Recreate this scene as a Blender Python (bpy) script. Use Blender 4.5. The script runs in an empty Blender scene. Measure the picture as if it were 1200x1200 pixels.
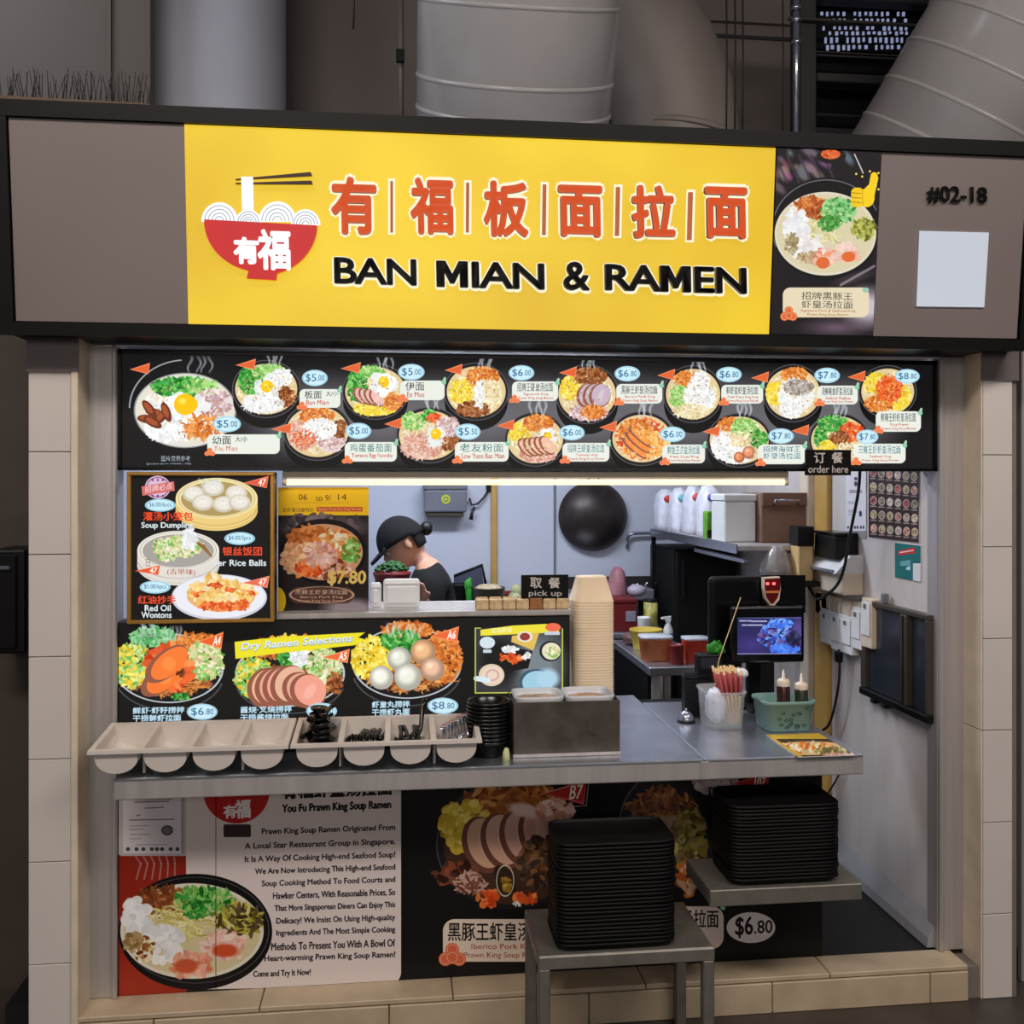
import bpy, bmesh, math, random
import numpy as np
from mathutils import Vector, Matrix

random.seed(7)
rng = np.random.default_rng(7)
S = bpy.context.scene
C = S.collection

# ------------------------------------------------------------------ camera, world, lamps, exposure
F, YAW, DIST, EYE, HORIZON = 1150.0, math.radians(6.5), 2.88, 1.56, 565.0
sY, cY = math.sin(YAW), math.cos(YAW)
cam = bpy.data.cameras.new('camera')
cam.sensor_width = 36; cam.lens = F / 1200 * 36; cam.shift_y = -(600 - HORIZON) / 1200
cam.clip_start = 0.05
co = bpy.data.objects.new('camera', cam); C.objects.link(co)
co.location = (0, -DIST, EYE); co.rotation_euler = (math.pi / 2, 0, -YAW)
S.camera = co
S.view_settings.view_transform = 'Standard'; S.view_settings.look = 'None'
S.view_settings.exposure = 0.0; S.view_settings.gamma = 1; S.view_settings.use_curve_mapping = False

w = bpy.data.worlds.new('hall_air'); S.world = w; w.use_nodes = True
w.node_tree.nodes['Background'].inputs[0].default_value = (0.80, 0.86, 1.0, 1)
w.node_tree.nodes['Background'].inputs[1].default_value = 0.075

def area(name, loc, aim, sx, sy, power, col):
    l = bpy.data.lights.new(name, 'AREA'); l.shape = 'RECTANGLE'; l.size = sx; l.size_y = sy
    l.energy = power; l.color = col
    o = bpy.data.objects.new(name, l); C.objects.link(o); o.location = loc
    o.rotation_euler = (Vector(aim) - Vector(loc)).to_track_quat('-Z', 'Y').to_euler()
    return o
area('hall_ceiling_lamp', (-1.2, -3.6, 4.6), (0.2, 0.0, 1.0), 2.4, 0.5, 112, (1.0, 0.90, 0.82))
area('hall_ceiling_lamp', (2.6, -3.2, 4.6), (1.0, 0.2, 1.0), 2.4, 0.5, 84, (1.0, 0.92, 0.86))
area('front_fill_light', (0.3, -5.2, 2.2), (0.4, 0, 1.2), 4.0, 0.8, 34, (1.0, 0.92, 0.85))  # added soft frontal fill, brightens the stall front and posts
area('daylight_opening', (-2.6, 1.2, 4.6), (0.6, 3.4, 3.2), 1.6, 1.6, 34, (0.80, 0.88, 1.0))
area('kitchen_ceiling_lamp', (0.30, 1.25, 2.32), (0.30, 1.25, 0.0), 1.2, 0.25, 34, (0.80, 0.87, 1.0))
area('kitchen_ceiling_lamp', (1.15, 0.45, 2.32), (1.15, 0.45, 0.0), 0.5, 0.2, 3.5, (0.95, 0.95, 1.0))

# ------------------------------------------------------------------ geometry of the view: a photo pixel on a real plane
def ray(px, py):
    u = (px - 600) / F; v = (HORIZON - py) / F
    return Vector((sY + u * cY, cY - u * sY, v))
EYEP = Vector((0, -DIST, EYE))
def P(px, py, Y):
    d = ray(px, py); return EYEP + d * ((Y + DIST) / d.y)
def PX(px, py, X):
    d = ray(px, py); return EYEP + d * (X / d.x)
def PZ(px, py, Z):
    d = ray(px, py); return EYEP + d * ((Z - EYE) / d.z)
def px_x(px, Y): return P(px, HORIZON, Y).x
def size(px, Y):                      # metres that px pixels cover near the picture's middle at depth Y
    return px * (Y + DIST + 0.05) / F

# ------------------------------------------------------------------ materials
def lin(c):
    return tuple(((v / 255) / 12.92 if v / 255 <= 0.04045 else ((v / 255 + 0.055) / 1.055) ** 2.4) for v in c[:3])
def mat(name, rgb, rough=0.5, metal=0.0, var=0.08, scale=12.0, bump=0.0, stretch=(1, 1, 1), emit=0.0, alpha=1.0, trans=0.0, spec=0.5, dark=None):
    m = bpy.data.materials.new(name); m.use_nodes = True
    nt = m.node_tree; b = nt.nodes['Principled BSDF']
    col = lin(rgb)
    tc = nt.nodes.new('ShaderNodeTexCoord'); mp = nt.nodes.new('ShaderNodeMapping')
    mp.inputs['Scale'].default_value = stretch
    nz = nt.nodes.new('ShaderNodeTexNoise'); nz.inputs['Scale'].default_value = scale; nz.inputs['Detail'].default_value = 5
    nt.links.new(tc.outputs['Object'], mp.inputs[0]); nt.links.new(mp.outputs[0], nz.inputs['Vector'])
    rp = nt.nodes.new('ShaderNodeValToRGB')
    lo = lin(dark) if dark else tuple(v * (1 - var) for v in col)
    rp.color_ramp.elements[0].color = (*lo, 1); rp.color_ramp.elements[0].position = 0.35
    rp.color_ramp.elements[1].color = (*[min(1, v * (1 + var * 0.6)) for v in col], 1); rp.color_ramp.elements[1].position = 0.65
    nt.links.new(nz.outputs['Fac'], rp.inputs[0])
    b.inputs['Roughness'].default_value = rough; b.inputs['Metallic'].default_value = metal
    b.inputs['Specular IOR Level'].default_value = spec
    if emit:
        b.inputs['Base Color'].default_value = (0.02, 0.02, 0.02, 1)
        nt.links.new(rp.outputs[0], b.inputs['Emission Color']); b.inputs['Emission Strength'].default_value = emit
    else:
        nt.links.new(rp.outputs[0], b.inputs['Base Color'])
    if bump:
        bp = nt.nodes.new('ShaderNodeBump'); bp.inputs['Strength'].default_value = bump; bp.inputs['Distance'].default_value = 0.002
        nt.links.new(nz.outputs['Fac'], bp.inputs['Height']); nt.links.new(bp.outputs[0], b.inputs['Normal'])
    if trans: b.inputs['Transmission Weight'].default_value = trans
    if alpha < 1: b.inputs['Alpha'].default_value = alpha
    return m
def img_mat(name, cv, emit=0.0, rough=0.4):
    im = bpy.data.images.new(name, cv.w, cv.h)
    a = np.ones((cv.h, cv.w, 4), np.float32); a[..., :3] = np.clip(cv.a, 0, 255)[::-1] / 255
    im.pixels.foreach_set(a.ravel()); im.update(); im.pack()
    m = bpy.data.materials.new(name); m.use_nodes = True; nt = m.node_tree; b = nt.nodes['Principled BSDF']
    t = nt.nodes.new('ShaderNodeTexImage'); t.image = im; t.extension = 'EXTEND'
    b.inputs['Roughness'].default_value = rough
    if emit:
        b.inputs['Base Color'].default_value = (0.012, 0.012, 0.012, 1)
        b.inputs['Specular IOR Level'].default_value = 0.15
        nt.links.new(t.outputs[0], b.inputs['Emission Color']); b.inputs['Emission Strength'].default_value = emit
    else:
        nt.links.new(t.outputs[0], b.inputs['Base Color'])
        b.inputs['Specular IOR Level'].default_value = 0.25
    return m

# ------------------------------------------------------------------ mesh builder
class MB:
    def __init__(s): s.bm = bmesh.new()
    def box(s, x0, x1, y0, y1, z0, z1, b=0.0, seg=1, rot=None):
        r = bmesh.ops.create_cube(s.bm, size=1)
        vs = r['verts']
        M = Matrix.Translation(((x0 + x1) / 2, (y0 + y1) / 2, (z0 + z1) / 2)) @ (rot or Matrix.Identity(4)) @ Matrix.Diagonal((abs(x1 - x0), abs(y1 - y0), abs(z1 - z0), 1))
        bmesh.ops.transform(s.bm, matrix=M, verts=vs)
        if b:
            es = list({e for v in vs for e in v.link_edges})
            bmesh.ops.bevel(s.bm, geom=es, offset=b, segments=seg, affect='EDGES', profile=0.5)
        return s
    def cyl(s, p0, p1, r0, r1=None, n=16, smooth=True):
        p0, p1 = Vector(p0), Vector(p1); r1 = r0 if r1 is None else r1
        d = (p1 - p0); q = d.to_track_quat('Z', 'Y')
        a = []; b = []
        for i in range(n):
            t = 2 * math.pi * i / n; e = Vector((math.cos(t), math.sin(t), 0))
            a.append(s.bm.verts.new(p0 + q @ (e * r0))); b.append(s.bm.verts.new(p1 + q @ (e * r1)))
        for i in range(n):
            f = s.bm.faces.new((a[i], a[(i + 1) % n], b[(i + 1) % n], b[i])); f.smooth = smooth
        s.bm.faces.new(a[::-1]); s.bm.faces.new(b)
        return s
    def tube(s, pts, r, n=8):
        pts = [Vector(p) for p in pts]; rings = []; up = None
        for i, p in enumerate(pts):
            d = (pts[min(i + 1, len(pts) - 1)] - pts[max(i - 1, 0)]).normalized()
            if up is None: up = d.orthogonal().normalized()
            up = (up - d * up.dot(d)).normalized(); sd = d.cross(up)
            rr = r[i] if isinstance(r, (list, tuple)) else r
            rings.append([s.bm.verts.new(p + (up * math.cos(2 * math.pi * k / n) + sd * math.sin(2 * math.pi * k / n)) * rr) for k in range(n)])
        for a, b in zip(rings, rings[1:]):
            for k in range(n):
                f = s.bm.faces.new((a[k], a[(k + 1) % n], b[(k + 1) % n], b[k])); f.smooth = True
        s.bm.faces.new(rings[0][::-1]); s.bm.faces.new(rings[-1])
        return s
    def lathe(s, prof, c=(0, 0, 0), n=24, M=None, sx=1, sy=1, sq=0):
        rings = []; M = M or Matrix.Identity(4)
        for r, z in prof:
            if r < 1e-6: rings.append([s.bm.verts.new(M @ Vector((0, 0, z)) + Vector(c))]); continue
            row = []
            for k in range(n):
                t = 2 * math.pi * k / n; x, y = math.cos(t), math.sin(t)
                if sq:
                    g = (abs(x) ** sq + abs(y) ** sq) ** (-1 / sq); x *= g; y *= g
                row.append(s.bm.verts.new(M @ Vector((x * r * sx, y * r * sy, z)) + Vector(c)))
            rings.append(row)
        for a, b in zip(rings, rings[1:]):
            for k in range(n):
                k2 = (k + 1) % n
                if len(a) == 1 and len(b) == 1: continue
                if len(a) == 1: f = s.bm.faces.new((a[0], b[k2], b[k]))
                elif len(b) == 1: f = s.bm.faces.new((a[k], a[k2], b[0]))
                else: f = s.bm.faces.new((a[k], a[k2], b[k2], b[k]))
                f.smooth = True
        return s
    def prism(s, pts, d):                      # planar loop of 3-D points pushed along d
        d = Vector(d)
        a = [s.bm.verts.new(Vector(p)) for p in pts]; b = [s.bm.verts.new(Vector(p) + d) for p in pts]
        s.bm.faces.new(a); s.bm.faces.new(b[::-1])
        n = len(pts)
        for i in range(n): s.bm.faces.new((a[i], b[i], b[(i + 1) % n], a[(i + 1) % n]))
        return s
    def ball(s, c, rx, ry, rz, u=14, v=9, M=None):
        r = bmesh.ops.create_uvsphere(s.bm, u_segments=u, v_segments=v, radius=1)
        T = Matrix.Translation(c) @ (M or Matrix.Identity(4)) @ Matrix.Diagonal((rx, ry, rz, 1))
        bmesh.ops.transform(s.bm, matrix=T, verts=r['verts'])
        for vv in r['verts']:
            for f in vv.link_faces: f.smooth = True
        return s
    def quad(s, a, b, c, d):
        s.bm.faces.new([s.bm.verts.new(Vector(p)) for p in (a, b, c, d)]); return s
    def jitter(s, amt):
        for v in s.bm.verts: v.co += Vector((random.uniform(-1, 1), random.uniform(-1, 1), random.uniform(-1, 1))) * amt
        return s
    def mesh(s, name):
        bmesh.ops.recalc_face_normals(s.bm, faces=s.bm.faces)
        me = bpy.data.meshes.new(name); s.bm.to_mesh(me); s.bm.free(); return me
ORIGIN = {}
def link(name, me, m, parent=None):
    o = bpy.data.objects.new(name, me)
    if m is not None and len(me.materials) == 0: me.materials.append(m)
    C.objects.link(o)
    if parent is not None:
        o.parent = parent
        o.matrix_parent_inverse = Matrix.Translation(-ORIGIN[parent.name]) if parent.name in ORIGIN else Matrix.Identity(4)
    return o
def obj(name, mb, m, parent=None):
    o = link(name, mb.mesh(name), m, parent)
    return o
def tag(o, label, cat, group=None):
    o['label'] = label; o['category'] = cat
    if group: o['group'] = group
    return o
def thing(name, label, cat, loc=(0, 0, 0), group=None):
    o = bpy.data.objects.new(name, None); C.objects.link(o); o.location = loc; o.empty_display_size = 0.02
    ORIGIN[o.name] = Vector(loc)
    return tag(o, label, cat, group)
def struct(name, mb, m, parent=None):
    o = obj(name, mb, m, parent)
    if parent is None: o['kind'] = 'structure'
    return o
def dup(root, loc, label=None, rot=None, cat=None):
    def cp(o, par):
        c = o.copy(); C.objects.link(c)
        if par is not None: c.parent = par
        for ch in list(o.children): cp(ch, c)
        return c
    r = cp(root, None); r.location = loc
    if rot is not None: r.rotation_euler = rot
    if label: r['label'] = label
    return r
def stuff(o): o['kind'] = 'stuff'; return o

# ------------------------------------------------------------------ printed artwork, computed here and mapped onto flat panels
_txt = {}
def text_tris(s, bold=0.0):
    k = (s, bold)
    if k not in _txt:
        cu = bpy.data.curves.new('tmp', 'FONT'); cu.body = s; cu.offset = bold; cu.resolution_u = 3
        ob = bpy.data.objects.new('tmp', cu); C.objects.link(ob)
        bpy.context.view_layer.update()
        me = ob.to_mesh(); me.calc_loop_triangles()
        v = np.empty(len(me.vertices) * 3, np.float32); me.vertices.foreach_get('co', v)
        t = np.empty(len(me.loop_triangles) * 3, np.int32); me.loop_triangles.foreach_get('vertices', t)
        v = v.reshape(-1, 3)[:, :2]; t = t.reshape(-1, 3)
        ob.to_mesh_clear(); bpy.data.objects.remove(ob); bpy.data.curves.remove(cu)
        _txt[k] = (v, t)
    return _txt[k]
FW = np.array((sY, cY, 0.0)); RT = np.array((cY, -sY, 0.0))
def proj(p):                                   # world points (n,3) -> photo pixels
    q = np.asarray(p, float) - np.array((0, -DIST, EYE))
    d = q @ FW
    return np.stack((600 + F * (q @ RT) / d, HORIZON - F * q[..., 2] / d), -1)
class Canvas:                                  # the print on a plane; shapes are given where the photograph shows them
    def __init__(s, O, U, V, res, bg):
        s.O, s.U, s.V = Vector(O), Vector(U), Vector(V)
        s.w = max(8, int(s.U.length * res)); s.h = max(8, int(s.V.length * res))
        s.a = np.empty((s.h, s.w, 3), np.float32); s.a[:] = bg
        ii, jj = np.meshgrid((np.arange(s.w) + .5) / s.w, (np.arange(s.h) + .5) / s.h)
        pts = np.array(s.O)[None, None] + ii[..., None] * np.array(s.U) + jj[..., None] * np.array(s.V)
        xy = proj(pts); s.X = xy[..., 0].astype(np.float32); s.Y = xy[..., 1].astype(np.float32)
        s.N = s.U.cross(s.V)
        s.k = s.w / max(1e-6, (s.X[s.h // 2, -1] - s.X[s.h // 2, 0]))    # canvas pixels per photo pixel
    def inv(s, px, py):
        d = ray(px, py); t = (s.O - EYEP).dot(s.N) / d.dot(s.N); q = EYEP + d * t - s.O
        return q.dot(s.U) / s.U.length_squared * s.w, q.dot(s.V) / s.V.length_squared * s.h
    def sl(s, x0, y0, x1, y1):
        c = [s.inv(x, y) for x in (x0, x1) for y in (y0, y1)]
        i0 = max(0, int(min(p[0] for p in c)) - 2); i1 = min(s.w, int(max(p[0] for p in c)) + 3)
        j0 = max(0, int(min(p[1] for p in c)) - 2); j1 = min(s.h, int(max(p[1] for p in c)) + 3)
        return (slice(j0, max(j0, j1)), slice(i0, max(i0, i1)))
    def mix(s, q, m, col):
        s.a[q] += (np.asarray(col, np.float32) - s.a[q]) * m[..., None]
    def ell(s, cx, cy, rx, ry, col, rot=0.0, soft=0.0, al=1.0, clip=None):
        R = max(rx, ry) + soft + 1
        q = s.sl(cx - R, cy - R, cx + R, cy + R)
        x = s.X[q] - cx; y = s.Y[q] - cy
        if x.size == 0: return
        if rot: c, n = math.cos(rot), math.sin(rot); x, y = x * c + y * n, -x * n + y * c
        d = np.sqrt((x / rx) ** 2 + (y / ry) ** 2)
        if soft: m = np.clip((1 - d) * min(rx, ry) / soft, 0, 1)
        else: m = np.clip(0.5 - (d - 1) * min(rx, ry) * s.k, 0, 1)
        s.mix(q, m * al, col)
    def ring(s, cx, cy, rx, ry, t, col, al=1.0, a0=None, a1=None):
        q = s.sl(cx - rx - t, cy - ry - t, cx + rx + t, cy + ry + t)
        x = s.X[q] - cx; y = s.Y[q] - cy
        d = np.abs(np.sqrt((x / rx) ** 2 + (y / ry) ** 2) - 1) * min(rx, ry) - t / 2
        m = np.clip(0.5 - d * s.k, 0, 1) * al
        if a0 is not None:
            an = np.degrees(np.arctan2(-y, x)) % 360; m = m * ((an >= a0) & (an <= a1))
        s.mix(q, m, col)
    def poly(s, pts, col, al=1.0):
        xs = [p[0] for p in pts]; ys = [p[1] for p in pts]
        q = s.sl(min(xs), min(ys), max(xs), max(ys)); x = s.X[q]; y = s.Y[q]
        ins = np.zeros(x.shape, bool); dm = np.full(x.shape, 1e9, np.float32)
        for i in range(len(pts)):
            (x0, y0), (x1, y1) = pts[i - 1], pts[i]
            if y0 != y1: ins ^= ((y0 > y) != (y1 > y)) & (x < (x1 - x0) * (y - y0) / (y1 - y0) + x0)
            l2 = (x1 - x0) ** 2 + (y1 - y0) ** 2 + 1e-9
            t = np.clip(((x - x0) * (x1 - x0) + (y - y0) * (y1 - y0)) / l2, 0, 1)
            dm = np.minimum(dm, (x - x0 - t * (x1 - x0)) ** 2 + (y - y0 - t * (y1 - y0)) ** 2)
        dm = np.sqrt(dm) * s.k
        s.mix(q, np.where(ins, np.clip(.5 + dm, 0, 1), np.clip(.5 - dm, 0, 1)) * al, col)
    def line(s, pts, t, col, al=1.0):
        for (x0, y0), (x1, y1) in zip(pts, pts[1:]):
            q = s.sl(min(x0, x1) - t, min(y0, y1) - t, max(x0, x1) + t, max(y0, y1) + t); x = s.X[q]; y = s.Y[q]
            l2 = (x1 - x0) ** 2 + (y1 - y0) ** 2 + 1e-9
            u = np.clip(((x - x0) * (x1 - x0) + (y - y0) * (y1 - y0)) / l2, 0, 1)
            d = np.sqrt((x - x0 - u * (x1 - x0)) ** 2 + (y - y0 - u * (y1 - y0)) ** 2) - t / 2
            s.mix(q, np.clip(.5 - d * s.k, 0, 1) * al, col)
    def rrect(s, x0, y0, x1, y1, r, col, al=1.0, sk=0.0):
        q = s.sl(x0 - 2, y0 - 2 - abs(sk * (x1 - x0)), x1 + 2, y1 + 2 + abs(sk * (x1 - x0))); x = s.X[q]; y = s.Y[q] - sk * (s.X[q] - x0)
        dx = np.abs(x - (x0 + x1) / 2) - (x1 - x0) / 2 + r; dy = np.abs(y - (y0 + y1) / 2) - (y1 - y0) / 2 + r
        d = np.hypot(np.maximum(dx, 0), np.maximum(dy, 0)) + np.minimum(np.maximum(dx, dy), 0) - r
        s.mix(q, np.clip(.5 - d * s.k, 0, 1) * al, col)
    def text(s, t, x0, y0, x1, y1, h, col, bold=0.0, slant=0.0):     # top-left, top-right, height: fitted to that box
        v, tr = text_tris(t)
        if len(v) == 0: return
        lo = v.min(0); hi = v.max(0); u = (v - lo) / np.maximum(hi - lo, 1e-6)
        if slant: u = u + np.stack((slant * u[:, 1] * h / max(1, x1 - x0), 0 * u[:, 1]), -1)
        X = x0 + u[:, 0] * (x1 - x0); Y = y0 + u[:, 0] * (y1 - y0) + (1 - u[:, 1]) * h
        c = np.array([s.inv(a, b) for a, b in ((x0, y0), (x1, y1), (x0, y0 + h))])
        ex = (c[1] - c[0]); ey = (c[2] - c[0])
        U = (X - x0) / (x1 - x0); V = (1 - u[:, 1])
        pt = c[0] + U[:, None] * ex + V[:, None] * ey
        m = np.zeros((s.h, s.w), bool)
        for a, b, d in pt[tr]:
            i0 = max(0, int(min(a[0], b[0], d[0]))); i1 = min(s.w, int(max(a[0], b[0], d[0])) + 2)
            j0 = max(0, int(min(a[1], b[1], d[1]))); j1 = min(s.h, int(max(a[1], b[1], d[1])) + 2)
            if i1 <= i0 or j1 <= j0: continue
            gx = np.arange(i0, i1)[None] + .5; gy = np.arange(j0, j1)[:, None] + .5
            e0 = (b[0] - a[0]) * (gy - a[1]) - (b[1] - a[1]) * (gx - a[0])
            e1 = (d[0] - b[0]) * (gy - b[1]) - (d[1] - b[1]) * (gx - b[0])
            e2 = (a[0] - d[0]) * (gy - d[1]) - (a[1] - d[1]) * (gx - d[0])
            m[j0:j1, i0:i1] |= ((e0 >= 0) & (e1 >= 0) & (e2 >= 0)) | ((e0 <= 0) & (e1 <= 0) & (e2 <= 0))
        for _ in range(int(round(bold * math.hypot(*ey) * 1.2))):
            n = m.copy(); n[1:] |= m[:-1]; n[:-1] |= m[1:]; n[:, 1:] |= m[:, :-1]; n[:, :-1] |= m[:, 1:]; m = n
        s.a[m] = col
    def clump(s, cx, cy, rx, ry, cols, sz=2.2, asp=1.5, dens=1.0, jit=22, ang=None):
        n = int(min(420, max(10, dens * 3.2 * rx * ry / (sz * sz))))
        for _ in range(n):
            t = random.random() * 6.283; r = math.sqrt(random.random())
            c = random.choice(cols); j = random.uniform(-jit, jit)
            z = sz * random.uniform(.6, 1.25)
            s.ell(cx + rx * r * math.cos(t), cy + ry * r * math.sin(t), z * asp, z / asp ** .5, [min(255, max(0, v + j)) for v in c], random.uniform(0, 3.14) if ang is None else ang + random.uniform(-.4, .4), al=.9)
    def noodles(s, cx, cy, rx, ry, cols, n=40, t=.9):
        for _ in range(n):
            a = random.random() * 6.283; r = math.sqrt(random.random()) * .8
            x, y = cx + rx * r * math.cos(a), cy + ry * r * math.sin(a)
            b = random.random() * 6.283; L = rx * random.uniform(.25, .5); k = random.uniform(-1.2, 1.2)
            pts = []
            for i in range(5): pts.append((x, y)); x += L / 4 * math.cos(b); y += L / 4 * math.sin(b) * ry / rx; b += k / 2
            c = random.choice(cols); j = random.uniform(-20, 20)
            s.line(pts, t, [min(255, max(0, v + j)) for v in c], .9)
    def egg(s, cx, cy, rx, ry, yr=.45):
        s.clump(cx, cy, rx * .85, ry * .85, [(250, 250, 245), (235, 240, 240)], min(rx, ry) * .4, 1.2, .7, 6)
        s.ell(cx, cy - ry * .1, rx * yr, ry * yr * 1.15, (250, 200, 20)); s.ell(cx - rx * .1, cy - ry * .25, rx * yr * .5, ry * yr * .5, (255, 232, 90), soft=2)
    def slices(s, cx, cy, dx, dy, n, rx, ry, col, rot, edge=(150, 90, 70)):
        for i in range(n):
            x, y = cx + dx * i, cy + dy * i
            s.ell(x, y, rx, ry, edge, rot); s.ell(x + rx * .12, y - ry * .06, rx * .86, ry * .88, [v + random.uniform(-10, 10) for v in col], rot)
            s.ell(x + rx * .1, y, rx * .3, ry * .6, [min(255, v + 22) for v in col], rot, soft=2, al=.7)
    def sphere(s, cx, cy, r, col):
        s.ell(cx, cy, r, r, [v * .72 for v in col]); s.ell(cx - r * .1, cy - r * .12, r * .88, r * .86, col, soft=r * .4)
        s.ell(cx - r * .25, cy - r * .3, r * .4, r * .35, [min(255, v + 40) for v in col], soft=r * .3)
    def steam(s, cx, cy, w_, h):
        for k in range(4):
            x = cx + (k - 1.5) * w_ * .5 + random.uniform(-2, 2); ph = random.uniform(0, 6)
            for i in range(16):
                f = i / 15; s.ell(x + math.sin(f * 5 + ph) * w_ * .16, cy - h * f + 4, 1.2 + 1.6 * f, 2.4, (222, 230, 236), soft=1.4, al=.42 * (1 - f * .7))
    def price(s, cx, cy, rx, ry, a, b='', col=(40, 100, 140)):
        s.ell(cx, cy, rx, ry, (205, 238, 250)); s.ring(cx, cy, rx * .93, ry * .9, .6, (130, 190, 220))
        s.text(a, cx - rx * .72, cy - ry * .5, cx + (rx * .1 if b else rx * .7), cy - ry * .5, ry * 1.05, col, .01)
        if b: s.text(b, cx + rx * .18, cy - ry * .38, cx + rx * .75, cy - ry * .38, ry * .72, col, .01)
    def flag(s, x, y, L, h, col=(238, 98, 40), t=None):
        s.poly([(x, y), (x + L, y - h * .7), (x + L * .92, y + h * .5)], [min(255, v + 40) for v in col])
        s.poly([(x + 2, y), (x + L - 1, y - h * .55), (x + L * .9, y + h * .38)], col)
        if t: s.text(t, x + L * .58, y - h * .36, x + L * .86, y - h * .4, h * .62, (255, 240, 225), .02, .15)
    def plaque(s, x0, y0, x1, y1, cn, en=(), col=(232, 236, 226), ink=(45, 55, 60), fl=True, enk=(190, 60, 45), cnw=None, sub=None):
        r = (y1 - y0) * .28
        s.rrect(x0, y0, x1, y1, r, col); s.ell(x1 - 1, y0 + 2, 3.0, 2.6, (140, 200, 165), .5); s.ell(x1, y0 - 1.5, 1.6, 2.6, (170, 215, 180), .3)
        n = len(cn); H = y1 - y0
        if isinstance(cn, str): cn = [cn]
        k = len(cn); hh = H * (.5 if en else .7) / k
        X1 = x0 + 6 + (cnw or (x1 - x0 - 12))
        for i, t in enumerate(cn): s.text(t, x0 + 6, y0 + H * .08 + i * hh, X1, y0 + H * .08 + i * hh, hh * .86, ink, .012)
        if sub: s.text(sub, X1 + 5, y0 + H * .1, X1 + 5 + 14, y0 + H * .1, H * .28, ink, .01)
        m = len(en)
        for i, t in enumerate(en):
            eh = H * .40 / m; fs = eh * (.66 if m == 1 else .8); ww = min(x1 - x0 - 13, len(t) * fs * .56); xs_ = x0 + 8 if m == 1 else (x0 + x1 - ww) / 2 + 1
            s.text(t, xs_, y1 - H * .42 + i * eh, xs_ + ww, y1 - H * .42 + i * eh, fs, enk, .006)
        if fl:
            for a, b in ((0, -3), (-3.4, 1), (3.4, 1), (0, .5)): s.ell(x0 + 3 + a, y1 - 1.5 + b, 3, 2.8, (238, 120, 70)); s.ring(x0 + 3 + a, y1 - 1.5 + b, 2.4, 2.2, .4, (255, 190, 150), .7)
def sheet(name, cv, m, parent=None, off=0.0015):        # the printed face of a panel
    n = cv.U.cross(cv.V).normalized()
    if n.dot(cv.O - EYEP) > 0: n = -n
    a = cv.O + n * off
    me = bpy.data.meshes.new(name)
    me.from_pydata([a, a + cv.V, a + cv.V + cv.U, a + cv.U], [], [(0, 1, 2, 3)])
    uv = me.uv_layers.new(name='uv')
    for i, t in enumerate(((0, 1), (0, 0), (1, 0), (1, 1))): uv.data[i].uv = t
    return link(name, me, m, parent)
def rect_canvas(x0, x1, z0, z1, Y, res, bg): return Canvas((x0, Y, z1), (x1 - x0, 0, 0), (0, 0, z0 - z1), res, bg)

# ------------------------------------------------------------------ materials in use
M = {}
M['tile'] = mat('glazed_wall_tile', (212, 202, 196), .28, var=.04, scale=3)
M['grout'] = mat('grout', (120, 110, 102), .8)
M['steel'] = mat('brushed_steel', (192, 186, 184), .42, .5, var=.10, scale=30, stretch=(1, 1, .03))
M['steel_top'] = mat('worn_steel_sheet', (196, 200, 210), .27, .85, var=.12, scale=9, bump=.05)
M['steel_dull'] = mat('dull_steel_frame', (134, 128, 120), .45, .6, var=.12, scale=20)
M['steel_dark'] = mat('smudged_dark_steel', (98, 90, 82), .4, .55, var=.3, scale=14)
M['cream'] = mat('cream_corner_guard', (222, 205, 182), .45)
M['black'] = mat('black_plastic', (11, 10, 10), .45, var=.2, spec=.3)
M['black_matt'] = mat('matt_black', (9, 8, 8), .7, var=.2, spec=.2)
M['black_gloss'] = mat('black_glossy_plastic', (8, 7, 8), .22, var=.2, spec=.4)
M['frame'] = mat('black_sign_frame', (13, 11, 10), .45, var=.2, spec=.25)
M['grey_sign'] = mat('taupe_grey_sign_panel', (120, 108, 105), .5, var=.04, scale=2)
M['white'] = mat('white_plastic', (226, 226, 226), .4, var=.03)
M['white_wall'] = mat('white_kitchen_panel', (196, 200, 214), .2, var=.03, scale=2)
M['side_wall'] = mat('stained_white_wall', (208, 200, 197), .5, var=.03, scale=4, stretch=(1, 2, .6), dark=(196, 187, 181))
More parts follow.
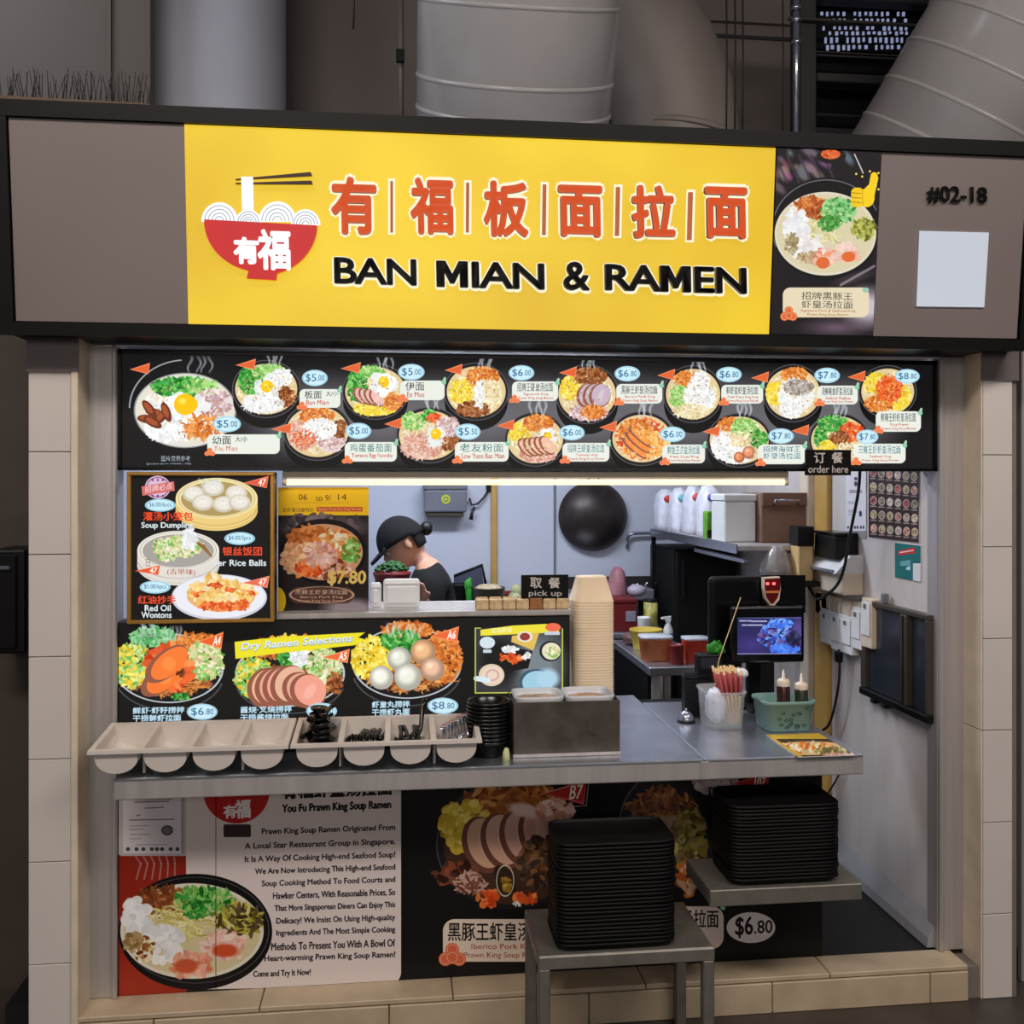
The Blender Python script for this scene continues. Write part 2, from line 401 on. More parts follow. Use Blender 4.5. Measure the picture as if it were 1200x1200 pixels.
def stain(m):
    nt = m.node_tree; b = nt.nodes['Principled BSDF']; src = b.inputs['Base Color'].links[0].from_socket
    tc = nt.nodes.new('ShaderNodeTexCoord'); mp = nt.nodes.new('ShaderNodeMapping'); mp.inputs['Scale'].default_value = (1, 34, 1.6)
    nz = nt.nodes.new('ShaderNodeTexNoise'); nz.inputs['Scale'].default_value = 1.6; nz.inputs['Detail'].default_value = 6
    r1 = nt.nodes.new('ShaderNodeValToRGB'); r1.color_ramp.elements[0].position = .50; r1.color_ramp.elements[1].position = .72
    sp = nt.nodes.new('ShaderNodeSeparateXYZ'); r2 = nt.nodes.new('ShaderNodeValToRGB'); e = r2.color_ramp.elements
    e[0].position = .38; e[0].color = (0, 0, 0, 1); e[1].position = .50; e[1].color = (1, 1, 1, 1); x = e.new(.66); x.color = (1, 1, 1, 1); x = e.new(.74); x.color = (0, 0, 0, 1)
    r3 = nt.nodes.new('ShaderNodeValToRGB'); e = r3.color_ramp.elements; e[0].position = .30; e[0].color = (0, 0, 0, 1); e[1].position = .52; e[1].color = (1, 1, 1, 1)
    hz = nt.nodes.new('ShaderNodeMath'); hz.operation = 'MULTIPLY'; hz.inputs[1].default_value = .6
    m1 = nt.nodes.new('ShaderNodeMath'); m1.operation = 'MULTIPLY'; m2 = nt.nodes.new('ShaderNodeMath'); m2.operation = 'MULTIPLY'; m3 = nt.nodes.new('ShaderNodeMath'); m3.operation = 'MULTIPLY'; m3.inputs[1].default_value = .55
    mx = nt.nodes.new('ShaderNodeMix'); mx.data_type = 'RGBA'; L = nt.links.new
    L(tc.outputs['Object'], mp.inputs[0]); L(mp.outputs[0], nz.inputs['Vector']); L(nz.outputs['Fac'], r1.inputs[0]); L(tc.outputs['Object'], sp.inputs[0])
    L(sp.outputs['Z'], hz.inputs[0]); L(hz.outputs[0], r2.inputs[0]); L(sp.outputs['Y'], r3.inputs[0]); L(r1.outputs[0], m1.inputs[0]); L(r2.outputs[0], m1.inputs[1]); L(m1.outputs[0], m2.inputs[0]); L(r3.outputs[0], m2.inputs[1]); L(m2.outputs[0], m3.inputs[0])
    L(m3.outputs[0], mx.inputs[0]); L(src, mx.inputs[6]); mx.inputs[7].default_value = (*lin((96, 84, 74)), 1); L(mx.outputs[2], b.inputs['Base Color'])
stain(M['side_wall'])
M['hall_wall'] = mat('taupe_hall_wall', (120, 108, 100), .5, var=.06, scale=1.5)
M['brown_wall'] = mat('brown_hall_wall', (70, 58, 48), .6, var=.06, scale=1.5)
M['concrete'] = mat('pale_painted_concrete', (176, 176, 186), .6, var=.06, scale=2.2)
M['dark_wall'] = mat('dark_brown_wall', (72, 62, 54), .7, var=.1)
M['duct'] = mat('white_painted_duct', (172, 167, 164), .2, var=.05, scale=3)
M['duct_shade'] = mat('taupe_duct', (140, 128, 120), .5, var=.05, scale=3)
M['plinth'] = mat('beige_stone_tile', (190, 170, 142), .45, var=.12, scale=9)
M['floor'] = mat('dark_grey_floor', (66, 58, 52), .45, var=.2, scale=6)
M['kfloor'] = mat('black_rubber_floor', (14, 14, 16), .6, var=.2)
M['plinth_side'] = mat('grey_cove', (150, 148, 150), .45)
M['gold'] = mat('gold_frame', (196, 148, 70), .35, .6, var=.1)
M['yellow_trim'] = mat('ochre_trim', (190, 150, 80), .45)
M['bin'] = mat('grey_beige_plastic', (214, 204, 196), .42, var=.03)
M['bowlblack'] = mat('black_melamine', (10, 9, 9), .25, var=.2)
M['tray'] = mat('black_moulded_tray', (9, 8, 8), .55, var=.15, spec=.22)
M['kraft'] = mat('pale_kraft_paper', (228, 204, 172), .7, var=.03)
M['skin'] = mat('skin', (212, 158, 130), .5, var=.04)
M['cloth_black'] = mat('black_cotton', (8, 7, 9), .9, var=.2, scale=60)
M['hair'] = mat('black_hair', (14, 11, 12), .5)
M['red'] = mat('red_plastic', (112, 22, 24), .4)
M['red_dark'] = mat('dark_red_plastic', (120, 24, 24), .45)
M['orange_red'] = mat('orange_red_plastic', (205, 60, 36), .4, var=.05)
M['teal'] = mat('pale_teal_plastic', (112, 144, 136), .45, var=.03)
M['teal_dark'] = mat('dark_teal_lace', (52, 84, 84), .6)
M['clear'] = mat('clear_plastic', (225, 228, 230), .12, var=.02, alpha=.26)
M['clear_milky'] = mat('milky_plastic', (226, 229, 236), .3, var=.05, alpha=.72)
M['bag'] = mat('white_plastic_bag', (222, 222, 232), .4, var=.12, scale=25, bump=.4)
M['green'] = mat('bright_green', (52, 160, 40), .5, var=.2)
M['veg'] = mat('leafy_green', (46, 96, 42), .6, var=.4, scale=40)
M['veg_light'] = mat('pale_cabbage', (176, 178, 132), .55, var=.2, scale=30)
M['cardboard'] = mat('brown_cardboard', (128, 98, 82), .8, var=.1)
M['cable'] = mat('black_cable', (20, 19, 20), .5)
M['wire_dark'] = mat('dark_wire', (28, 24, 22), .6)
M['wok'] = mat('dark_iron', (60, 52, 50), .42, .5, var=.3, scale=12)
M['tube_led'] = mat('warm_led_tube', (255, 230, 172), .5, var=.01, emit=1.9)
M['galv'] = mat('galvanised_pipe', (170, 172, 184), .25, .9)
M['grey_box'] = mat('grey_plastic_case', (112, 114, 124), .45)
M['orange_food'] = mat('orange_sauce', (196, 112, 62), .4, var=.2)
M['brown_sauce'] = mat('brown_sauce', (58, 30, 20), .25, var=.2)
M['wood'] = mat('pale_bamboo', (222, 186, 128), .6, var=.1)
M['pink_wrap'] = mat('dusty_red_wrapper', (176, 74, 74), .6, var=.15)
M['glass_dark'] = mat('dark_blue_pane', (40, 46, 56), .18, var=.1, spec=.6)
M['bronze'] = mat('dull_bronze_frame', (92, 84, 74), .4, .6)
M['soot'] = mat('dark_steelwork', (38, 35, 35), .6)
M['sky_slot'] = mat('daylit_slot', (180, 190, 235), .5, emit=.5)

# ------------------------------------------------------------------ setting: hall floor, stall shell, walls, pillars, plinth
X0, X1 = px_x(137, 0), 1.67
FL = 0.105                                        # stall floor level
struct('floor', MB().box(-4, 5, -4.5, 4.2, -.06, 0), M['floor'])
struct('floor_kitchen', MB().box(X0 - .3, 2.6, 0.0, 2.35, .005, FL - .005), M['kfloor'])
struct('wall_back', MB().box(X0 - .3, 2.6, 2.32, 2.42, 0, 2.40), M['white_wall'])
struct('wall_kitchen_left', MB().box(X0 - .2, X0 - .1, .10, 2.32, 0, 2.40), M['white_wall'])
struct('wall_right', MB().box(X1, X1 + .07, .03, 2.32, .0, 2.40), M['side_wall'])
struct('ceiling', MB().box(X0 - .4, 2.6, 0.02, 2.42, 2.40, 2.44), M['white_wall'])
b = MB()
for px in (650,): x = px_x(px, 2.319); b.box(x - .006, x + .006, 2.312, 2.322, .1, 2.3)
struct('trim_1', b, M['grey_box'])
x = px_x(579, 2.3); struct('trim_2', MB().box(x - .016, x + .016, 2.295, 2.32, .1, 2.35, .004), M['yellow_trim'])
p = PX(967, 600, X1); struct('trim_3', MB().box(X1 - .02, X1, p.y - .06, p.y + .06, .1, 2.38, .004), M['yellow_trim'])
p = PX(950, 600, X1); struct('trim_4', MB().box(X1 - .03, X1, p.y - .04, p.y + .04, .1, 2.38, .004), M['cream'])
struct('baseboard_right', MB().prism([(X1, 0.02, FL), (X1 - .035, .02, FL), (X1 - .03, .02, FL + .03), (X1, .02, FL + .09)], (0, 2.28, 0)), M['plinth_side'])
# small lower strip on the far wall, shelf line
struct('baseboard_back', MB().box(px_x(655, 2.3), px_x(800, 2.3), 2.30, 2.32, P(700, 690, 2.3).z, P(700, 676, 2.3).z), M['soot'])

def pillar(name, xa, xb, y0):
    top = 2.02
    r = struct(name, MB().box(xa, xb, y0 + .004, .32, 0, 2.0), M['grout'])
    js = [2.0, 1.642, 1.364, 1.087, .81, .532, .255, 0.0]
    for z1, z0 in zip(js, js[1:]):
        o = obj('tile', MB().box(xa + .001, xb - .016, y0, y0 + .006, z0 + .0012, z1 - .0012, .0012), M['tile'], r)
    return r
pl = pillar('wall_pillar_left', -.998, -.872, -.10)
obj('corner_guard', MB().box(-.887, -.868, -.106, .0, 0, 2.0, .004, 2), M['cream'], pl)
obj('shadow_band', MB().box(-.999, -.866, -.107, -.1, P(60, 436, -.1).z, 2.0), M['grey_sign'], pl)  # dark slab standing in for the sign's shadow on the pillar top
pr = pillar('wall_pillar_right', 1.747, 1.857, -.10)
for z0, z1 in ((0, .81), (.812, 2.0)):
    obj('side_tile', MB().box(1.742, 1.747, -.098, .02, z0, z1 - .001, .001), M['cream'], pr)
obj('shadow_band', MB().box(1.740, 1.858, -.107, -.1, P(1170, 446, -.1).z, 2.0), M['grey_sign'], pr)  # same painted sign shadow, as a dark slab on the right pillar
# stainless door posts
def post(name, xa, xb):
    r = struct(name, MB().box(xa, xb, -.004, .07, .105, 1.99, .003), M['steel'])
    return r
po = post('trim_post_left', px_x(96, 0), px_x(137, 0))
obj('edge_bead', MB().box(px_x(131, -.01), px_x(137, -.01), -.014, .0, .105, 1.95, .003), M['steel'], po)
po = post('trim_post_right', px_x(1102, 0), px_x(1137, 0) + .02)
obj('edge_bead', MB().box(px_x(1101, -.01), px_x(1106, -.01), -.014, .0, .105, 1.96, .003), M['steel'], po)
obj('inner_channel', MB().box(X1 - .012, X1 + .02, .0, .06, .105, 1.94, .002), M['steel'], po)
hz = P(600, 404, -.01).z
struct('trim_header', MB().box(-.90, 1.80, -.014, .05, hz - .022, 1.985, .002), mat('polished_header_steel', (205, 205, 212), .24, 1.0, var=.12, scale=7, stretch=(1, 1, .1)))
# plinth: stone edge tiles under the stall front
ps = struct('trim_plinth', MB().box(-.874, 1.742, -.088, .02, 0, FL - .012), M['grout'])
xs = [-.872, px_x(304, -.1), px_x(531, -.1), px_x(757, -.1), px_x(973, -.1), 1.70]
for a, c in zip(xs, xs[1:]):
    obj('tile', MB().box(a + .0015, c - .0015, -.10, .008, FL - .014, FL, .002), M['plinth'], ps)
xs = [-.872, px_x(180, -.1), px_x(456, -.1), px_x(690, -.1), px_x(905, -.1), px_x(1090, -.1), 1.70]
for a, c in zip(xs, xs[1:]):
    obj('tile', MB().box(a + .0015, c - .0015, -.103, -.088, 0, FL - .017, .002), M['plinth'], ps)

# ------------------------------------------------------------------ hall beyond and above the stall
struct('wall_hall_back', MB().box(-4, 5, 4.0, 4.2, 0, 6.2), M['hall_wall'])
x0, x1 = px_x(150, 3.0), px_x(330, 3.0)
struct('wall_column', MB().cyl(((x0 + x1) / 2, 3.2, 0), ((x0 + x1) / 2, 3.2, 6), (x1 - x0) / 2, n=48), M['concrete'])
struct('wall_hall_left', MB().box(-5, px_x(176, 2.46), 2.46, 2.56, 0, 5), M['brown_wall'])
xx = px_x(125, 2.44); struct('trim_wall_edge', MB().box(xx, xx + .02, 2.44, 2.462, 2.2, 5), M['brown_wall'])
xx = px_x(33, .3); struct('wall_far_left', MB().box(-3.2, xx + .05, .30, .40, 0, 2.4), M['dark_wall'])
struct('trim_neighbour_post', MB().box(px_x(1193, .0) , px_x(1240, .0), -.02, .08, 0, 2.0, .003), M['steel'])
xx = px_x(720, 3.6); struct('trim_riser', MB().box(xx - .05, xx + .03, 3.55, 3.7, 0, 6), M['hall_wall'])
# wall panel joints
b = MB()
zz = P(860, 42, 3.98).z; b.box(px_x(745, 3.98), px_x(936, 3.98), 3.985, 4.005, zz - .012, zz + .012)
struct('trim_panel_joint', b, M['soot'])
b = MB(); zz = P(800, 20, 3.98).z
b.box(px_x(715, 3.96), px_x(936, 3.96), 3.96, 3.995, zz - .02, zz + .012); struct('trim_ledge', b, M['hall_wall'])

def duct(label, foot, axis, r, seams, m, L0=-.6, L1=2.2, name='ventilation_duct'):
    ax = Vector(axis).normalized(); f = Vector(foot)
    t = thing(name, label, 'duct', f)
    obj('pipe', MB().cyl(f + ax * L0, f + ax * L1, r, n=64), m, t)
    for k in seams:
        b = MB(); q = ax.to_track_quat('Z', 'Y').to_matrix().to_4x4()
        b.lathe([(r - .002, -.012), (r + .007, -.006), (r + .007, .006), (r - .002, .012)], f + ax * k, 64, q)
        obj('seam', b, m, t)
    return t
f1 = P(600, 160, 2.15)
duct('broad white round duct rising behind the middle of the yellow sign', f1, (0, -.47, .88), size(111, 2.15), (.13, .28, .62), M['duct'])
f2 = P(1128, 165, 2.0)
duct('broad white round duct leaning over the grey #02-18 end of the sign', f2, (.40, -.44, .84), size(121, 2.0), (-.1, .1, .3, .5, .7, .9), M['duct'])
# elbow
b = MB(); Y = 3.1; pts = []
for px, py in ((668, -60), (700, -8), (738, 28), (768, 70), (788, 120), (796, 180), (798, 240)): pts.append(P(px, py, Y))
b.tube(pts, size(74, Y), 40)
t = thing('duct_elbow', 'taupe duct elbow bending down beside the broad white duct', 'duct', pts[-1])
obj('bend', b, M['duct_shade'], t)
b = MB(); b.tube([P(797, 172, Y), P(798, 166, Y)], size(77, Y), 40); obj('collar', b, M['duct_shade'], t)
# wires and pipes
for px, Yw, r, lab in ((851, 2.4, .005, 'first of three thin dark hanging wires beside the duct elbow'), (861, 2.42, .005, 'middle of three thin dark hanging wires beside the duct elbow'), (870, 2.44, .005, 'third of three thin dark hanging wires, nearest the steel gantry'), (917, 2.4, .004, 'single thin dark wire hanging just left of the shiny pipe'), (414, 2.4, .006, 'short dark wire hanging over the concrete column side')):
    a = P(px, -40, Yw); c = P(px, 170 if px > 500 else 34, Yw)
    tag(obj('hanging_wire', MB().tube([a, (a + c) / 2 + Vector((.004, 0, 0)), c], r, 6), M['wire_dark']), lab, 'wire', 'wires hanging above the stall')
b = MB(); b.cyl(P(933, 170, 2.3), P(933, -40, 2.3), .017, n=16)
t = thing('steel_pipe', 'shiny galvanised upright pipe beside the black steel gantry', 'pipe', P(933, 170, 2.3)); obj('pipe', b, M['galv'], t)
for y in (12, 26, 52): obj('clamp', MB().cyl(P(933, y, 2.3), P(933, y - 5, 2.3), .026, n=16), M['galv'], t)
b = MB(); b.cyl(P(470, 150, 3.2), P(470, 0, 3.2), .016, n=10)
t = thing('wall_conduit', 'dark conduit with a small junction box left of the big duct', 'conduit', P(470, 150, 3.2)); obj('conduit', b, M['hall_wall'], t)
q = P(469, 67, 3.15); obj('junction_box', MB().box(q.x - .025, q.x + .025, q.y - .03, q.y, q.z - .04, q.z + .04, .005), M['black'], t)
# dark steel frame with louvred skylight
t = thing('steel_gantry', 'black steel frame of posts and beams left of the leaning duct', 'gantry', P(947, 170, 2.7))
def bar(n, xa, ya, xb, yb, Y0, th, m=M['soot']):
    a, c = P(xa, ya, Y0), P(xb, yb, Y0)
    return obj(n, MB().box(a.x, c.x, Y0, Y0 + th, c.z, a.z, .006), m, t)
bar('post', 938, -40, 957, 178, 2.7, .16)
for ya, yb in ((-30, 6), (64, 72), (84, 102), (132, 142)): bar('beam', 957, ya, 1110, yb, 2.74, .1)
bar('backing', 957, 60, 1110, 154, 2.95, .03, M['black_matt'])
bar('pane', 957, 154, 1110, 175, 2.97, .02, mat('blue_grey_pane', (110, 122, 150), .4))
bar('rail', 925, 22, 1110, 29, 2.66, .03, M['bronze'])
t2 = thing('louvred_skylight', 'dark louvred plate with rows of small daylit slots behind the steel gantry', 'skylight', P(1010, 60, 2.9))
a, c = P(957, 4, 2.9), P(1090, 64, 2.9)
obj('plate', MB().box(a.x, c.x, 2.9, 2.93, c.z, a.z), M['black_matt'], t2)
b = MB()
for r, (y, h) in enumerate(((14, 7), (22, 5), (31, 6), (37, 5), (44, 8), (53, 8))):
    for k in range(16):
        px = 962 + k * 6.4 + r * 1.2 + random.uniform(-.6, .6)
        if px > 1062 or random.random() < .12: continue
        p0, p1 = P(px, y, 2.895), P(px + random.uniform(2, 3.2), y + h * random.uniform(.5, .85), 2.895)
        b.box(p0.x, p1.x, 2.892, 2.9, p1.z, p0.z)
stuff(obj('slots', b, M['sky_slot'], t2))
# bird spikes on the ledge above the sign's left end
# electrical box left of the pillar
a, c = P(-14, 644, .12), P(29, 766, .12)
t = thing('wall_box', 'black metal box on the dark wall left of the tiled pillar', 'box', ((a.x + c.x) / 2, .2, c.z))
obj('case', MB().box(a.x, c.x, .12, .30, c.z, a.z, .008, 2), M['black'], t)
obj('door', MB().box(a.x + .01, c.x - .02, .112, .12, c.z + .015, a.z - .015, .004), M['black'], t)
q = P(3, 666, .1); obj('handle', MB().box(q.x - .012, q.x + .02, .1, .112, q.z - .006, q.z + .006, .003), M['galv'], t)

# ------------------------------------------------------------------ the sign
YB, YT = -.20, -.25
zb_, zt_ = 1.979, 2.488
SO = Vector((px_x(11, YT) , YT, zt_)); SX = Vector((1, 0, 0)); SV = Vector((0, YB - YT, zb_ - zt_)); SN = SX.cross(SV).normalized()
if SN.y > 0: SN = -SN
def onsign(px, py, off=0.0):
    d = ray(px, py); return EYEP + d * ((SO + SN * off - EYEP).dot(SN) / d.dot(SN))
sx0, sx1 = px_x(20, YB), px_x(1190, YB)
sgn = thing('stall_sign', 'long backlit yellow shop sign reading BAN MIAN & RAMEN over the counter', 'sign', ((sx0 + sx1) / 2, -.1, zb_ - .04))
def signbox(name, xa, xb, fa, fb, th, off, m):      # a slab lying on the sign face, fa..fb = share of its height from the top
    p = SO + SV * fa + SN * off; q = SO + SV * fb + SN * off
    return obj(name, MB().prism([(xa, p.y, p.z), (xb, p.y, p.z), (xb, q.y, q.z), (xa, q.y, q.z)], -SN * th), m, sgn)
b = MB(); top, bot = SO - SV * .07, SO + SV * 1.055
b.prism([(sx0 - .035, top.y, top.z), (sx0 - .035, -.02, top.z), (sx0 - .035, -.02, bot.z), (sx0 - .035, bot.y, bot.z)], (sx1 - sx0 + .07, 0, 0))
obj('cabinet', b, M['frame'], sgn)
signbox('frame_rail', sx0 - .045, sx1 + .04, -.085, -.005, .05, .016, M['frame'])
signbox('frame_rail', sx0 - .045, sx1 + .04, 1.005, 1.07, .05, .016, M['frame'])
signbox('frame_rail', sx0 - .045, sx0 - .004, -.07, 1.055, .05, .015, M['frame'])
signbox('frame_rail', sx1 + .004, sx1 + .04, -.07, 1.055, .05, .015, M['frame'])
xy0, xy1 = px_x(219, -.225), px_x(904, -.225); xp1 = px_x(1027, -.225)
signbox('grey_panel', sx0, xy0, 0, 1, .01, .006, M['grey_sign'])
signbox('grey_panel', xp1, sx1, 0, 1, .01, .006, M['grey_sign'])
def sign_yellow():
    m = bpy.data.materials.new('backlit_yellow_acrylic'); m.use_nodes = True; nt = m.node_tree; b = nt.nodes['Principled BSDF']
    tc = nt.nodes.new('ShaderNodeTexCoord'); nz = nt.nodes.new('ShaderNodeTexNoise'); nz.inputs['Scale'].default_value = 2.2; nz.inputs['Detail'].default_value = 1
    rp = nt.nodes.new('ShaderNodeValToRGB'); rp.color_ramp.elements[0].position = .3; rp.color_ramp.elements[1].position = .7
    rp.color_ramp.elements[0].color = (*lin((228, 186, 38)), 1); rp.color_ramp.elements[1].color = (*lin((250, 214, 48)), 1)
    nt.links.new(tc.outputs['Object'], nz.inputs[0]); nt.links.new(nz.outputs[0], rp.inputs[0]); nt.links.new(rp.outputs[0], b.inputs['Emission Color'])
    b.inputs['Emission Strength'].default_value = .90; b.inputs['Base Color'].default_value = (*lin((90, 70, 10)), 1); b.inputs['Roughness'].default_value = .35
    return m
signbox('yellow_face', xy0, xy1, 0, 1, .01, .007, sign_yellow())
M['letter_orange'] = mat('lit_orange_letter', (216, 82, 36), .4, var=.06, emit=.95)
M['letter_side'] = mat('dark_red_letter_edge', (120, 42, 30), .5)
M['halo'] = mat('lit_white_backing', (255, 246, 214), .5, var=.02, emit=.98)
M['letter_black'] = mat('black_acrylic_letter', (28, 24, 18), .4)
M['sign_red'] = mat('lit_red_acrylic', (206, 10, 18), .4, var=.05, emit=.95)
M['sign_white'] = mat('lit_white_acrylic', (250, 252, 255), .4, var=.01, emit=1.05)
M['grey_line'] = mat('grey_line', (176, 182, 190), .5, emit=.8)
M['stick'] = mat('dark_brown_stick', (62, 28, 12), .5)
def sign_text(name, t, x0, y0, x1, y1, bold, off, depth, m, parent, fit=None, side=None):
    """one letter cut out of a sheet and fixed to the sign face; x0..y1 is where it shows"""
    cu = bpy.data.curves.new('tmp', 'FONT'); cu.body = t; cu.resolution_u = 3; cu.extrude = .5
    ob = bpy.data.objects.new('tmp', cu); C.objects.link(ob); bpy.context.view_layer.update()
    me = bpy.data.meshes.new_from_object(ob.evaluated_get(bpy.context.evaluated_depsgraph_get()))
    bpy.data.objects.remove(ob); bpy.data.curves.remove(cu)
    me.name = name
    if t == 'M':
        me = MB().prism([(0, 0, -.5), (.2, 0, -.5), (.2, .55, -.5), (.4, .12, -.5), (.5, .12, -.5), (.7, .55, -.5), (.7, 0, -.5), (.9, 0, -.5), (.9, .8, -.5), (.66, .8, -.5), (.45, .36, -.5), (.24, .8, -.5), (0, .8, -.5)], (0, 0, 1)).mesh(name)
    bm = bmesh.new(); bm.from_mesh(me); src = bm.verts[:] + bm.edges[:] + bm.faces[:]
    for k in range(8 if bold else 0):
        g = bmesh.ops.duplicate(bm, geom=src)['geom']
        bmesh.ops.translate(bm, vec=(bold * math.cos(k * math.pi / 4), bold * math.sin(k * math.pi / 4), 0), verts=[v for v in g if isinstance(v, bmesh.types.BMVert)])
    bm.to_mesh(me); bm.free()
    if fit is None:
        fit = (min(v.co.x for v in me.vertices), max(v.co.x for v in me.vertices), min(v.co.y for v in me.vertices), max(v.co.y for v in me.vertices))
    a, bb, c = onsign(x0, y0, off), onsign(x1, y0 + (x1 - x0) * .030, off), onsign(x0 + (y1 - y0) * .02, y1, off)
    ex, ey = bb - a, c - a
    for v in me.vertices:
        u = (v.co.x - fit[0]) / (fit[1] - fit[0]); k = (fit[3] - v.co.y) / (fit[3] - fit[2])
        v.co = a + ex * u + ey * k + SN * (depth * (v.co.z - .5))
    me.materials.clear()
    if side is not None:
        me.materials.append(m); me.materials.append(side)
        for f in me.polygons: f.material_index = 0 if abs(f.normal.dot(SN)) > .9 else 1
    return link(name, me, m, parent), fit
for t, x0, y0, x1, y1 in (('有', 387, 206, 441, 274), ('福', 480, 207, 531, 274), ('板', 566, 211, 619, 277), ('面', 654, 216, 706, 277), ('拉', 740, 216, 791, 279), ('面', 826, 218, 876, 279)):
    o, fit = sign_text('letter', t, x0, y0, x1, y1, .034, .024, .014, M['letter_orange'], sgn, side=M['letter_side'])
    sign_text('halo', t, x0, y0, x1, y1, .088, .0095, .002, M['halo'], o, fit)
for px, y0, y1 in ((459, 212, 272), (548, 214, 272), (638, 216, 275), (724, 219, 276), (809, 225, 281)):
    a, c = onsign(px - 1.6, y0, .02), onsign(px + 1.6, y1, .02)
    o = obj('divider', MB().prism([a, (c.x, a.y, a.z), c, (a.x, c.y, c.z)], -SN * .01), mat('dull_orange_bar', (196, 96, 40), .5, emit=.8) if px == 459 else bpy.data.materials['dull_orange_bar'], sgn)
    a, c = onsign(px - 4.2, y0 - 3, .009), onsign(px + 4.2, y1 + 3, .009)
    obj('halo', MB().prism([a, (c.x, a.y, a.z), c, (a.x, c.y, c.z)], -SN * .002), M['halo'], o)
for word, x0, x1, y0, h in (('BAN', 391, 488, 301, 31), ('MIAN', 511, 638, 305, 31), ('&', 660, 691, 306, 34), ('RAMEN', 709, 875, 309, 31)):
    # share the word's width out among its letters by their own advance
    full, _ = text_tris(word, .035); wd = full[:, 0].max() - full[:, 0].min(); lo = full[:, 0].min()
    pos = []
    for i in range(len(word)):
        v1, _ = text_tris(word[:i + 1], .035); e = v1[:, 0].max()
        v2, _ = text_tris(word[i], .035); pos.append((e - (v2[:, 0].max() - v2[:, 0].min()), e))
    for ch, (s0, s1) in zip(word, pos):
        a = x0 + (s0 - lo) / wd * (x1 - x0); e = x0 + (s1 - lo) / wd * (x1 - x0)
        o, fit = sign_text('letter', ch, a, y0 + (a - x0) * .028, e, y0 + (a - x0) * .028 + h, .024, .026, .016, M['letter_black'], sgn)
        sign_text('halo', ch, a, y0 + (a - x0) * .028 + .8, e, y0 + (a - x0) * .028 + h + 2.0, .065, .0095, .002, M['halo'], o, fit)
def sign_poly(name, pts, off, th, m, par): return obj(name, MB().prism([onsign(x, y, off) for x, y in pts], -SN * th), m, par)
em = sign_poly('bowl_emblem', [(240, 257), (371, 264)] + [(308 + 63.5 * math.cos(t) , 262 + 60 * math.sin(t)) for t in np.linspace(.05, 1.31, 14)] + [(323, 328), (289, 326), (291, 318)] + [(304 + 65 * math.cos(t), 258 + 60 * math.sin(t)) for t in np.linspace(1.8, 3.12, 14)], .03, .02, M['sign_red'], sgn)
for cx, cy, r in ((257, 257, 21), (325, 257, 22), (358, 261, 17), (291, 259, 15)):
    o = sign_poly('noodle_mound', [(cx + r * math.cos(t), cy + 2 - r * 1.05 * math.sin(t)) for t in np.linspace(0, math.pi, 18)], .024 if r != 15 else .028, .014, M['sign_white'], sgn)
    for k in (.82, .62, .42, .24):
        pts = [(cx + r * k * math.cos(t), cy + 2 - r * 1.05 * k * math.sin(t)) for t in np.linspace(0, math.pi, 14)]
        obj('noodle_line', MB().tube([onsign(x, y, .0245 if r != 15 else .0285) for x, y in pts], .0012, 5), M['grey_line'], o)
for i in range(4): sign_poly('noodle_strand', [(282.5 + 3.5 * i, 207), (285.3 + 3.5 * i, 207), (286.6 + 3.3 * i, 246), (283.8 + 3.3 * i, 246)], .036, .012, M['sign_white'], sgn)
sign_poly('chopstick', [(276, 209.6), (364, 201.5), (366, 206), (276, 211)], .026, .008, M['stick'], sgn)
sign_poly('chopstick', [(276, 214.2), (365, 211.5), (366.5, 216), (276, 215.6)], .026, .008, M['stick'], sgn)
sign_text('lettering', '有', 273, 277, 303, 309, .045, .036, .006, M['sign_white'], em)
sign_text('lettering', '福', 301, 268, 340, 316, .03, .036, .006, M['sign_white'], em)
# unit number, white sheet
o, _ = sign_text('lettering', '#02-18', 1087, 217, 1157, 238, .02, .014, .006, M['letter_black'], sgn)
o = sign_poly('white_sheet', [(1078, 270.5), (1159, 272.5), (1153.5, 360), (1074.5, 359)], .012, .003, mat('white_paper_glow', (226, 232, 244), .5, var=.03, scale=2, emit=.72), sgn)  # plain paper sheet; its brightness is put in as emission
# food poster on the sign
a = SO.copy(); a.x = xy1 + .003
fp = Canvas(a + SN * .008, (xp1 - xy1 - .006, 0, 0), SV, 1500, (26, 20, 24))
c = fp
for k in range(26):
    x = 905 + random.uniform(0, 90); y = 178 + random.uniform(0, 50)
    if (x - 905) * .55 + (y - 178) < 62: c.ell(x, y, random.uniform(6, 16), random.uniform(3, 8), [v + random.uniform(-35, 20) for v in (138, 116, 128)], random.uniform(.3, 1.4), soft=4, al=.8)
for x0 in range(5): c.line([(908 + 14 * x0, 182), (922 + 16 * x0, 214 + 4 * x0)], 3, (70, 55, 66), .7)
c.ell(974, 183, 17, 9, (28, 18, 18)); c.ell(973, 181, 11.5, 5.5, (226, 104, 48)); c.clump(973, 181, 9, 4, [(236, 120, 60), (210, 80, 40)], 1.6)
c.line([(1001, 181), (1008, 196), (1011, 203)], 1.4, (220, 210, 205))
c.ell(1016, 360, 38, 30, (206, 196, 208), soft=22); c.ell(980, 384, 50, 14, (120, 96, 116), soft=12, al=.8)
c.ell(968, 268, 64, 60, (14, 13, 14)); c.ring(968, 268, 63, 57, 1.3, (120, 116, 122), .9, 20, 200)
c.ell(967, 274, 59.5, 49, (230, 222, 200)); c.ell(967, 274, 57, 46, (224, 214, 176))
c.clump(951, 244, 22, 12, [(196, 98, 36), (226, 132, 60), (160, 70, 24)], 2.2, 2.2); c.clump(982, 247, 19, 15, [(110, 196, 110), (160, 216, 140), (70, 150, 70)], 2.2, 1.6)
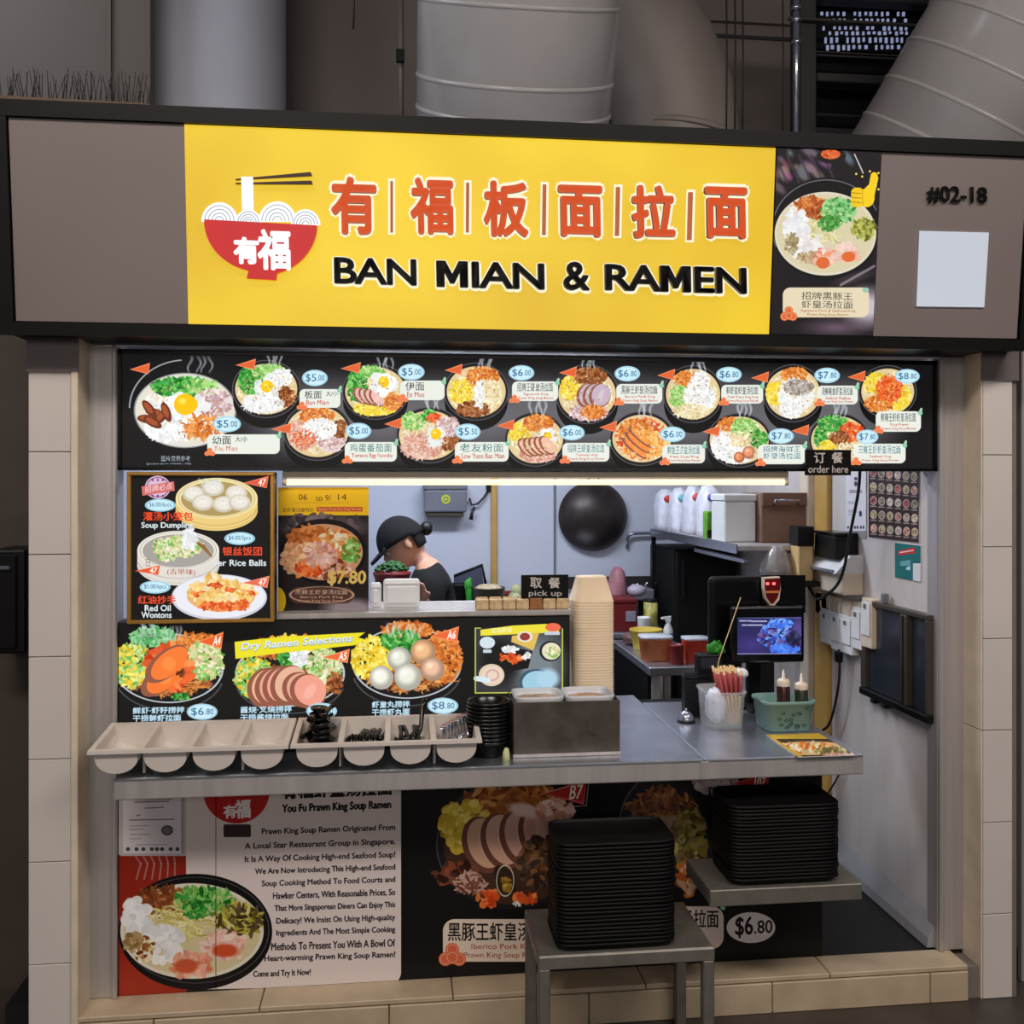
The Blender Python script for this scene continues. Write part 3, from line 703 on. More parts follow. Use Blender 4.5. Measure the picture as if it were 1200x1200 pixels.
c.noodles(965, 268, 26, 20, [(230, 222, 150), (200, 190, 110), (244, 238, 190)], 60, 1.4); c.clump(972, 262, 12, 9, [(96, 176, 80), (60, 130, 50)], 1.8)
c.clump(1012, 268, 14, 12, [(150, 158, 60), (92, 96, 34), (200, 200, 96)], 2.2, 1.8); c.clump(932, 264, 14, 20, [(250, 250, 250), (236, 236, 240)], 3.4, 1.2, jit=8); c.clump(943, 290, 20, 14, [(250, 248, 246), (232, 226, 222)], 3.4, 1.3, jit=8)
c.clump(927, 285, 8, 12, [(190, 178, 130), (160, 140, 100)], 2); c.clump(950, 302, 16, 6, [(210, 186, 150), (180, 150, 110)], 2)
c.clump(966, 302, 14, 10, [(244, 190, 170), (236, 140, 100), (250, 214, 200)], 3); c.clump(994, 296, 15, 11, [(246, 186, 166), (240, 206, 190)], 3); c.ell(994, 301, 8, 6, (232, 110, 52)); c.ell(964, 308, 8, 7, (230, 112, 58))
c.rrect(997, 220, 1012, 243, 6, (250, 206, 24)); c.ell(1015, 232, 9.5, 11, (255, 214, 30)); c.poly([(1008, 226), (1018, 216), (1020, 205), (1027, 203), (1029, 209), (1026, 222), (1023, 236), (1012, 236)], (255, 214, 30)); c.ell(1024, 206, 4, 4, (255, 214, 30))
for k in range(3): c.line([(998, 226 + 5.4 * k), (1009, 227 + 5.4 * k)], .9, (176, 120, 10))
c.line([(1010, 223), (1011, 241)], .7, (190, 130, 10))
for x, y in ((1003, 204), (1010, 207), (1019, 201), (1029, 203), (1026, 218), (1029, 222)): c.ell(x, y, 1.3, 1.3, (255, 224, 90))
c.ell(1000, 326, 34, 8, (60, 48, 54), -.3, soft=5); c.line([(985, 334), (1024, 312)], 3, (150, 140, 150), .8)
c.rrect(917, 337, 1018, 372, 9, (238, 224, 190)); c.ell(1014, 340, 4, 3, (160, 206, 180))
c.text('招牌黑豚王', 939, 342, 999, 343, 9, (60, 56, 52)); c.text('虾皇汤拉面', 939, 352, 999, 353, 9, (60, 56, 52))
c.text('Signature Pork & Seafood King', 938, 362.5, 1002, 363, 3.6, (170, 80, 50)); c.text('Prawn King Soup Ramen', 946, 367, 994, 367.5, 3.6, (170, 80, 50))
for dx, dy in ((0, -6), (-5, 1), (5, 1), (0, 0)): c.ell(924 + dx, 370 + dy, 5, 5, (228, 110, 58)); c.ring(924 + dx, 370 + dy, 3.6, 3.6, .6, (250, 180, 130))
sheet('food_poster', fp, img_mat('sign_food_print', fp, .95), sgn, .002)
# bird spikes on the ledge above the sign's left end
t = thing('ledge', 'brown timber ledge on top of the sign at its left end', 'ledge', P(80, 125, -.1))
a, c = P(-30, 118, -.2), P(205, 134, -.2); zt = top.z + .012
b = MB().prism([(a.x, -.22, zt), (c.x, -.22, zt), (c.x - .07, -.22, zt + .016), (a.x, -.22, zt + .022)], (0, .16, 0))
obj('board', b, mat('brown_board', (92, 72, 56), .7), t)
SPK = MB(); zb = Vector((a.x, -.14, zt + .034))
t = thing('bird_spike_strip', 'row of fine wire bird spikes on the brown ledge', 'bird spikes', zb)
for px in np.arange(-3, 179, 2.0):
    p0 = Vector((px_x(px, -.14), -.14 + random.uniform(-.03, .03), zb.z - .006))
    SPK.cyl(p0, p0 + Vector((random.uniform(-.02, .02), random.uniform(-.03, .03), random.uniform(.075, .09))), .0011, n=4)
stuff(obj('spikes', SPK, M['wire_dark'], t))
a, c = P(-6, 121, -.14), P(179, 127, -.14)
obj('base_strip', MB().box(a.x, c.x, -.16, -.12, zb.z - .012, zb.z - .002), M['wire_dark'], t)

# ------------------------------------------------------------------ printed food: palettes and bowls
GRN = [(58, 160, 62), (34, 118, 44), (120, 200, 90)]; LGR = [(150, 210, 110), (110, 180, 80), (196, 226, 150)]
ORG = [(226, 130, 50), (240, 160, 80), (196, 96, 34)]; RED = [(236, 96, 40), (246, 140, 70), (214, 74, 30)]
YEL = [(248, 216, 60), (236, 196, 40), (255, 236, 120)]; WHT = [(246, 246, 244), (228, 230, 232), (252, 252, 252)]
PNK = [(226, 170, 150), (206, 140, 122), (240, 200, 186)]; BRN = [(150, 84, 40), (116, 60, 28), (186, 116, 66)]
CRM = [(238, 222, 176), (222, 200, 146), (248, 240, 210)]; LIL = [(214, 186, 190), (236, 214, 216), (190, 150, 150)]
GRY = [(170, 160, 150), (140, 130, 124), (196, 188, 180)]
def bowl(c, cx, cy, rx, ry, items, soup=(226, 200, 150), rim=(30, 28, 30), side=.36, base=CRM):
    c.ell(cx, cy + ry * side, rx * .97, ry * .98, (10, 9, 10)); c.ell(cx, cy, rx, ry, rim); c.ring(cx, cy, rx * .985, ry * .985, .9, (110, 108, 114), .8)
    c.ell(cx, cy, rx * .91, ry * .87, soup); c.clump(cx, cy, rx * .82, ry * .8, base, max(1.1, rx * .034), 2.2, .55)
    for it in items:
        k, dx, dy, sx, sy = it[:5]; a = it[5:]
        x, y, u, v = cx + dx * rx, cy + dy * ry, sx * rx, sy * ry; z = max(1.15, rx * .038)
        if k == 'c': c.clump(x, y, u, v, a[0], z, *(a[1:] or (1.5,)))
        elif k == 'n': c.noodles(x, y, u, v, a[0], int(20 + u * v / 10), max(.9, rx * .03))
        elif k == 'e': c.egg(x, y, u, v)
        elif k == 's': c.slices(x, y, rx * a[1], ry * a[2], a[3], u, v, a[0], a[4])
        elif k == 'b': c.sphere(x, y, u, a[0])
    c.clump(cx, cy, rx * .75, ry * .7, [(176, 130, 90), (252, 244, 226), (150, 110, 76), (240, 214, 160)], max(.7, rx * .018), 2.0, .018)

# ------------------------------------------------------------------ top menu lightbox
mz0, mz1 = 1.594, 1.937
c = menu = rect_canvas(X0 + .006, X1 - .016, mz0 + .004, mz1 - .004, .004, 1100, (17, 16, 17))
for x in range(330, 1040, 40): c.ell(x, 488, 62, 64, (120, 118, 124), soft=44, al=.62)
c.ell(225, 470, 90, 60, (40, 40, 42), soft=30, al=.5)
# the large bowl at the left end
c.ring(218, 478, 66, 56, 1.6, (170, 176, 180), .9, 95, 180)
bowl(c, 217, 481, 60, 44, [('c', -.05, -.62, .6, .26, GRN), ('c', .35, -.62, .3, .2, LGR), ('c', .55, -.2, .34, .36, LIL), ('e', .06, -.12, .42, .42), ('c', -.3, .5, .5, .3, WHT, 2.6), ('n', .35, .45, .42, .36, ORG), ('c', .35, .45, .35, .3, ORG, 3.0, .4)], (232, 224, 200), (225, 222, 214), .02, WHT)
for x, y, r in ((-35, 3, .3), (-42, -2, .9), (-28, 8, -.8), (-44, 10, .1), (-22, 2, 1.2), (-38, 14, .5)): c.ell(217 + x, 481 + y, 12, 5, (110, 50, 26), r); c.ell(216 + x, 480 + y, 8, 3, (166, 84, 46), r)
c.ell(217, 474, 13, 12.5, (250, 196, 14)); c.ell(214, 470, 6, 5, (255, 230, 90), soft=3); c.steam(236, 432, 16, 18)
TB = [  # centre, radius, food on it
 (312, 456, 40, 34, [('c', -.45, -.3, .36, .5, GRN), ('c', .1, -.6, .5, .25, LGR), ('c', .45, -.4, .3, .3, WHT), ('c', .5, .25, .36, .36, BRN), ('c', -.1, .5, .6, .3, WHT, 2.5), ('e', .02, -.05, .4, .4)]),
 (440, 459, 39, 33, [('c', -.55, -.2, .3, .55, GRN), ('c', -.1, -.7, .4, .2, LGR), ('c', 0, .6, .65, .24, YEL), ('c', .5, .35, .3, .3, ORG), ('s', -.45, .15, .3, .2, (238, 190, 176), .16, .03, 4, .9), ('e', .25, -.3, .36, .4)]),
 (558, 459, 38, 34, [('c', -.45, 0, .36, .42, YEL), ('c', .2, -.5, .5, .35, ORG), ('c', .35, .1, .42, .5, CRM, 2), ('c', -.1, .6, .5, .26, BRN), ('c', .1, .1, .14, .5, WHT)]),
 (688, 462, 37, 35, [('c', -.55, -.2, .3, .4, YEL), ('c', .1, -.6, .5, .3, BRN), ('c', .05, .6, .6, .3, LIL), ('s', 0, .05, .34, .42, (196, 186, 190), .2, .0, 3, .3), ('c', .2, .6, .4, .22, ORG)]),
 (812, 462, 35, 34, [('c', -.2, -.5, .4, .3, ORG), ('c', -.45, .1, .34, .4, LGR), ('c', .2, .1, .5, .55, WHT, 2.6), ('c', -.1, .6, .6, .25, CRM), ('c', .25, -.5, .3, .3, WHT)]),
 (929, 461, 35, 34, [('c', .05, -.65, .45, .24, ORG), ('c', -.6, 0, .3, .4, YEL), ('c', .1, .05, .6, .55, WHT, 2.0), ('c', .2, -.2, .5, .25, GRY), ('c', -.05, .55, .4, .3, WHT)]),
 (1040, 459, 34, 31, [('c', -.4, -.3, .4, .4, YEL), ('c', .3, .2, .5, .5, YEL), ('c', -.3, .45, .5, .3, ORG), ('c', .05, -.1, .45, .5, RED)]),
 (372, 506, 40, 34, [('c', -.4, .1, .45, .5, PNK, 2), ('c', 0, -.55, .5, .3, ORG), ('c', .4, .3, .4, .4, LIL), ('c', .65, -.1, .2, .3, BRN), ('c', .05, -.1, .5, .36, WHT, 1.4, 1.4, 8), ('n', -.4, .2, .4, .4, RED)]),
 (503, 510, 39, 33, [('c', -.5, -.5, .36, .3, LGR), ('c', 0, -.7, .2, .2, GRN), ('c', .15, -.6, .25, .16, RED), ('c', -.2, .4, .65, .45, PNK, 2.2), ('c', .6, .15, .3, .4, BRN), ('c', .55, -.3, .36, .36, LIL), ('e', .2, .0, .36, .38)]),
 (627, 515, 36, 32, [('c', -.5, -.25, .34, .36, YEL), ('c', .1, -.6, .5, .3, ORG), ('e', .4, -.1, .3, .28), ('c', .1, .55, .6, .28, PNK), ('s', -.3, .3, .36, .22, (240, 190, 160), .17, -.02, 5, .9)]),
 (752, 514, 38, 32, [('c', 0, 0, .8, .75, RED, 1.8), ('c', -.2, -.3, .5, .4, ORG), ('c', .1, .2, .7, .5, [(250, 190, 90), (244, 150, 60), (255, 214, 140)]), ('s', -.25, .35, .5, .14, (248, 150, 70), .1, -.2, 3, .7)]),
 (866, 516, 38, 32, [('c', -.3, -.6, .34, .25, ORG), ('c', .15, -.5, .4, .3, LGR), ('c', .6, -.05, .28, .3, GRN), ('c', -.55, .2, .3, .5, WHT, 1.3, 1.3, 6), ('n', .1, -.05, .4, .34, CRM), ('c', -.1, .55, .5, .3, WHT), ('b', .3, .45, .2, .2, (244, 160, 120)), ('b', .0, .62, .17, .2, (240, 140, 90))]),
 (983, 516, 36, 32, [('c', -.2, -.6, .5, .3, GRN), ('c', -.6, -.1, .2, .4, GRN), ('c', .4, -.3, .4, .35, RED), ('c', .0, .0, .34, .34, BRN), ('c', -.4, .3, .3, .3, YEL), ('c', .3, .4, .4, .3, CRM)]),
]
for cx, cy, rx, ry, it in TB: bowl(c, cx, cy, rx, ry, it)
for x, y in ((322, 424), (452, 428), (570, 428), (690, 428), (505, 476), (630, 482), (755, 484), (872, 484), (985, 486), (820, 432)): c.steam(x, y, 9, 16)
for x, y in ((152, 433), (276, 428), (399, 432), (521, 434), (655, 437), (770, 440), (880, 443), (993, 442), (318, 503), (450, 497), (582, 499), (702, 501), (823, 506), (927, 505)): c.flag(x, y, 24 if x < 400 else 21, 11, (226, 102, 56))
NAME = '黑豚王虾皇汤拉面'
c.plaque(243, 509, 328, 532, '幼面', ('You Mian',), cnw=22, sub='大/小', enk=(200, 90, 60)); c.price(266, 497, 16.5, 9.5, '$5', '.00')
c.plaque(351, 456, 399, 478, '板面', ('Ban Mian',), cnw=20, sub='大/小'); c.price(369, 443, 15, 9.5, '$5', '.00')
c.plaque(469, 446, 521, 469, '伊面', ('Ee Mee',), cnw=22); c.price(482, 436, 15.5, 9.5, '$5', '.00')
c.plaque(600, 447, 654, 470, '招牌王虾皇汤拉面', ('Signature King', 'Prawn King Soup Ramen')); c.price(611, 437, 15, 9, '$6', '.00')
c.plaque(722, 450, 776, 473, NAME, ('Iberico Pork King', 'Prawn King Soup Ramen')); c.price(735, 438, 15, 9, '$6', '.80')
c.plaque(845, 451, 894, 473, '鲜虾皇虾皇汤拉面', ('Fresh Prawn King Soup', 'Prawn King Soup Ramen')); c.price(854, 439, 15, 9, '$6', '.80')
c.plaque(957, 452, 1005, 474, '海鲜鲍鱼虾皇汤拉面', ('Seafood Abalone', 'Prawn King Soup Ramen')); c.price(969, 440, 15, 9, '$7', '.80')
c.plaque(1026, 482, 1079, 506, '鲜辣王虾虾皇汤拉面', ('King Prawn', 'Prawn King Soup Ramen')); c.price(1063, 441, 14.5, 8.5, '$8', '.80')
c.plaque(404, 518, 465, 541, '鸡蛋番茄面', ('Tomato Egg Noodle',), ink=(60, 120, 120)); c.price(420, 505, 15, 9.5, '$5', '.00')
c.plaque(533, 518, 596, 541, '老友粉面', ('Low Yuen Ban Mian',), ink=(60, 120, 120)); c.price(548, 506, 15, 9.5, '$5', '.50')
c.plaque(659, 519, 714, 541, '招牌王虾皇汤拉面', ('Tonkotsu King', 'Prawn King Soup Ramen'), ink=(60, 120, 130)); c.price(670, 507, 15, 9, '$6', '.00')
c.plaque(776, 521, 826, 543, '鲜鱼王虾皇汤拉面', ('Fresh Sliced King', 'Prawn King Soup Ramen'), ink=(60, 120, 130)); c.price(788, 509, 15, 9, '$6', '.00')
c.plaque(888, 521, 944, 544, ('招牌海鲜王', '虾皇汤拉面'), (), ink=(60, 120, 140)); c.price(915, 511, 15, 9, '$7', '.80')
c.plaque(1000, 520, 1061, 543, '三鲜王虾虾皇汤拉面', ('Seafood King', 'Prawn King Soup Ramen'), ink=(60, 120, 130)); c.price(1016, 512, 13, 8.5, '$7', '.80')
c.text('图片仅供参考', 189, 534, 223, 534, 6.5, (190, 205, 215)); c.text('(pictures are for reference only)', 172, 542, 224, 542, 3, (190, 205, 215))
t = thing('menu_lightbox', 'long black backlit menu lightbox of noodle bowls under the yellow sign', 'lightbox', ((X0 + X1) / 2, .06, mz0))
obj('case', MB().box(X0, X1 - .012, .007, .12, mz0, mz1, .006, 2), M['black'], t)
sheet('menu_print', menu, img_mat('top_menu_print', menu, 1.05), t)
b = MB()
for xa, xb, za, zb2 in ((X0, X1 - .012, mz1 - .014, mz1), (X0, X1 - .012, mz0, mz0 + .008), (X0, X0 + .014, mz0, mz1), (X1 - .026, X1 - .012, mz0, mz1)): b.box(xa, xb, -.003, .008, za, zb2, .001)
obj('rim', b, M['black_gloss'], t)

# ------------------------------------------------------------------ dumpling lightbox with a gold frame
da, dc = P(150, 553, -.05), P(322, 728, -.05)
dz1, dz0 = da.z, dc.z
c = dump = rect_canvas(da.x + .008, dc.x - .008, dz0 + .008, dz1 - .008, -.052, 1500, (16, 13, 13))
def steamer(cx, cy, rx, ry, h, col, rimc):
    c.ell(cx, cy + h, rx, ry, [v * .86 for v in col]); c.poly([(cx - rx, cy), (cx + rx, cy), (cx + rx, cy + h), (cx - rx, cy + h)], col)
    c.ell(cx, cy + h, rx, ry, col); c.ring(cx, cy + h * .55, rx, ry, 1, [v * .8 for v in col], .7, 185, 355); c.ring(cx, cy + h * .85, rx, ry, 1, [v * .85 for v in col], .6, 185, 355)
    c.ell(cx, cy, rx, ry, rimc); c.ell(cx, cy + .5, rx * .87, ry * .84, [v * .74 for v in col]); c.ring(cx, cy, rx * .93, ry * .92, .6, [v * .8 for v in rimc])
steamer(254, 584, 48, 24, 14, (240, 208, 128), (248, 228, 168))
for x, y in ((227, 578), (250, 571), (277, 577), (238, 588), (262, 590), (281, 588)):
    c.ell(x, y + 1, 13, 9.5, (206, 196, 176)); c.ell(x, y, 12.5, 9, (240, 234, 222), soft=3); c.ell(x, y - 1, 6, 4, (252, 250, 244), soft=3)
    for k in range(7): c.line([(x, y - 3), (x + 8 * math.cos(k * .9), y - 2 + 6 * math.sin(k * .9))], .5, (210, 200, 184), .7)
steamer(209, 645, 48, 23, 18, (228, 222, 214), (238, 232, 222))
for x, y in ((190, 640), (205, 636), (216, 645), (196, 650), (228, 640)): c.clump(x, y, 11, 8, CRM + LGR, 1.8)
for k in range(5): c.line([(224 + 3 * k, 632 + 2 * k), (240 + 2 * k, 640 + 3 * k)], 2, (150, 100, 50))
c.clump(222, 632, 8, 12, WHT, 2.5); c.text('(古早味)', 196, 666, 229, 667, 8, (170, 70, 60)); c.text('日', 171, 655, 176, 655, 9, (150, 120, 100))
c.ell(257, 700, 56, 27, (206, 208, 220)); c.ell(257, 699, 54, 25, (238, 238, 246)); c.ell(259, 698, 40, 19, (238, 180, 110))
for x, y in ((232, 692), (250, 682), (270, 688), (288, 692), (244, 704), (264, 704), (282, 702)): c.clump(x, y, 11, 9, [(250, 214, 130), (244, 190, 100), (255, 236, 190)], 2.6, 1.6); c.clump(x + 2, y + 4, 8, 3, RED, 1.6)
c.clump(262, 711, 30, 4, RED, 1.8)
c.ell(185, 571, 15, 13.5, (222, 190, 214)); c.ring(185, 571, 13, 11.5, 1, (130, 70, 130)); c.poly([(166, 570), (204, 564), (205, 575), (167, 581)], (214, 110, 110)); c.text('招牌必点', 170, 570, 202, 565, 8, (255, 226, 226), .01)
for k in range(3): c.ell(179 + 6 * k, 562.5, 1.4, 1.2, (120, 50, 110)); c.ell(179 + 6 * k, 581, 1.4, 1.2, (120, 50, 110))
for x, y, t_ in ((188, 592, '$6.00/6pcs'), (281, 631, '$4.00/5pcs'), (182, 688, '$5.00/6pcs')):
    c.ell(x, y, 18, 7.5, (206, 240, 250)); c.ring(x, y, 16.5, 6.5, .6, (120, 190, 220)); c.text(t_, x - 13, y - 3.4, x + 13, y - 3.4, 6.6, (46, 110, 150))
c.text('灌汤小笼包', 168, 600, 226, 600, 10, (240, 76, 40), .03); c.text('Soup Dumpling', 166, 612, 226, 612, 8.5, (225, 236, 240), .04)
c.text('银丝饭团', 261, 641, 307, 641, 10, (240, 76, 40), .03); c.text('ver Rice Balls', 250, 656, 312, 656, 7, (225, 236, 240), .04)
c.text('红油抄手', 162, 698, 206, 698, 9.5, (240, 76, 40), .03); c.text('Red Oil', 170, 709, 200, 709, 7, (225, 236, 240), .04); c.text('Wontons', 166, 717, 201, 717, 7, (225, 236, 240), .04)
c.flag(285, 566, 30, 12, (226, 90, 60), '47'); c.flag(158, 669, 30, 10, (226, 90, 50), '47'); c.flag(284, 683, 32, 12, (236, 110, 80), '47'); c.steam(245, 566, 14, 9); c.steam(220, 634, 8, 14)
t = thing('dumpling_lightbox', 'backlit dumpling and wonton menu lightbox in a thin gold frame', 'lightbox', ((da.x + dc.x) / 2, -.03, dz0))
obj('case', MB().box(da.x, dc.x, -.05, .004, dz0, dz1, .003), M['black'], t)
sheet('menu_print', dump, img_mat('dumpling_print', dump, 1.0), t)
for xa, xb, za, zb2 in ((da.x, dc.x, dz1 - .010, dz1), (da.x, dc.x, dz0, dz0 + .010), (da.x, da.x + .011, dz0 + .01, dz1 - .01), (dc.x - .011, dc.x, dz0 + .01, dz1 - .01)):
    obj('frame_rail', MB().box(xa, xb, -.064, -.048, za, zb2, .002), M['gold'], t)

# ------------------------------------------------------------------ counter, lower lightbox, ledge
CT, CY0, CX1 = .785, -.215, px_x(1012, -.215)
t = thing('service_counter', 'stainless steel service counter with a folded front edge along the stall front', 'counter', (.3, .2, 0))
seam = .846
obj('worktop', MB().box(-.745, seam - .001, CY0, .62, CT - .012, CT, .003), M['steel_top'], t)
obj('worktop', MB().box(seam + .001, CX1, CY0, .50, CT - .012, CT, .003), M['steel_top'], t)
obj('front_edge', MB().box(-.745, seam - .001, CY0, CY0 + .02, CT - .058, CT - .004, .004, 2), M['steel'], t)
obj('front_edge', MB().box(seam + .001, CX1, CY0, CY0 + .02, CT - .058, CT - .004, .004, 2), M['steel'], t)
obj('end_edge', MB().box(CX1 - .02, CX1, CY0 + .02, .50, CT - .058, CT - .004, .003), M['steel'], t)
cbx = px_x(964, .0)
obj('base_cabinet', MB().box(X0 + .004, cbx, .012, .60, FL, CT - .012), M['black_matt'], t)
obj('seam_cover', MB().box(seam - .012, seam + .012, CY0 - .002, CY0 + .0, CT - .056, CT - .006, .001), M['steel'], t)
lx1 = px_x(668, .006); LZ = 1.165
c = low = rect_canvas(X0 + .004, lx1 - .004, CT + .004, LZ - .004, .004, 1250, (17, 17, 15))
def dry(cx, cy, rx, ry, items):
    c.ring(cx, cy + 10, rx * 1.02, ry * 1.05, 1.6, (120, 124, 130), .5, 190, 350); c.ell(cx, cy + 4, rx, ry, (20, 20, 22)); c.ring(cx, cy + 3, rx, ry, 1.6, (190, 196, 202)); c.ell(cx, cy + 2, rx * .95, ry * .94, (22, 20, 20))
    c.clump(cx, cy + ry * .35, rx * .8, ry * .5, BRN + [(196, 130, 60), (220, 160, 90)], 2.2, 2.6); c.noodles(cx, cy + ry * .4, rx * .82, ry * .5, BRN + ORG, 90, 1.3)
    for it in items:
        k, x, y, u, v = it[:5]; a = it[5:]
        if k == 'c': c.clump(cx + x, cy + y, u, v, a[0], a[1] if len(a) > 1 else 2.1, 1.7)
        elif k == 's': c.slices(cx + x, cy + y, a[1], a[2], a[3], u, v, a[0], a[4])
        elif k == 'b': c.sphere(cx + x, cy + y, u, a[0])
dry(198, 780, 63, 40, [('c', -42, 0, 24, 26, LGR + YEL), ('c', 30, -24, 30, 14, ORG), ('c', -18, -34, 26, 12, [(150, 210, 150), (90, 170, 100)]), ('c', 42, -6, 22, 22, CRM + LGR), ('c', 0, 2, 26, 26, RED, 5), ('s', -8, 14, 30, 15, (244, 130, 50), 5, -16, 2, -.7), ('c', 14, 8, 4, 4, [(110, 50, 20)], 2), ('c', 14, 36, 8, 3, GRN)])
dry(340, 786, 63, 38, [('c', -42, 8, 22, 24, YEL + LGR), ('c', -22, -26, 20, 12, ORG), ('c', 4, -14, 18, 12, GRN), ('c', 10, -32, 34, 10, YEL + ORG), ('c', 40, -6, 20, 20, CRM + LGR), ('c', 10, -22, 10, 18, WHT), ('s', -28, 20, 22, 24, (238, 176, 150), 9, -1, 4, .5), ('s', 12, 22, 22, 20, (240, 166, 150), 9, 2, 2, .6), ('c', 52, 14, 8, 12, BRN)])
dry(477, 774, 63, 41, [('c', -40, -2, 24, 26, YEL), ('c', 0, -36, 30, 9, ORG), ('c', -8, -24, 22, 12, GRN), ('c', 42, -4, 22, 30, ORG), ('b', -9, -2, 14, 14, (236, 236, 220)), ('b', 19, -10, 15, 15, (246, 190, 140)), ('b', -30, 20, 14, 14, (250, 246, 232)), ('b', 1, 19, 16, 16, (244, 242, 226)), ('b', 30, 10, 14, 14, (246, 196, 166))])
for x, y in ((172, 742), (204, 746), (462, 742), (484, 744)): c.steam(x, y, 9, 16)
c.poly([(275, 752), (330, 746), (428, 741), (420, 747), (430, 750), (416, 756), (330, 765), (276, 772)], (240, 228, 40)); c.text('Dry Ramen Selections', 282, 754, 412, 744, 10.5, (120, 140, 170), .05, .2); c.text('Dry Ramen Selections', 282, 753.5, 412, 743.5, 10.5, (226, 240, 250), .02, .2)
c.flag(232, 752, 30, 17, (238, 100, 44), 'A4'); c.flag(378, 770, 32, 14, (240, 110, 60), 'A5'); c.flag(504, 745, 34, 16, (240, 104, 56), 'A6')
for x, t1, t2_, px_, py_, pr_ in ((156, '鲜虾·虾籽捞拌', '干捞鲜虾拉面', 237, 834, ('$6', '.80')), (282, '酱烧·叉烧捞拌', '干捞酱烧拉面', 377, 833, ('$6', '.80')), (436, '虾皇丸捞拌', '干捞虾丸面', 519, 827, ('$8', '.80'))):
    yy = py_ - 5; c.text(t1, x, yy, x + 60 - (16 if x > 400 else 0), yy - 1, 7.5, (190, 222, 240), .03); c.text(t2_, x, yy + 9, x + 56 - (12 if x > 400 else 0), yy + 8, 7.5, (190, 222, 240), .03)
    c.price(px_, py_, 18, 9.5, *pr_)
# inset poster at the right end
q0, q1 = (557, 735), (658, 813)
c.poly([(557, 736), (659, 734), (659, 812), (557, 812)], (56, 58, 60)); c.ell(630, 780, 40, 50, (140, 152, 160), soft=26, al=.8); c.ell(585, 775, 30, 34, (24, 24, 24), soft=14)
c.poly([(563, 738), (600, 733), (640, 731), (656, 736), (654, 741), (563, 745)], (240, 226, 60)); c.text('超值套餐', 576, 736, 600, 735, 6, (250, 250, 220)); c.ell(648, 735, 9, 5, (240, 110, 80)); c.poly([(600, 745), (632, 741), (625, 762), (599, 752)], (226, 190, 90)); c.ell(615, 746, 9, 6.5, (236, 226, 210)); c.ell(615, 746, 6, 4.5, (150, 60, 50))
c.ell(571, 753, 9, 7, (214, 228, 236)); c.rrect(566, 761, 576, 765, 1, (200, 216, 226)); c.poly([(584, 770), (594, 757), (624, 763), (619, 783), (600, 786)], (18, 18, 20)); c.clump(599, 762, 9, 4, WHT, 2.4); c.clump(600, 771, 13, 3.5, RED, 2.4, 1.8, 1.4); c.clump(617, 769, 5, 3, WHT, 2)
c.ell(645, 763, 13, 12, (34, 34, 38)); c.ell(646, 763, 11, 10, (232, 226, 196)); c.clump(648, 764, 7, 6, CRM + LGR, 1.6); c.rrect(638, 740, 656, 744, 1, (200, 208, 216))
c.ell(576, 791, 15, 13, (226, 206, 180)); c.ell(577, 791, 12, 10, (238, 214, 196)); c.ring(577, 791, 7, 6, 2, (216, 170, 160)); c.line([(558, 795), (572, 797)], 6, (220, 236, 244)); c.ell(628, 799, 20, 15, (60, 90, 110)); c.ell(630, 800, 18, 14, (160, 206, 226)); c.ell(642, 795, 16, 14, (176, 212, 232), soft=6)
c.line([(557, 736), (557, 812), (659, 811), (659, 737)], 1.4, (206, 206, 90)); c.line([(557, 736), (563, 736)], 1.2, (206, 206, 90))
t = thing('ramen_lightbox', 'low black backlit lightbox of three dry ramen bowls behind the cutlery bins', 'lightbox', ((X0 + lx1) / 2, .08, CT))
obj('case', MB().box(X0, lx1, .007, .15, CT, LZ, .004, 2), M['black'], t)
sheet('menu_print', low, img_mat('dry_ramen_print', low, 1.0), t)
t = thing('serving_ledge', 'thin steel serving ledge on top of the dry ramen lightbox', 'ledge', (.3, .1, LZ))
obj('shelf', MB().box(px_x(322, .0), lx1 + .004, -.006, .26, LZ, LZ + .016, .003), M['steel'], t)
LT = LZ + .016
# warm tube along the underside of the top menu
a, c2 = P(331, 562, .03), P(924, 564, .03); zt_l = mz0 - .034
t = thing('led_tube', 'long warm glowing tube lamp under the top menu lightbox', 'lamp', ((a.x + c2.x) / 2, .04, zt_l))
obj('tube', MB().cyl((a.x, .035, zt_l), (c2.x, .035, zt_l), .0088, n=14), M['tube_led'], t)
for x in (a.x, c2.x - .012): obj('end_cap', MB().cyl((x, .035, zt_l), (x + .012, .035, zt_l), .0105, n=14), M['cream'], t)
obj('bracket', MB().box(a.x, c2.x, .03, .06, zt_l + .012, mz0 - .001, .002), M['cream'], t)

# poster standing on the ledge
a, c2 = P(326, 571, .05), P(432, 715, .05)
c = win = rect_canvas(a.x, c2.x, LT + .002, a.z, .049, 1700, (40, 34, 34))
c.rrect(320, 560, 440, 604, 1, (246, 196, 26)); c.text('06', 350, 579, 360, 579, 7, (90, 60, 20)); c.text('to 9/', 370, 580, 388, 580, 7, (90, 60, 20)); c.text('14', 396, 579, 406, 579, 7, (90, 60, 20)); c.line([(345, 589), (410, 589)], .6, (200, 150, 30))
c.text('王虾皇拉面特价', 331, 595, 368, 595, 5, (90, 60, 20)); c.rrect(371, 594, 425, 599.5, 1, (206, 90, 40)); c.text('Special Price For King Ramen', 373, 595, 423, 595, 3.8, (250, 210, 150))
c.ell(380, 618, 60, 16, (108, 92, 96), soft=8); c.clump(380, 612, 48, 7, [(70, 58, 62), (120, 104, 110)], 5)
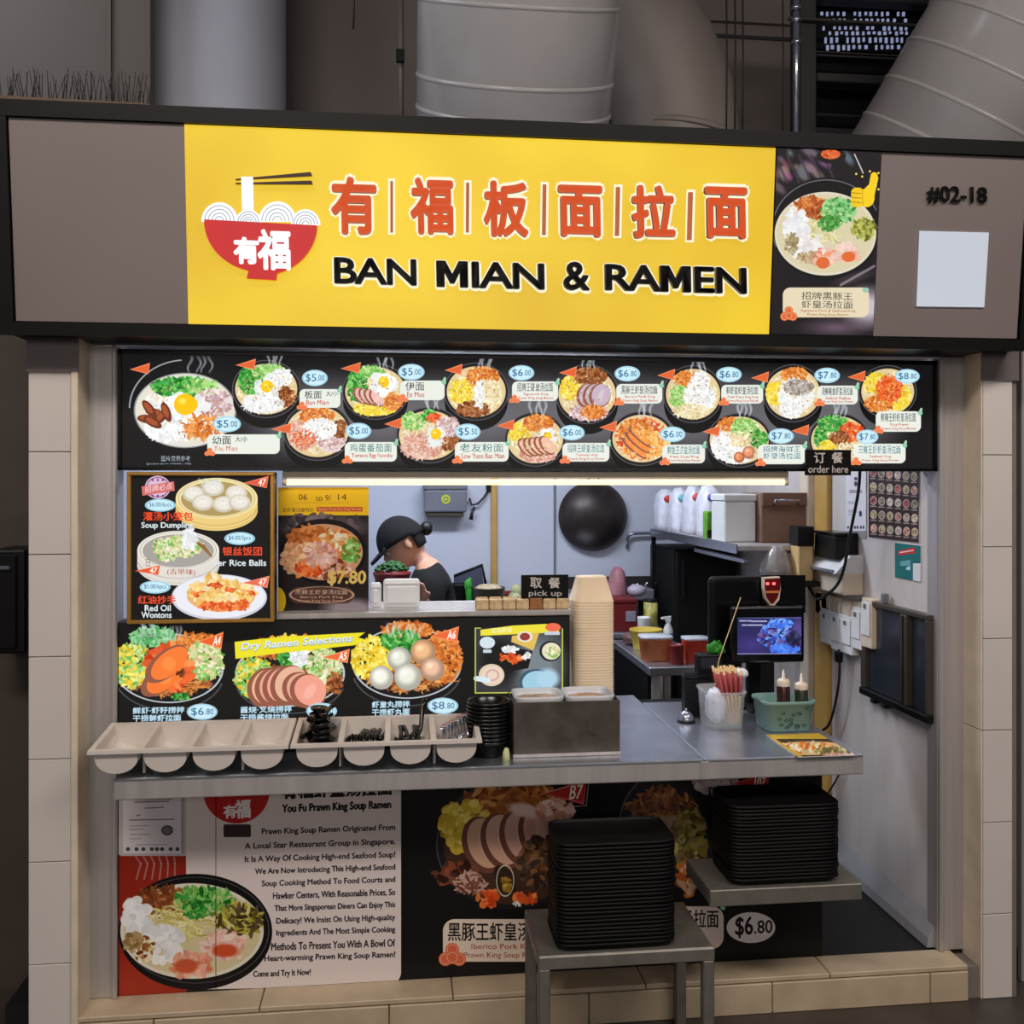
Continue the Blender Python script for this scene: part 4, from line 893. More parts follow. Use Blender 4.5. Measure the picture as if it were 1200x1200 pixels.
c.ell(379, 646, 51, 38, (26, 22, 24)); c.ell(379, 647, 46, 33, (214, 160, 120)); c.clump(366, 630, 28, 12, [(214, 130, 60), (180, 96, 40)], 2.6, 2); c.clump(395, 640, 26, 18, CRM + ORG, 3); c.clump(352, 654, 22, 18, [(236, 190, 150), (226, 160, 110)], 3.4); c.clump(388, 666, 26, 10, BRN + PNK, 3); c.clump(412, 644, 10, 14, LGR + [(120, 130, 50)], 2.6); c.clump(360, 668, 16, 8, RED, 3); c.clump(376, 650, 18, 14, PNK, 3)
c.text('$7.80', 384, 669, 428, 669, 17, (236, 200, 110), .03, .05); c.ell(325, 704, 10, 16, (236, 190, 30)); c.ell(410, 712, 40, 14, (150, 138, 146), soft=8)
c.rrect(340, 688, 414, 707, 9, (90, 62, 56)); c.ring(377, 697, 37, 9.5, .8, (200, 160, 130)); c.text('黑豚王虾皇汤拉面', 346, 691, 407, 691, 5.5, (230, 196, 170)); c.text('Iberico Pork King', 352, 698, 402, 698, 4, (230, 180, 150)); c.text('Prawn King Soup Ramen', 350, 702.5, 404, 702.5, 3.5, (230, 180, 150))
t = thing('promotion_poster', 'small yellow-headed $7.80 promotion poster standing on the ledge beside the gold frame', 'poster', ((a.x + c2.x) / 2, .055, LT))
obj('board', MB().box(a.x, c2.x, .05, .056, LT, a.z, .001), M['white'], t); sheet('poster_print', win, img_mat('promotion_print', win, 0, .25), t, .0012)
obj('prop', MB().prism([(a.x + .1, .057, LT + .2), (a.x + .1, .057, LT), (a.x + .1, .14, LT)], (.004, 0, 0)), M['black'], t)

# ------------------------------------------------------------------ printed boards on the counter front
def story(c):
    c.rrect(60, 915, 470, 1163, 16, (228, 214, 210), sk=-.02)
    c.poly([(100, 1003), (218, 1000), (218, 1164), (100, 1172)], (150, 40, 26)); c.ell(160, 1150, 70, 40, (176, 60, 36), soft=30, al=.7)
    for k in range(6): c.line([(160 + 9 * k, 1030), (165 + 8 * k, 1012), (159 + 9 * k, 1004)], 2, (210, 190, 190), .5)
    c.ell(229, 1092, 90, 68, (20, 18, 19)); c.ring(229, 1090, 86, 62, 1, (90, 88, 90), .8)
    c.ell(225, 1091, 84, 56, (232, 226, 208)); c.ell(225, 1091, 80, 52, (220, 206, 160))
    c.clump(192, 1056, 34, 15, BRN + [(130, 70, 30)], 3, 2.6); c.clump(240, 1056, 34, 16, LGR + GRN, 3, 1.8)
    c.noodles(212, 1080, 44, 24, [(226, 214, 130), (204, 184, 90), (240, 232, 170)], 120, 2); c.clump(228, 1066, 14, 10, GRN, 2.4)
    c.clump(280, 1078, 26, 18, [(190, 178, 60), (110, 96, 40), (214, 206, 110), (76, 60, 34)], 3, 2.2)
    c.clump(160, 1076, 15, 22, WHT, 5, 1.2, 1.2, 8); c.clump(188, 1106, 26, 20, WHT, 5, 1.3, 1.2, 8); c.clump(168, 1112, 12, 14, BRN + CRM, 3); c.clump(156, 1104, 9, 12, [(150, 120, 70), (190, 160, 110)], 3)
    c.clump(262, 1108, 26, 15, [(240, 180, 160), (246, 210, 196)], 4); c.clump(224, 1130, 24, 14, [(240, 176, 150), (232, 140, 110)], 4); c.ell(264, 1114, 18, 9, (214, 84, 46), soft=3); c.ell(218, 1132, 16, 10, (206, 92, 56), soft=3)
    c.poly([(218, 1166), (253, 1163), (253, 1168), (219, 1171)], (226, 216, 210))
    # emblem
    c.poly([(237, 928), (316, 925)] + [(277 + 39 * math.cos(t), 927 + 38 * math.sin(t)) for t in np.linspace(0, math.pi, 20)], (186, 36, 34)); c.poly([(237, 929), (316, 926), (314, 921), (239, 923)], (236, 228, 224))
    for k in range(9): c.ring(243 + 8.2 * k, 928 - .3 * k, 4, 4, .7, (150, 140, 140), .9, 0, 180)
    c.rrect(262, 966, 294, 981, 2, (58, 42, 42)); c.text('有', 262, 944, 277, 943, 15, (240, 230, 228), .03); c.text('福', 276, 938, 293, 937, 21, (240, 230, 228), .03)
    c.text('有福虾皇汤拉面', 331, 923, 459, 918, 13, (26, 22, 24), .05); c.text('You Fu Prawn King Soup Ramen', 331, 943, 458, 938, 11.5, (26, 22, 24), .05)
    L = ['Prawn King Soup Ramen Originated From', 'A Local Star Restaurant Group in Singapore.', 'It Is A Way Of Cooking High-end Seafood Soup!', 'We Are Now Introducing This High-end Seafood', 'Soup Cooking Method To Food Courts and', 'Hawker Centers, With Reasonable Prices, So', 'That More Singaporean Diners Can Enjoy This', 'Delicacy! We Insist On Using High-quality', 'Ingredients And The Most Simple Cooking', 'Methods To Present You With A Bowl Of', 'Heart-warming Prawn King Soup Ramen!']
    for t_, x, y in zip(L, (307, 287, 287, 299, 307, 320, 322, 324, 324, 318, 310), (966, 982.5, 998, 1012.5, 1027, 1041.5, 1056.5, 1071.5, 1085.5, 1100.5, 1115)):
        c.text(t_, x, y + (463 - x) * .032, 463, y, 8.6, (34, 28, 30), .03)
    c.text('Come and Try It Now!', 297, 1138, 364, 1135.5, 9, (34, 28, 30), .03)
    # certificate taped on
    c.rrect(141, 930, 218, 1003, 1, (196, 186, 190)); c.rrect(144, 932, 212, 1000, 1, (226, 218, 222)); c.line([(214, 933), (214, 1000)], 2, (150, 140, 146), .7)
    for y, a, e in ((936, 156, 202), (939, 158, 198), (946, 170, 192), (955, 160, 164), (960, 152, 204)): c.line([(a, y + 1), (e, y)], 1.4, (110, 96, 102), .8)
    for y, a, e in ((968, 152, 174), (972, 152, 168), (978, 152, 176), (983, 152, 165), (990, 160, 196)): c.line([(a, y), (e, y - .4)], .8, (120, 108, 114), .7)
    c.ell(196, 973, 7, 6, (90, 84, 92)); c.ell(196, 973, 5, 4, (120, 112, 118))
    for x in (150, 160, 168, 178, 184, 190, 200, 208): c.ell(x, 995, 2.4, 2.2, (80, 70, 78))
def black_board(c):
    c.ell(598, 990, 88, 76, (30, 28, 30)); c.ring(598, 990, 86, 74, 1.2, (90, 90, 96), .8, 60, 200); c.ell(600, 992, 80, 68, (70, 46, 32))
    c.clump(600, 940, 56, 22, [(150, 86, 40), (176, 104, 44), (120, 62, 28), (206, 140, 70)], 4, 2); c.clump(544, 968, 28, 30, [(226, 196, 70), (206, 170, 50), (240, 220, 110)], 5, 1.2, 1.2)
    c.slices(566, 990, 22, -4, 4, 24, 34, (206, 160, 140), -.3, (110, 66, 52)); c.ell(616, 950, 26, 10, (226, 196, 184), .2, soft=4); c.clump(650, 950, 22, 12, PNK, 4)
    c.clump(534, 1024, 26, 14, [(96, 48, 34), (136, 70, 44), (60, 34, 26)], 4); c.clump(552, 1036, 18, 12, [(196, 160, 140), (120, 70, 60)], 2.4, 2.4)
    c.ell(592, 1032, 11, 20, (50, 36, 24), -.5); c.ring(592, 1032, 10, 18, 1, (210, 200, 180)); c.clump(594, 1036, 6, 9, [(190, 150, 50), (150, 110, 40)], 2.4)
    c.clump(572, 1052, 12, 9, RED, 4); c.clump(616, 1052, 14, 6, RED, 3); c.clump(606, 1060, 4, 2, WHT, 1.6); c.clump(636, 1010, 30, 30, [(70, 50, 36), (120, 80, 50), (50, 40, 34)], 4)
    c.flag(638, 930, 50, 26, (176, 44, 44), 'B7'); c.line([(640, 928), (690, 916), (687, 944), (638, 948)], 1, (200, 180, 180), .8)
    c.plaque(519, 1077, 660, 1127, '黑豚王虾皇汤拉面', ('Iberico Pork King', 'Prawn King Soup Ramen'), (236, 216, 196), (20, 18, 20), False, (150, 50, 34))
    for dx, dy in ((0, -8), (-8, 3), (8, 3), (0, 1)): c.ell(530 + dx, 1121 + dy, 8, 8, (226, 110, 74)); c.ring(530 + dx, 1121 + dy, 6, 6, 1, (246, 170, 140))
    c.ell(790, 970, 66, 70, (34, 32, 34)); c.ring(790, 968, 64, 68, 1.4, (110, 104, 104), .8, 90, 260); c.clump(776, 945, 38, 22, [(130, 76, 44), (160, 104, 60), (90, 52, 34)], 3.4, 2); c.ell(790, 966, 30, 12, (150, 124, 104), soft=4); c.clump(808, 985, 18, 40, [(120, 110, 50), (160, 140, 80), (96, 80, 44)], 4); c.clump(806, 1028, 10, 22, [(214, 120, 60), (230, 190, 150), (190, 90, 40)], 4); c.clump(840, 918, 26, 14, [(196, 176, 176), (170, 150, 150)], 5)
    c.flag(858, 918, 44, 18, (170, 44, 44), '107')
    c.plaque(700, 1062, 848, 1112, '海鲜鲍鱼虾皇汤拉面', ('Seafood Abalone', 'Prawn King Soup'), (236, 216, 206), (30, 26, 28), False, (150, 50, 34))
    c.ell(880, 1087, 28.5, 18, (232, 224, 222)); c.text('$6', 862, 1075, 882, 1074, 24, (20, 18, 20), .02); c.text('.80', 884, 1079, 905, 1078, 15, (20, 18, 20), .02)
zt_, zb_2 = CT - .06, FL + .001
for nm, lab, xa, xb, fn in (('story_board', 'narrow left printed board with a taped certificate and the left half of a ramen bowl', px_x(139, .004), px_x(253, .004) - .001, story), ('story_board', 'white printed board telling the prawn king soup ramen story beside the black seam', px_x(253, .004) + .001, px_x(474, .004), story), ('dish_board', 'wide black printed board with pork ramen bowl behind the tray stacks', px_x(474, .004) + .001, cbx, black_board)):
    c = rect_canvas(xa, xb, zb_2, zt_, .004, 1400, (20, 18, 19)); fn(c)
    t = thing(nm, lab, 'board', ((xa + xb) / 2, .008, zb_2))
    obj('board', MB().box(xa, xb, .0055, .0115, zb_2, zt_, .0008), M['black'], t)
    sheet('board_print', c, img_mat('counter_front_print', c, 0, .35), t, .0002)

# ------------------------------------------------------------------ cutlery bins
def solid(o, th):
    m = o.modifiers.new('thickness', 'SOLIDIFY'); m.thickness = th; m.offset = -1; return o
def make_bin():
    t = thing('cutlery_bin', '', 'cutlery bin')
    W, D = .505, .215; n = 4; lip = .012; dv = .012
    pw = (W - 2 * lip - 3 * dv) / n
    xs = [-W / 2]; 
    for i in range(n): xs += [-W / 2 + lip + i * (pw + dv), -W / 2 + lip + i * (pw + dv) + pw]
    xs += [W / 2]; ys = [0, .012, D - .014, D]
    b = MB(); g = [[b.bm.verts.new((x, y, 0)) for y in ys] for x in xs]
    for i in range(len(xs) - 1):
        for j in range(3):
            if j == 1 and i % 2 == 1: continue
            b.bm.faces.new((g[i][j], g[i + 1][j], g[i + 1][j + 1], g[i][j + 1]))
    edge = [g[i][0] for i in range(len(xs))] + [g[-1][j] for j in (1, 2, 3)] + [g[i][3] for i in range(len(xs) - 2, -1, -1)] + [g[0][2], g[0][1]]
    low_ = [b.bm.verts.new((v.co.x * 1.006, v.co.y * 1.01 - .001, -.009)) for v in edge]
    for i in range(len(edge)): b.bm.faces.new((edge[i], edge[(i + 1) % len(edge)], low_[(i + 1) % len(edge)], low_[i]))
    solid(obj('rim', b, M['bin'], t), .003)
    for i in range(n):
        x0 = xs[1 + 2 * i]; cx = x0 + pw / 2; r = pw / 2; h = .066
        prof = [(cx - r, -.001), (cx - r * .97, -h + r)] + [(cx - r * .97 * math.cos(a), -h + r * .97 - r * .97 * math.sin(a) + (.0)) for a in np.linspace(.2, math.pi - .2, 11)] + [(cx + r * .97, -h + r), (cx + r, -.001)]
        prof = [(cx - r, -.001)] + [(cx - r * .96 * math.cos(a), -h + .040 - .040 * math.sin(a)) for a in np.linspace(0, math.pi, 13)] + [(cx + r, -.001)]
        b = MB(); A = [b.bm.verts.new((x, .010, z)) for x, z in prof]; B_ = [b.bm.verts.new((x, D - .016, z)) for x, z in prof]
        for k in range(len(prof) - 1): f = b.bm.faces.new((A[k], A[k + 1], B_[k + 1], B_[k])); f.smooth = 1 <= k < len(prof) - 2
        b.bm.faces.new(A[::-1]); b.bm.faces.new(B_)
        solid(obj('compartment', b, M['bin'], t), .0025)
    for x in (-W / 2 + .125, W / 2 - .125):
        obj('foot', MB().box(x - .003, x + .003, D - .05, D - .03, -.1000, -.02, .001), M['bin'], t); obj('foot', MB().box(x - .003, x + .003, .055, .07, -.0845, -.02, .001), M['bin'], t)
    return t
tilt = .10
bin1 = make_bin(); bin1['label'] = 'empty grey four-compartment cutlery bin at the left end of the counter'; bin1['group'] = 'cutlery bins on the counter edge'
pz = .868
b1 = P(221, 879, -.252); bin1.location = (b1.x, -.252, pz); bin1.rotation_euler = (tilt, 0, 0)
bin2 = dup(bin1, (b1.x + .512, -.250, pz), 'grey four-compartment cutlery bin holding black spoons and forks', (tilt, 0, 0))
def make_spoon():
    t = thing('soup_spoon', 'black plastic soup spoon nested in the leftmost pocket of the filled bin', 'spoon', (0, 0, 0), 'black spoons in the cutlery bin')
    b = MB(); b.lathe([(.001, -.012), (.014, -.009), (.020, 0), (.0185, .001), (.012, -.006), (.001, -.009)], (0, 0, 0), 14, None, 1.0, 1.35)
    obj('bowl', b, M['bowlblack'], t)
    obj('handle', MB().tube([(0, .024, -.001), (0, .045, .006), (0, .072, .010), (0, .10, .011)], [.006, .005, .005, .006], 6), M['bowlblack'], t)
    return t
sp = make_spoon(); first = True
Rb = Matrix.Rotation(tilt, 4, 'X'); T2 = Matrix.Translation((b1.x + .512, -.250, pz)) @ Rb
def inbin(k, y, z):                            # a point in pocket k of the filled bin
    pw = (.505 - .024 - .036) / 4
    return T2 @ Vector((-.2525 + .012 + k * (pw + .012) + pw / 2, y, z))
for k in range(20):
    p = inbin(0, .05 + .014 * (k % 4) + (.07 if k % 2 else 0), -.030 + .0085 * (k // 2)); p.x += (-.016 if k % 2 else .016) * (1 - k / 28)
    rot = (random.uniform(-.16, .0), random.uniform(-.3, .3), random.uniform(-.3, .3) + (math.pi if k % 2 else 0))
    sp.scale = (1.3, 1.05, 1.2)
    if first: sp.location = p; sp.rotation_euler = rot; first = False
    else: dup(sp, p, None, rot)
for k in range(10):
    p = inbin(1, .04 + .004 * (k % 3), -.018 + .003 * (k % 2)); p.x += -.036 + .008 * k
    dup(sp, p, 'black plastic soup spoon standing on edge in the second pocket of the filled bin', (.12, 1.35, random.uniform(-.08, .08)))
t = thing('serving_ladle', 'black plastic ladle with its handle sticking out of the third bin pocket', 'ladle', inbin(2, .1, -.04))
p = inbin(2, .08, -.022); b = MB(); b.lathe([(.001, -.018), (.022, -.012), (.030, .004), (.027, .006), (.018, -.006), (.001, -.012)], p, 16); obj('bowl', b, M['bowlblack'], t)
q = inbin(2, .16, .035); obj('handle', MB().tube([p + Vector((.02, .02, .0)), p + Vector((.03, .04, .02)), q + Vector((.035, -.01, .01)), q + Vector((.045, .0, .03))], [.006, .006, .008, .009], 8), M['bowlblack'], t)
for k in range(4):
    p = inbin(2, .05, -.024); p.x += -.026 + .012 * k
    dup(sp, p, 'black plastic soup spoon lying under the ladle in the third pocket', (.15, .8, random.uniform(-.4, .4)))
t = thing('fork', 'dark metal fork standing in the rightmost pocket of the filled bin', 'fork', (0, 0, 0), 'forks in the cutlery bin')
obj('handle', MB().tube([(0, 0, -.05), (0, 0, 0), (0, .002, .045)], [.0035, .003, .004], 6), M['galv'], t)
obj('tines', MB().box(-.009, .009, -.001, .001, .045, .058, .0008), M['galv'], t)
fk = t
for k in range(9):
    p = inbin(3, .085 + .006 * k, -.022 + .002 * k); p.x += -.034 + .0085 * k
    rot = (-1.25 + random.uniform(-.1, .15), random.uniform(-.2, .2), random.uniform(-.1, .1))
    if k == 0: fk.location = p; fk.rotation_euler = rot
    else: dup(fk, p, None, rot)

# ------------------------------------------------------------------ stacks and boxes on the counter
def stack(first, n, loc, dz, label=None):
    first.location = loc
    for k in range(1, n): dup(first, (loc[0] + random.uniform(-.0003, .0003), loc[1] + random.uniform(-.0003, .0003), loc[2] + dz * k), label)
t = thing('black_bowl', 'black melamine bowl nested in the stack beside the steel box', 'bowl', (0, 0, 0), 'black bowls stacked on the counter')
r = size(26, -.1) * .98
obj('bowl', MB().lathe([(.0, 0), (r * .62, 0), (r * .66, .006), (r * .94, .040), (r, .044), (r, .049), (r * .97, .049), (r * .925, .043), (r * .635, .009), (0, .006)], n=28), M['bowlblack'], t)
bp = PZ(574, 889, CT); stack(t, 11, (bp.x, bp.y + r * .62, CT), .0108)
# pale take-away containers
t = thing('takeaway_box', 'pale kraft take-away box nested in the tall upside-down stack', 'container', (0, 0, 0), 'take-away boxes in the tall pale stack')
wx, wy = size(49, .13), .11
obj('box', MB().lathe([(.998, 0), (1.0, .0078), (.975, .0082), (.70, .075), (.66, .080), (0, .080)], n=32, sx=wx / 2 * 1.0, sy=wy / 2, sq=5), M['kraft'], t)
tx = px_x(692.5, .13); zt2 = P(692, 676, .10).z
nst = int((zt2 - .08 - CT) / .0084) + 1
stack(t, nst, (tx, .13, CT), (zt2 - .08 - CT) / (nst - 1))
# stainless sauce box with two tubs
a, c2 = PZ(602, 889, CT), PZ(728, 886, CT); by = a.y + .006; bz = P(665, 822, by).z
bx0, bx1 = a.x, c2.x; dep = .150
t = thing('steel_box', 'smudged stainless steel box holding two plastic tubs at the counter edge', 'box', ((bx0 + bx1) / 2, by + dep / 2, CT))
b = MB(); x0, x1 = bx0, bx1; y0, y1 = by, by + dep
obj('front_wall', MB().box(x0, x1, y0, y0 + .004, CT + .004, bz, .0015), M['steel_dark'], t)
obj('back_wall', MB().box(x0, x1, y1 - .004, y1, CT + .004, bz, .0015), M['steel_dark'], t)
for xa in (x0, x1 - .004): obj('side_wall', MB().box(xa, xa + .004, y0 + .004, y1 - .004, CT + .004, bz, .001), M['steel_dark'], t)
obj('bottom', MB().box(x0 + .004, x1 - .004, y0 + .004, y1 - .004, CT + .0005, CT + .008), M['steel_dark'], t)
obj('lower_lip', MB().box(x0 - .002, x1 + .002, y0 - .004, y0, CT + .0005, CT + .010, .001), M['steel'], t)
obj('round_badge', MB().cyl((x0 + (x1 - x0) * .78, y0, CT + .085), (x0 + (x1 - x0) * .78, y0 - .002, CT + .085), .028, n=28), M['steel_dark'], t)
tub = None
for i, lab in ((0, 'shallow clear tub with brown contents in the steel box, nearer the black bowls'), (1, 'shallow clear tub with brown contents in the steel box, nearer its right end')):
    xa = x0 + .006 + i * (x1 - x0 - .012) / 2; xb = xa + (x1 - x0 - .012) / 2 - .003
    t = thing('sauce_tub', lab, 'tub', ((xa + xb) / 2, (y0 + y1) / 2, CT + .01), 'tubs in the steel box')
    b = MB(); prof = [(0, CT + .009), (.88, CT + .009), (.95, bz - .004), (1.0, bz + .004), (1.0, bz + .012), (.96, bz + .012), (.93, bz + .006), (.85, bz - .02), (0, bz - .022)]
    b.lathe([(r_, z - CT) for r_, z in prof], ((xa + xb) / 2, (y0 + y1) / 2, CT), 36, sx=(xb - xa) / 2, sy=dep / 2 - .008, sq=6)
    obj('tub', b, M['clear_milky'], t)
    b = MB(); b.lathe([(.82, -.012), (.83, .0), (.5, .008), (0, .010)], ((xa + xb) / 2, (y0 + y1) / 2, bz - .008), 28, sx=(xb - xa) / 2, sy=dep / 2 - .01, sq=5); b.jitter(.0015)
    obj('contents', b, mat('tan_condiment', (196, 156, 122), .6, var=.3, scale=40) if i == 0 else bpy.data.materials['tan_condiment'], t)
# yellow-green scrap at the box's foot
p = PZ(594, 893, CT); b = MB(); b.lathe([(.0, 0), (.012, 0), (.010, .02), (.006, .034), (0, .036)], (p.x, p.y + .02, CT), 10); b.jitter(.002)
t = tag(obj('cloth_scrap', b, mat('pale_yellow_cloth', (206, 204, 150), .8)), 'small crumpled pale yellow cloth between the bowl stack and the steel box', 'cloth')

# packets and sign on the ledge
x = px_x(557, .03); pw = size(15.6, .03)
kr = mat('printed_kraft', (206, 176, 132), .6, var=.22, scale=60); kb = mat('brown_print', (160, 106, 56), .6, var=.3, scale=60)
NM = ('first', 'second', 'third', 'fourth', 'fifth', 'sixth', 'seventh')
tp = None
for k in range(7):
    loc = (x + pw * (k + .5), .035, LT)
    if tp is None:
        tp = thing('sauce_packet', '', 'packet', (0, 0, 0), 'packets in a row on the ledge')
        obj('pouch', MB().box(-pw / 2 + .0008, pw / 2 - .0008, -.02, .02, 0, .032, .004, 2), kr, tp); obj('seal', MB().box(-pw / 2 + .003, pw / 2 - .003, -.002, .002, .031, .037, .0006), kr, tp)
        tt = tp; tt.location = loc
    elif k == 4:
        tt = thing('sauce_packet', '', 'packet', loc, 'packets in a row on the ledge')
        obj('pouch', MB().box(loc[0] - pw / 2 + .0008, loc[0] + pw / 2 - .0008, loc[1] - .02, loc[1] + .02, LT, LT + .034, .004, 2), kb, tt); obj('seal', MB().box(loc[0] - pw / 2 + .003, loc[0] + pw / 2 - .003, loc[1] - .002, loc[1] + .002, LT + .033, LT + .038, .0006), kb, tt)
    else: tt = dup(tp, loc)
    tt['label'] = f'{NM[k]} small kraft packet from the poster end of the ledge row' if k != 4 else 'brown packet in the row of pale kraft packets on the ledge'
def text_sign(name, lab, cat, x0, x1, y0, y1, Y, top, bot, back):
    a, c2 = P(x0, y0, Y), P(x1, y1, Y)
    c = rect_canvas(a.x, c2.x, c2.z, a.z, Y - .001, 2600, (20, 17, 17))
    w_ = x1 - x0; h_ = y1 - y0
    for ch, u in zip(top, (.19, .58)): c.text(ch, x0 + w_ * u, y0 + h_ * .10, x0 + w_ * (u + .24), y0 + h_ * .10, h_ * .42, (205, 196, 190), .02)
    c.text(bot[0], x0 + w_ * bot[1], y0 + h_ * .62, x0 + w_ * bot[2], y0 + h_ * .62, h_ * .28, (196, 188, 182), .01)
    t = thing(name, lab, cat, ((a.x + c2.x) / 2, Y + .005, c2.z))
    obj('plate', MB().box(a.x, c2.x, Y, Y + .008, c2.z, a.z, .001), M['black_gloss'], t); sheet('lettering', c, img_mat('black_sign_print', c, 0, .3), t, .0006)
    back(t, a, c2)
def _b1(t, a, c2): obj('foot', MB().box(a.x + .02, c2.x - .02, .03, .06, c2.z - .004, c2.z + .004, .001), M['black'], t)
text_sign('pick_up_sign', 'small black sign reading pick up standing on the packets', 'sign', 611, 666, 674, 703, .02, '取餐', ('pick up', .16, .86), _b1)
def _b2(t, a, c2): obj('hanger', MB().box(a.x + .03, a.x + .04, -.03, .004, a.z - .03, a.z - .015, .001), M['black'], t)
text_sign('order_here_sign', 'small black sign reading order here hanging at the menu corner', 'sign', 944, 997, 527, 557, -.03, '订餐', ('order here', .06, .94), _b2)

# bell, straw tub, basket, bottles, leaflet on the right of the counter
p = PZ(804, 846, CT)
t = thing('service_bell', 'small chrome service bell on the counter beside the straw tub', 'bell', p)
obj('base', MB().cyl(p, p + Vector((0, 0, .008)), .030, .028, 24), M['black'], t)
obj('dome', MB().lathe([(.026, .008), (.025, .018), (.018, .030), (.008, .036), (0, .037)], p, 24), M['galv'], t)
obj('button', MB().cyl(p + Vector((0, 0, .036)), p + Vector((0, 0, .045)), .004, n=10), M['galv'], t)
a, c2 = PZ(833, 857, CT), PZ(877, 858, CT); cx_ = (a.x + c2.x) / 2; wd = (c2.x - a.x) / 2; yy = a.y + .07; hz_ = P(855, 806, yy).z - CT
t = thing('straw_tub', 'clear plastic tub holding bagged white straws and red-sleeved chopsticks', 'tub', (cx_, yy, CT))
obj('tub', MB().lathe([(0, .001), (.98, .001), (1.0, .006), (1.12, hz_ - .008), (1.2, hz_ - .006), (1.2, hz_), (1.09, hz_), (.97, .010), (0, .006)], (cx_, yy, CT), 36, sx=wd, sy=.065, sq=5), M['clear'], t)
b = MB(); b.ball((cx_ - wd * .32, yy, CT + .064), wd * .56, .046, .054, 22, 14); b.ball((cx_ - wd * .38, yy - .01, CT + .092), wd * .34, .03, .026, 14, 9); b.jitter(.0042)
t2 = thing('straw_bag', 'crumpled white plastic bag of straws inside the clear tub', 'bag', (cx_ - wd * .3, yy, CT + .008)); obj('bag', b, M['bag'], t2)
cs = None
for k in range(14):
    u = (k % 5) / 4; v = k // 5
    p0 = Vector((cx_ + wd * (.32 + .5 * u), yy - .03 + .025 * v, CT + .012)); lean = Vector((-.006 + .05 * u - .03, .01, .165 + .012 * random.random()))
    p1 = p0 + lean
    if cs is None or True:
        t3 = thing('chopstick_pair', 'wooden chopsticks in a red paper sleeve standing in the clear tub', 'chopsticks', p0, 'sleeved chopsticks in the clear tub')
        obj('sleeve', MB().cyl(p0 + lean * .52, p0 + lean * .9, .0052, n=6), M['pink_wrap'], t3); obj('sticks', MB().cyl(p0, p0 + lean, .0042, n=6), M['wood'], t3)
b = MB(); top_ = P(869, 789, yy); b.ball(top_, .024, .02, .016, 10, 7); b.jitter(.003)
tag(obj('straw_wrapper', b, M['bag']), 'crumpled clear wrapper on top of the red-sleeved chopsticks', 'wrapper')
b = MB().tube([PZ(846, 800, CT + .0) * 0 + Vector((cx_ - wd * .4, yy + .02, CT + .06)), P(842, 775, yy + .03), P(868, 700, yy + .05)], [.0018, .0016, .0012], 6)
tag(obj('wire_stick', b, M['wood']), 'thin pale stick rising from the clear tub across the monitor', 'stick')
a, c2 = PZ(900, 859, CT), PZ(957, 860, CT); cx_ = (a.x + c2.x) / 2; wd = (c2.x - a.x) / 2; yy = a.y + .06; hz_ = P(925, 822, yy - .06).z - CT
t = thing('teal_basket', 'pale teal plastic basket with lace pattern holding two sauce bottles', 'basket', (cx_, yy, CT))
obj('basket', MB().lathe([(0, .001), (.96, .001), (1.0, .005), (1.12, hz_ - .012), (1.19, hz_ - .010), (1.19, hz_), (1.10, hz_), (.95, .010), (0, .006)], (cx_, yy, CT), 40, sx=wd, sy=.06, sq=6), M['teal'], t)
for k in range(16):
    u = random.uniform(-.62, .7); z = random.uniform(.012, hz_ - .02); s_ = 1.0 + .12 * z / hz_
    b = MB(); b.lathe([(.004, 0), (.006, .0012), (.0035, .0014), (.004, 0)], (cx_ + wd * u, yy - .06 * s_ - .0004, CT + z), 8, Matrix.Rotation(math.pi / 2, 4, 'X'), 1.2, .8)
    obj('lace_hole', b, M['teal_dark'], t)
for k, (px, m, lab) in enumerate(((918, M['brown_sauce'], 'brown squeeze sauce bottle with white nozzle in the teal basket'), (939, mat('dark_green_sauce', (44, 50, 34), .3), 'dark green squeeze sauce bottle with white nozzle in the teal basket'))):
    x = px_x(px, yy); z1 = P(px, 801 + 4 * k, yy).z - CT; r_ = size(7.8, yy)
    t = thing('sauce_bottle', lab, 'bottle', (x, yy, CT + .008), 'sauce bottles in the teal basket')
    o_ = (x, yy, CT + .0075)
    obj('bottle', MB().lathe([(0, 0), (r_ * .95, 0), (r_, .004), (r_, z1 - .02), (r_ * .8, z1 - .010), (0, z1 - .010)], o_, 20), m, t)
    obj('cap', MB().lathe([(r_ * .98, z1 - .014), (r_ * 1.0, z1), (r_ * .8, z1 + .006), (r_ * .28, z1 + .009), (r_ * .12, z1 + .036), (0, z1 + .037), (0, z1 - .014)], o_, 20), M['cream'], t)
# leaflet lying on the counter
p0, p1, p2, p3 = PZ(896, 861, CT), PZ(962, 860, CT), PZ(1008, 887, CT), PZ(934, 888, CT)
c = Canvas(Vector((p0.x, p1.y, CT + .0022)), (CX1 - .012 - p0.x - .02, 0, 0), (0, p2.y + .012 - p1.y, 0), 1400, (70, 48, 30))
c.rrect(880, 858, 1020, 866, 1, (226, 186, 60)); c.ell(950, 877, 46, 8, (226, 186, 130)); c.clump(945, 876, 34, 5, CRM + ORG, 2.4); c.clump(975, 880, 20, 4, [(120, 110, 50), (206, 190, 120)], 2); c.line([(900, 862), (940, 888)], 3, (210, 170, 60)); c.clump(990, 886, 26, 3, PNK, 2)
t = thing('leaflet', 'laminated food leaflet lying flat on the right end of the counter', 'leaflet', c.O + c.U / 2 + c.V / 2)
q = c.O; obj('card', MB().box(q.x, q.x + c.U.x, q.y + c.V.y, q.y, CT + .0004, CT + .002, .0003), M['white'], t)
me = sheet('leaflet_print', c, img_mat('leaflet_print', c, 0, .15), t, .0004)

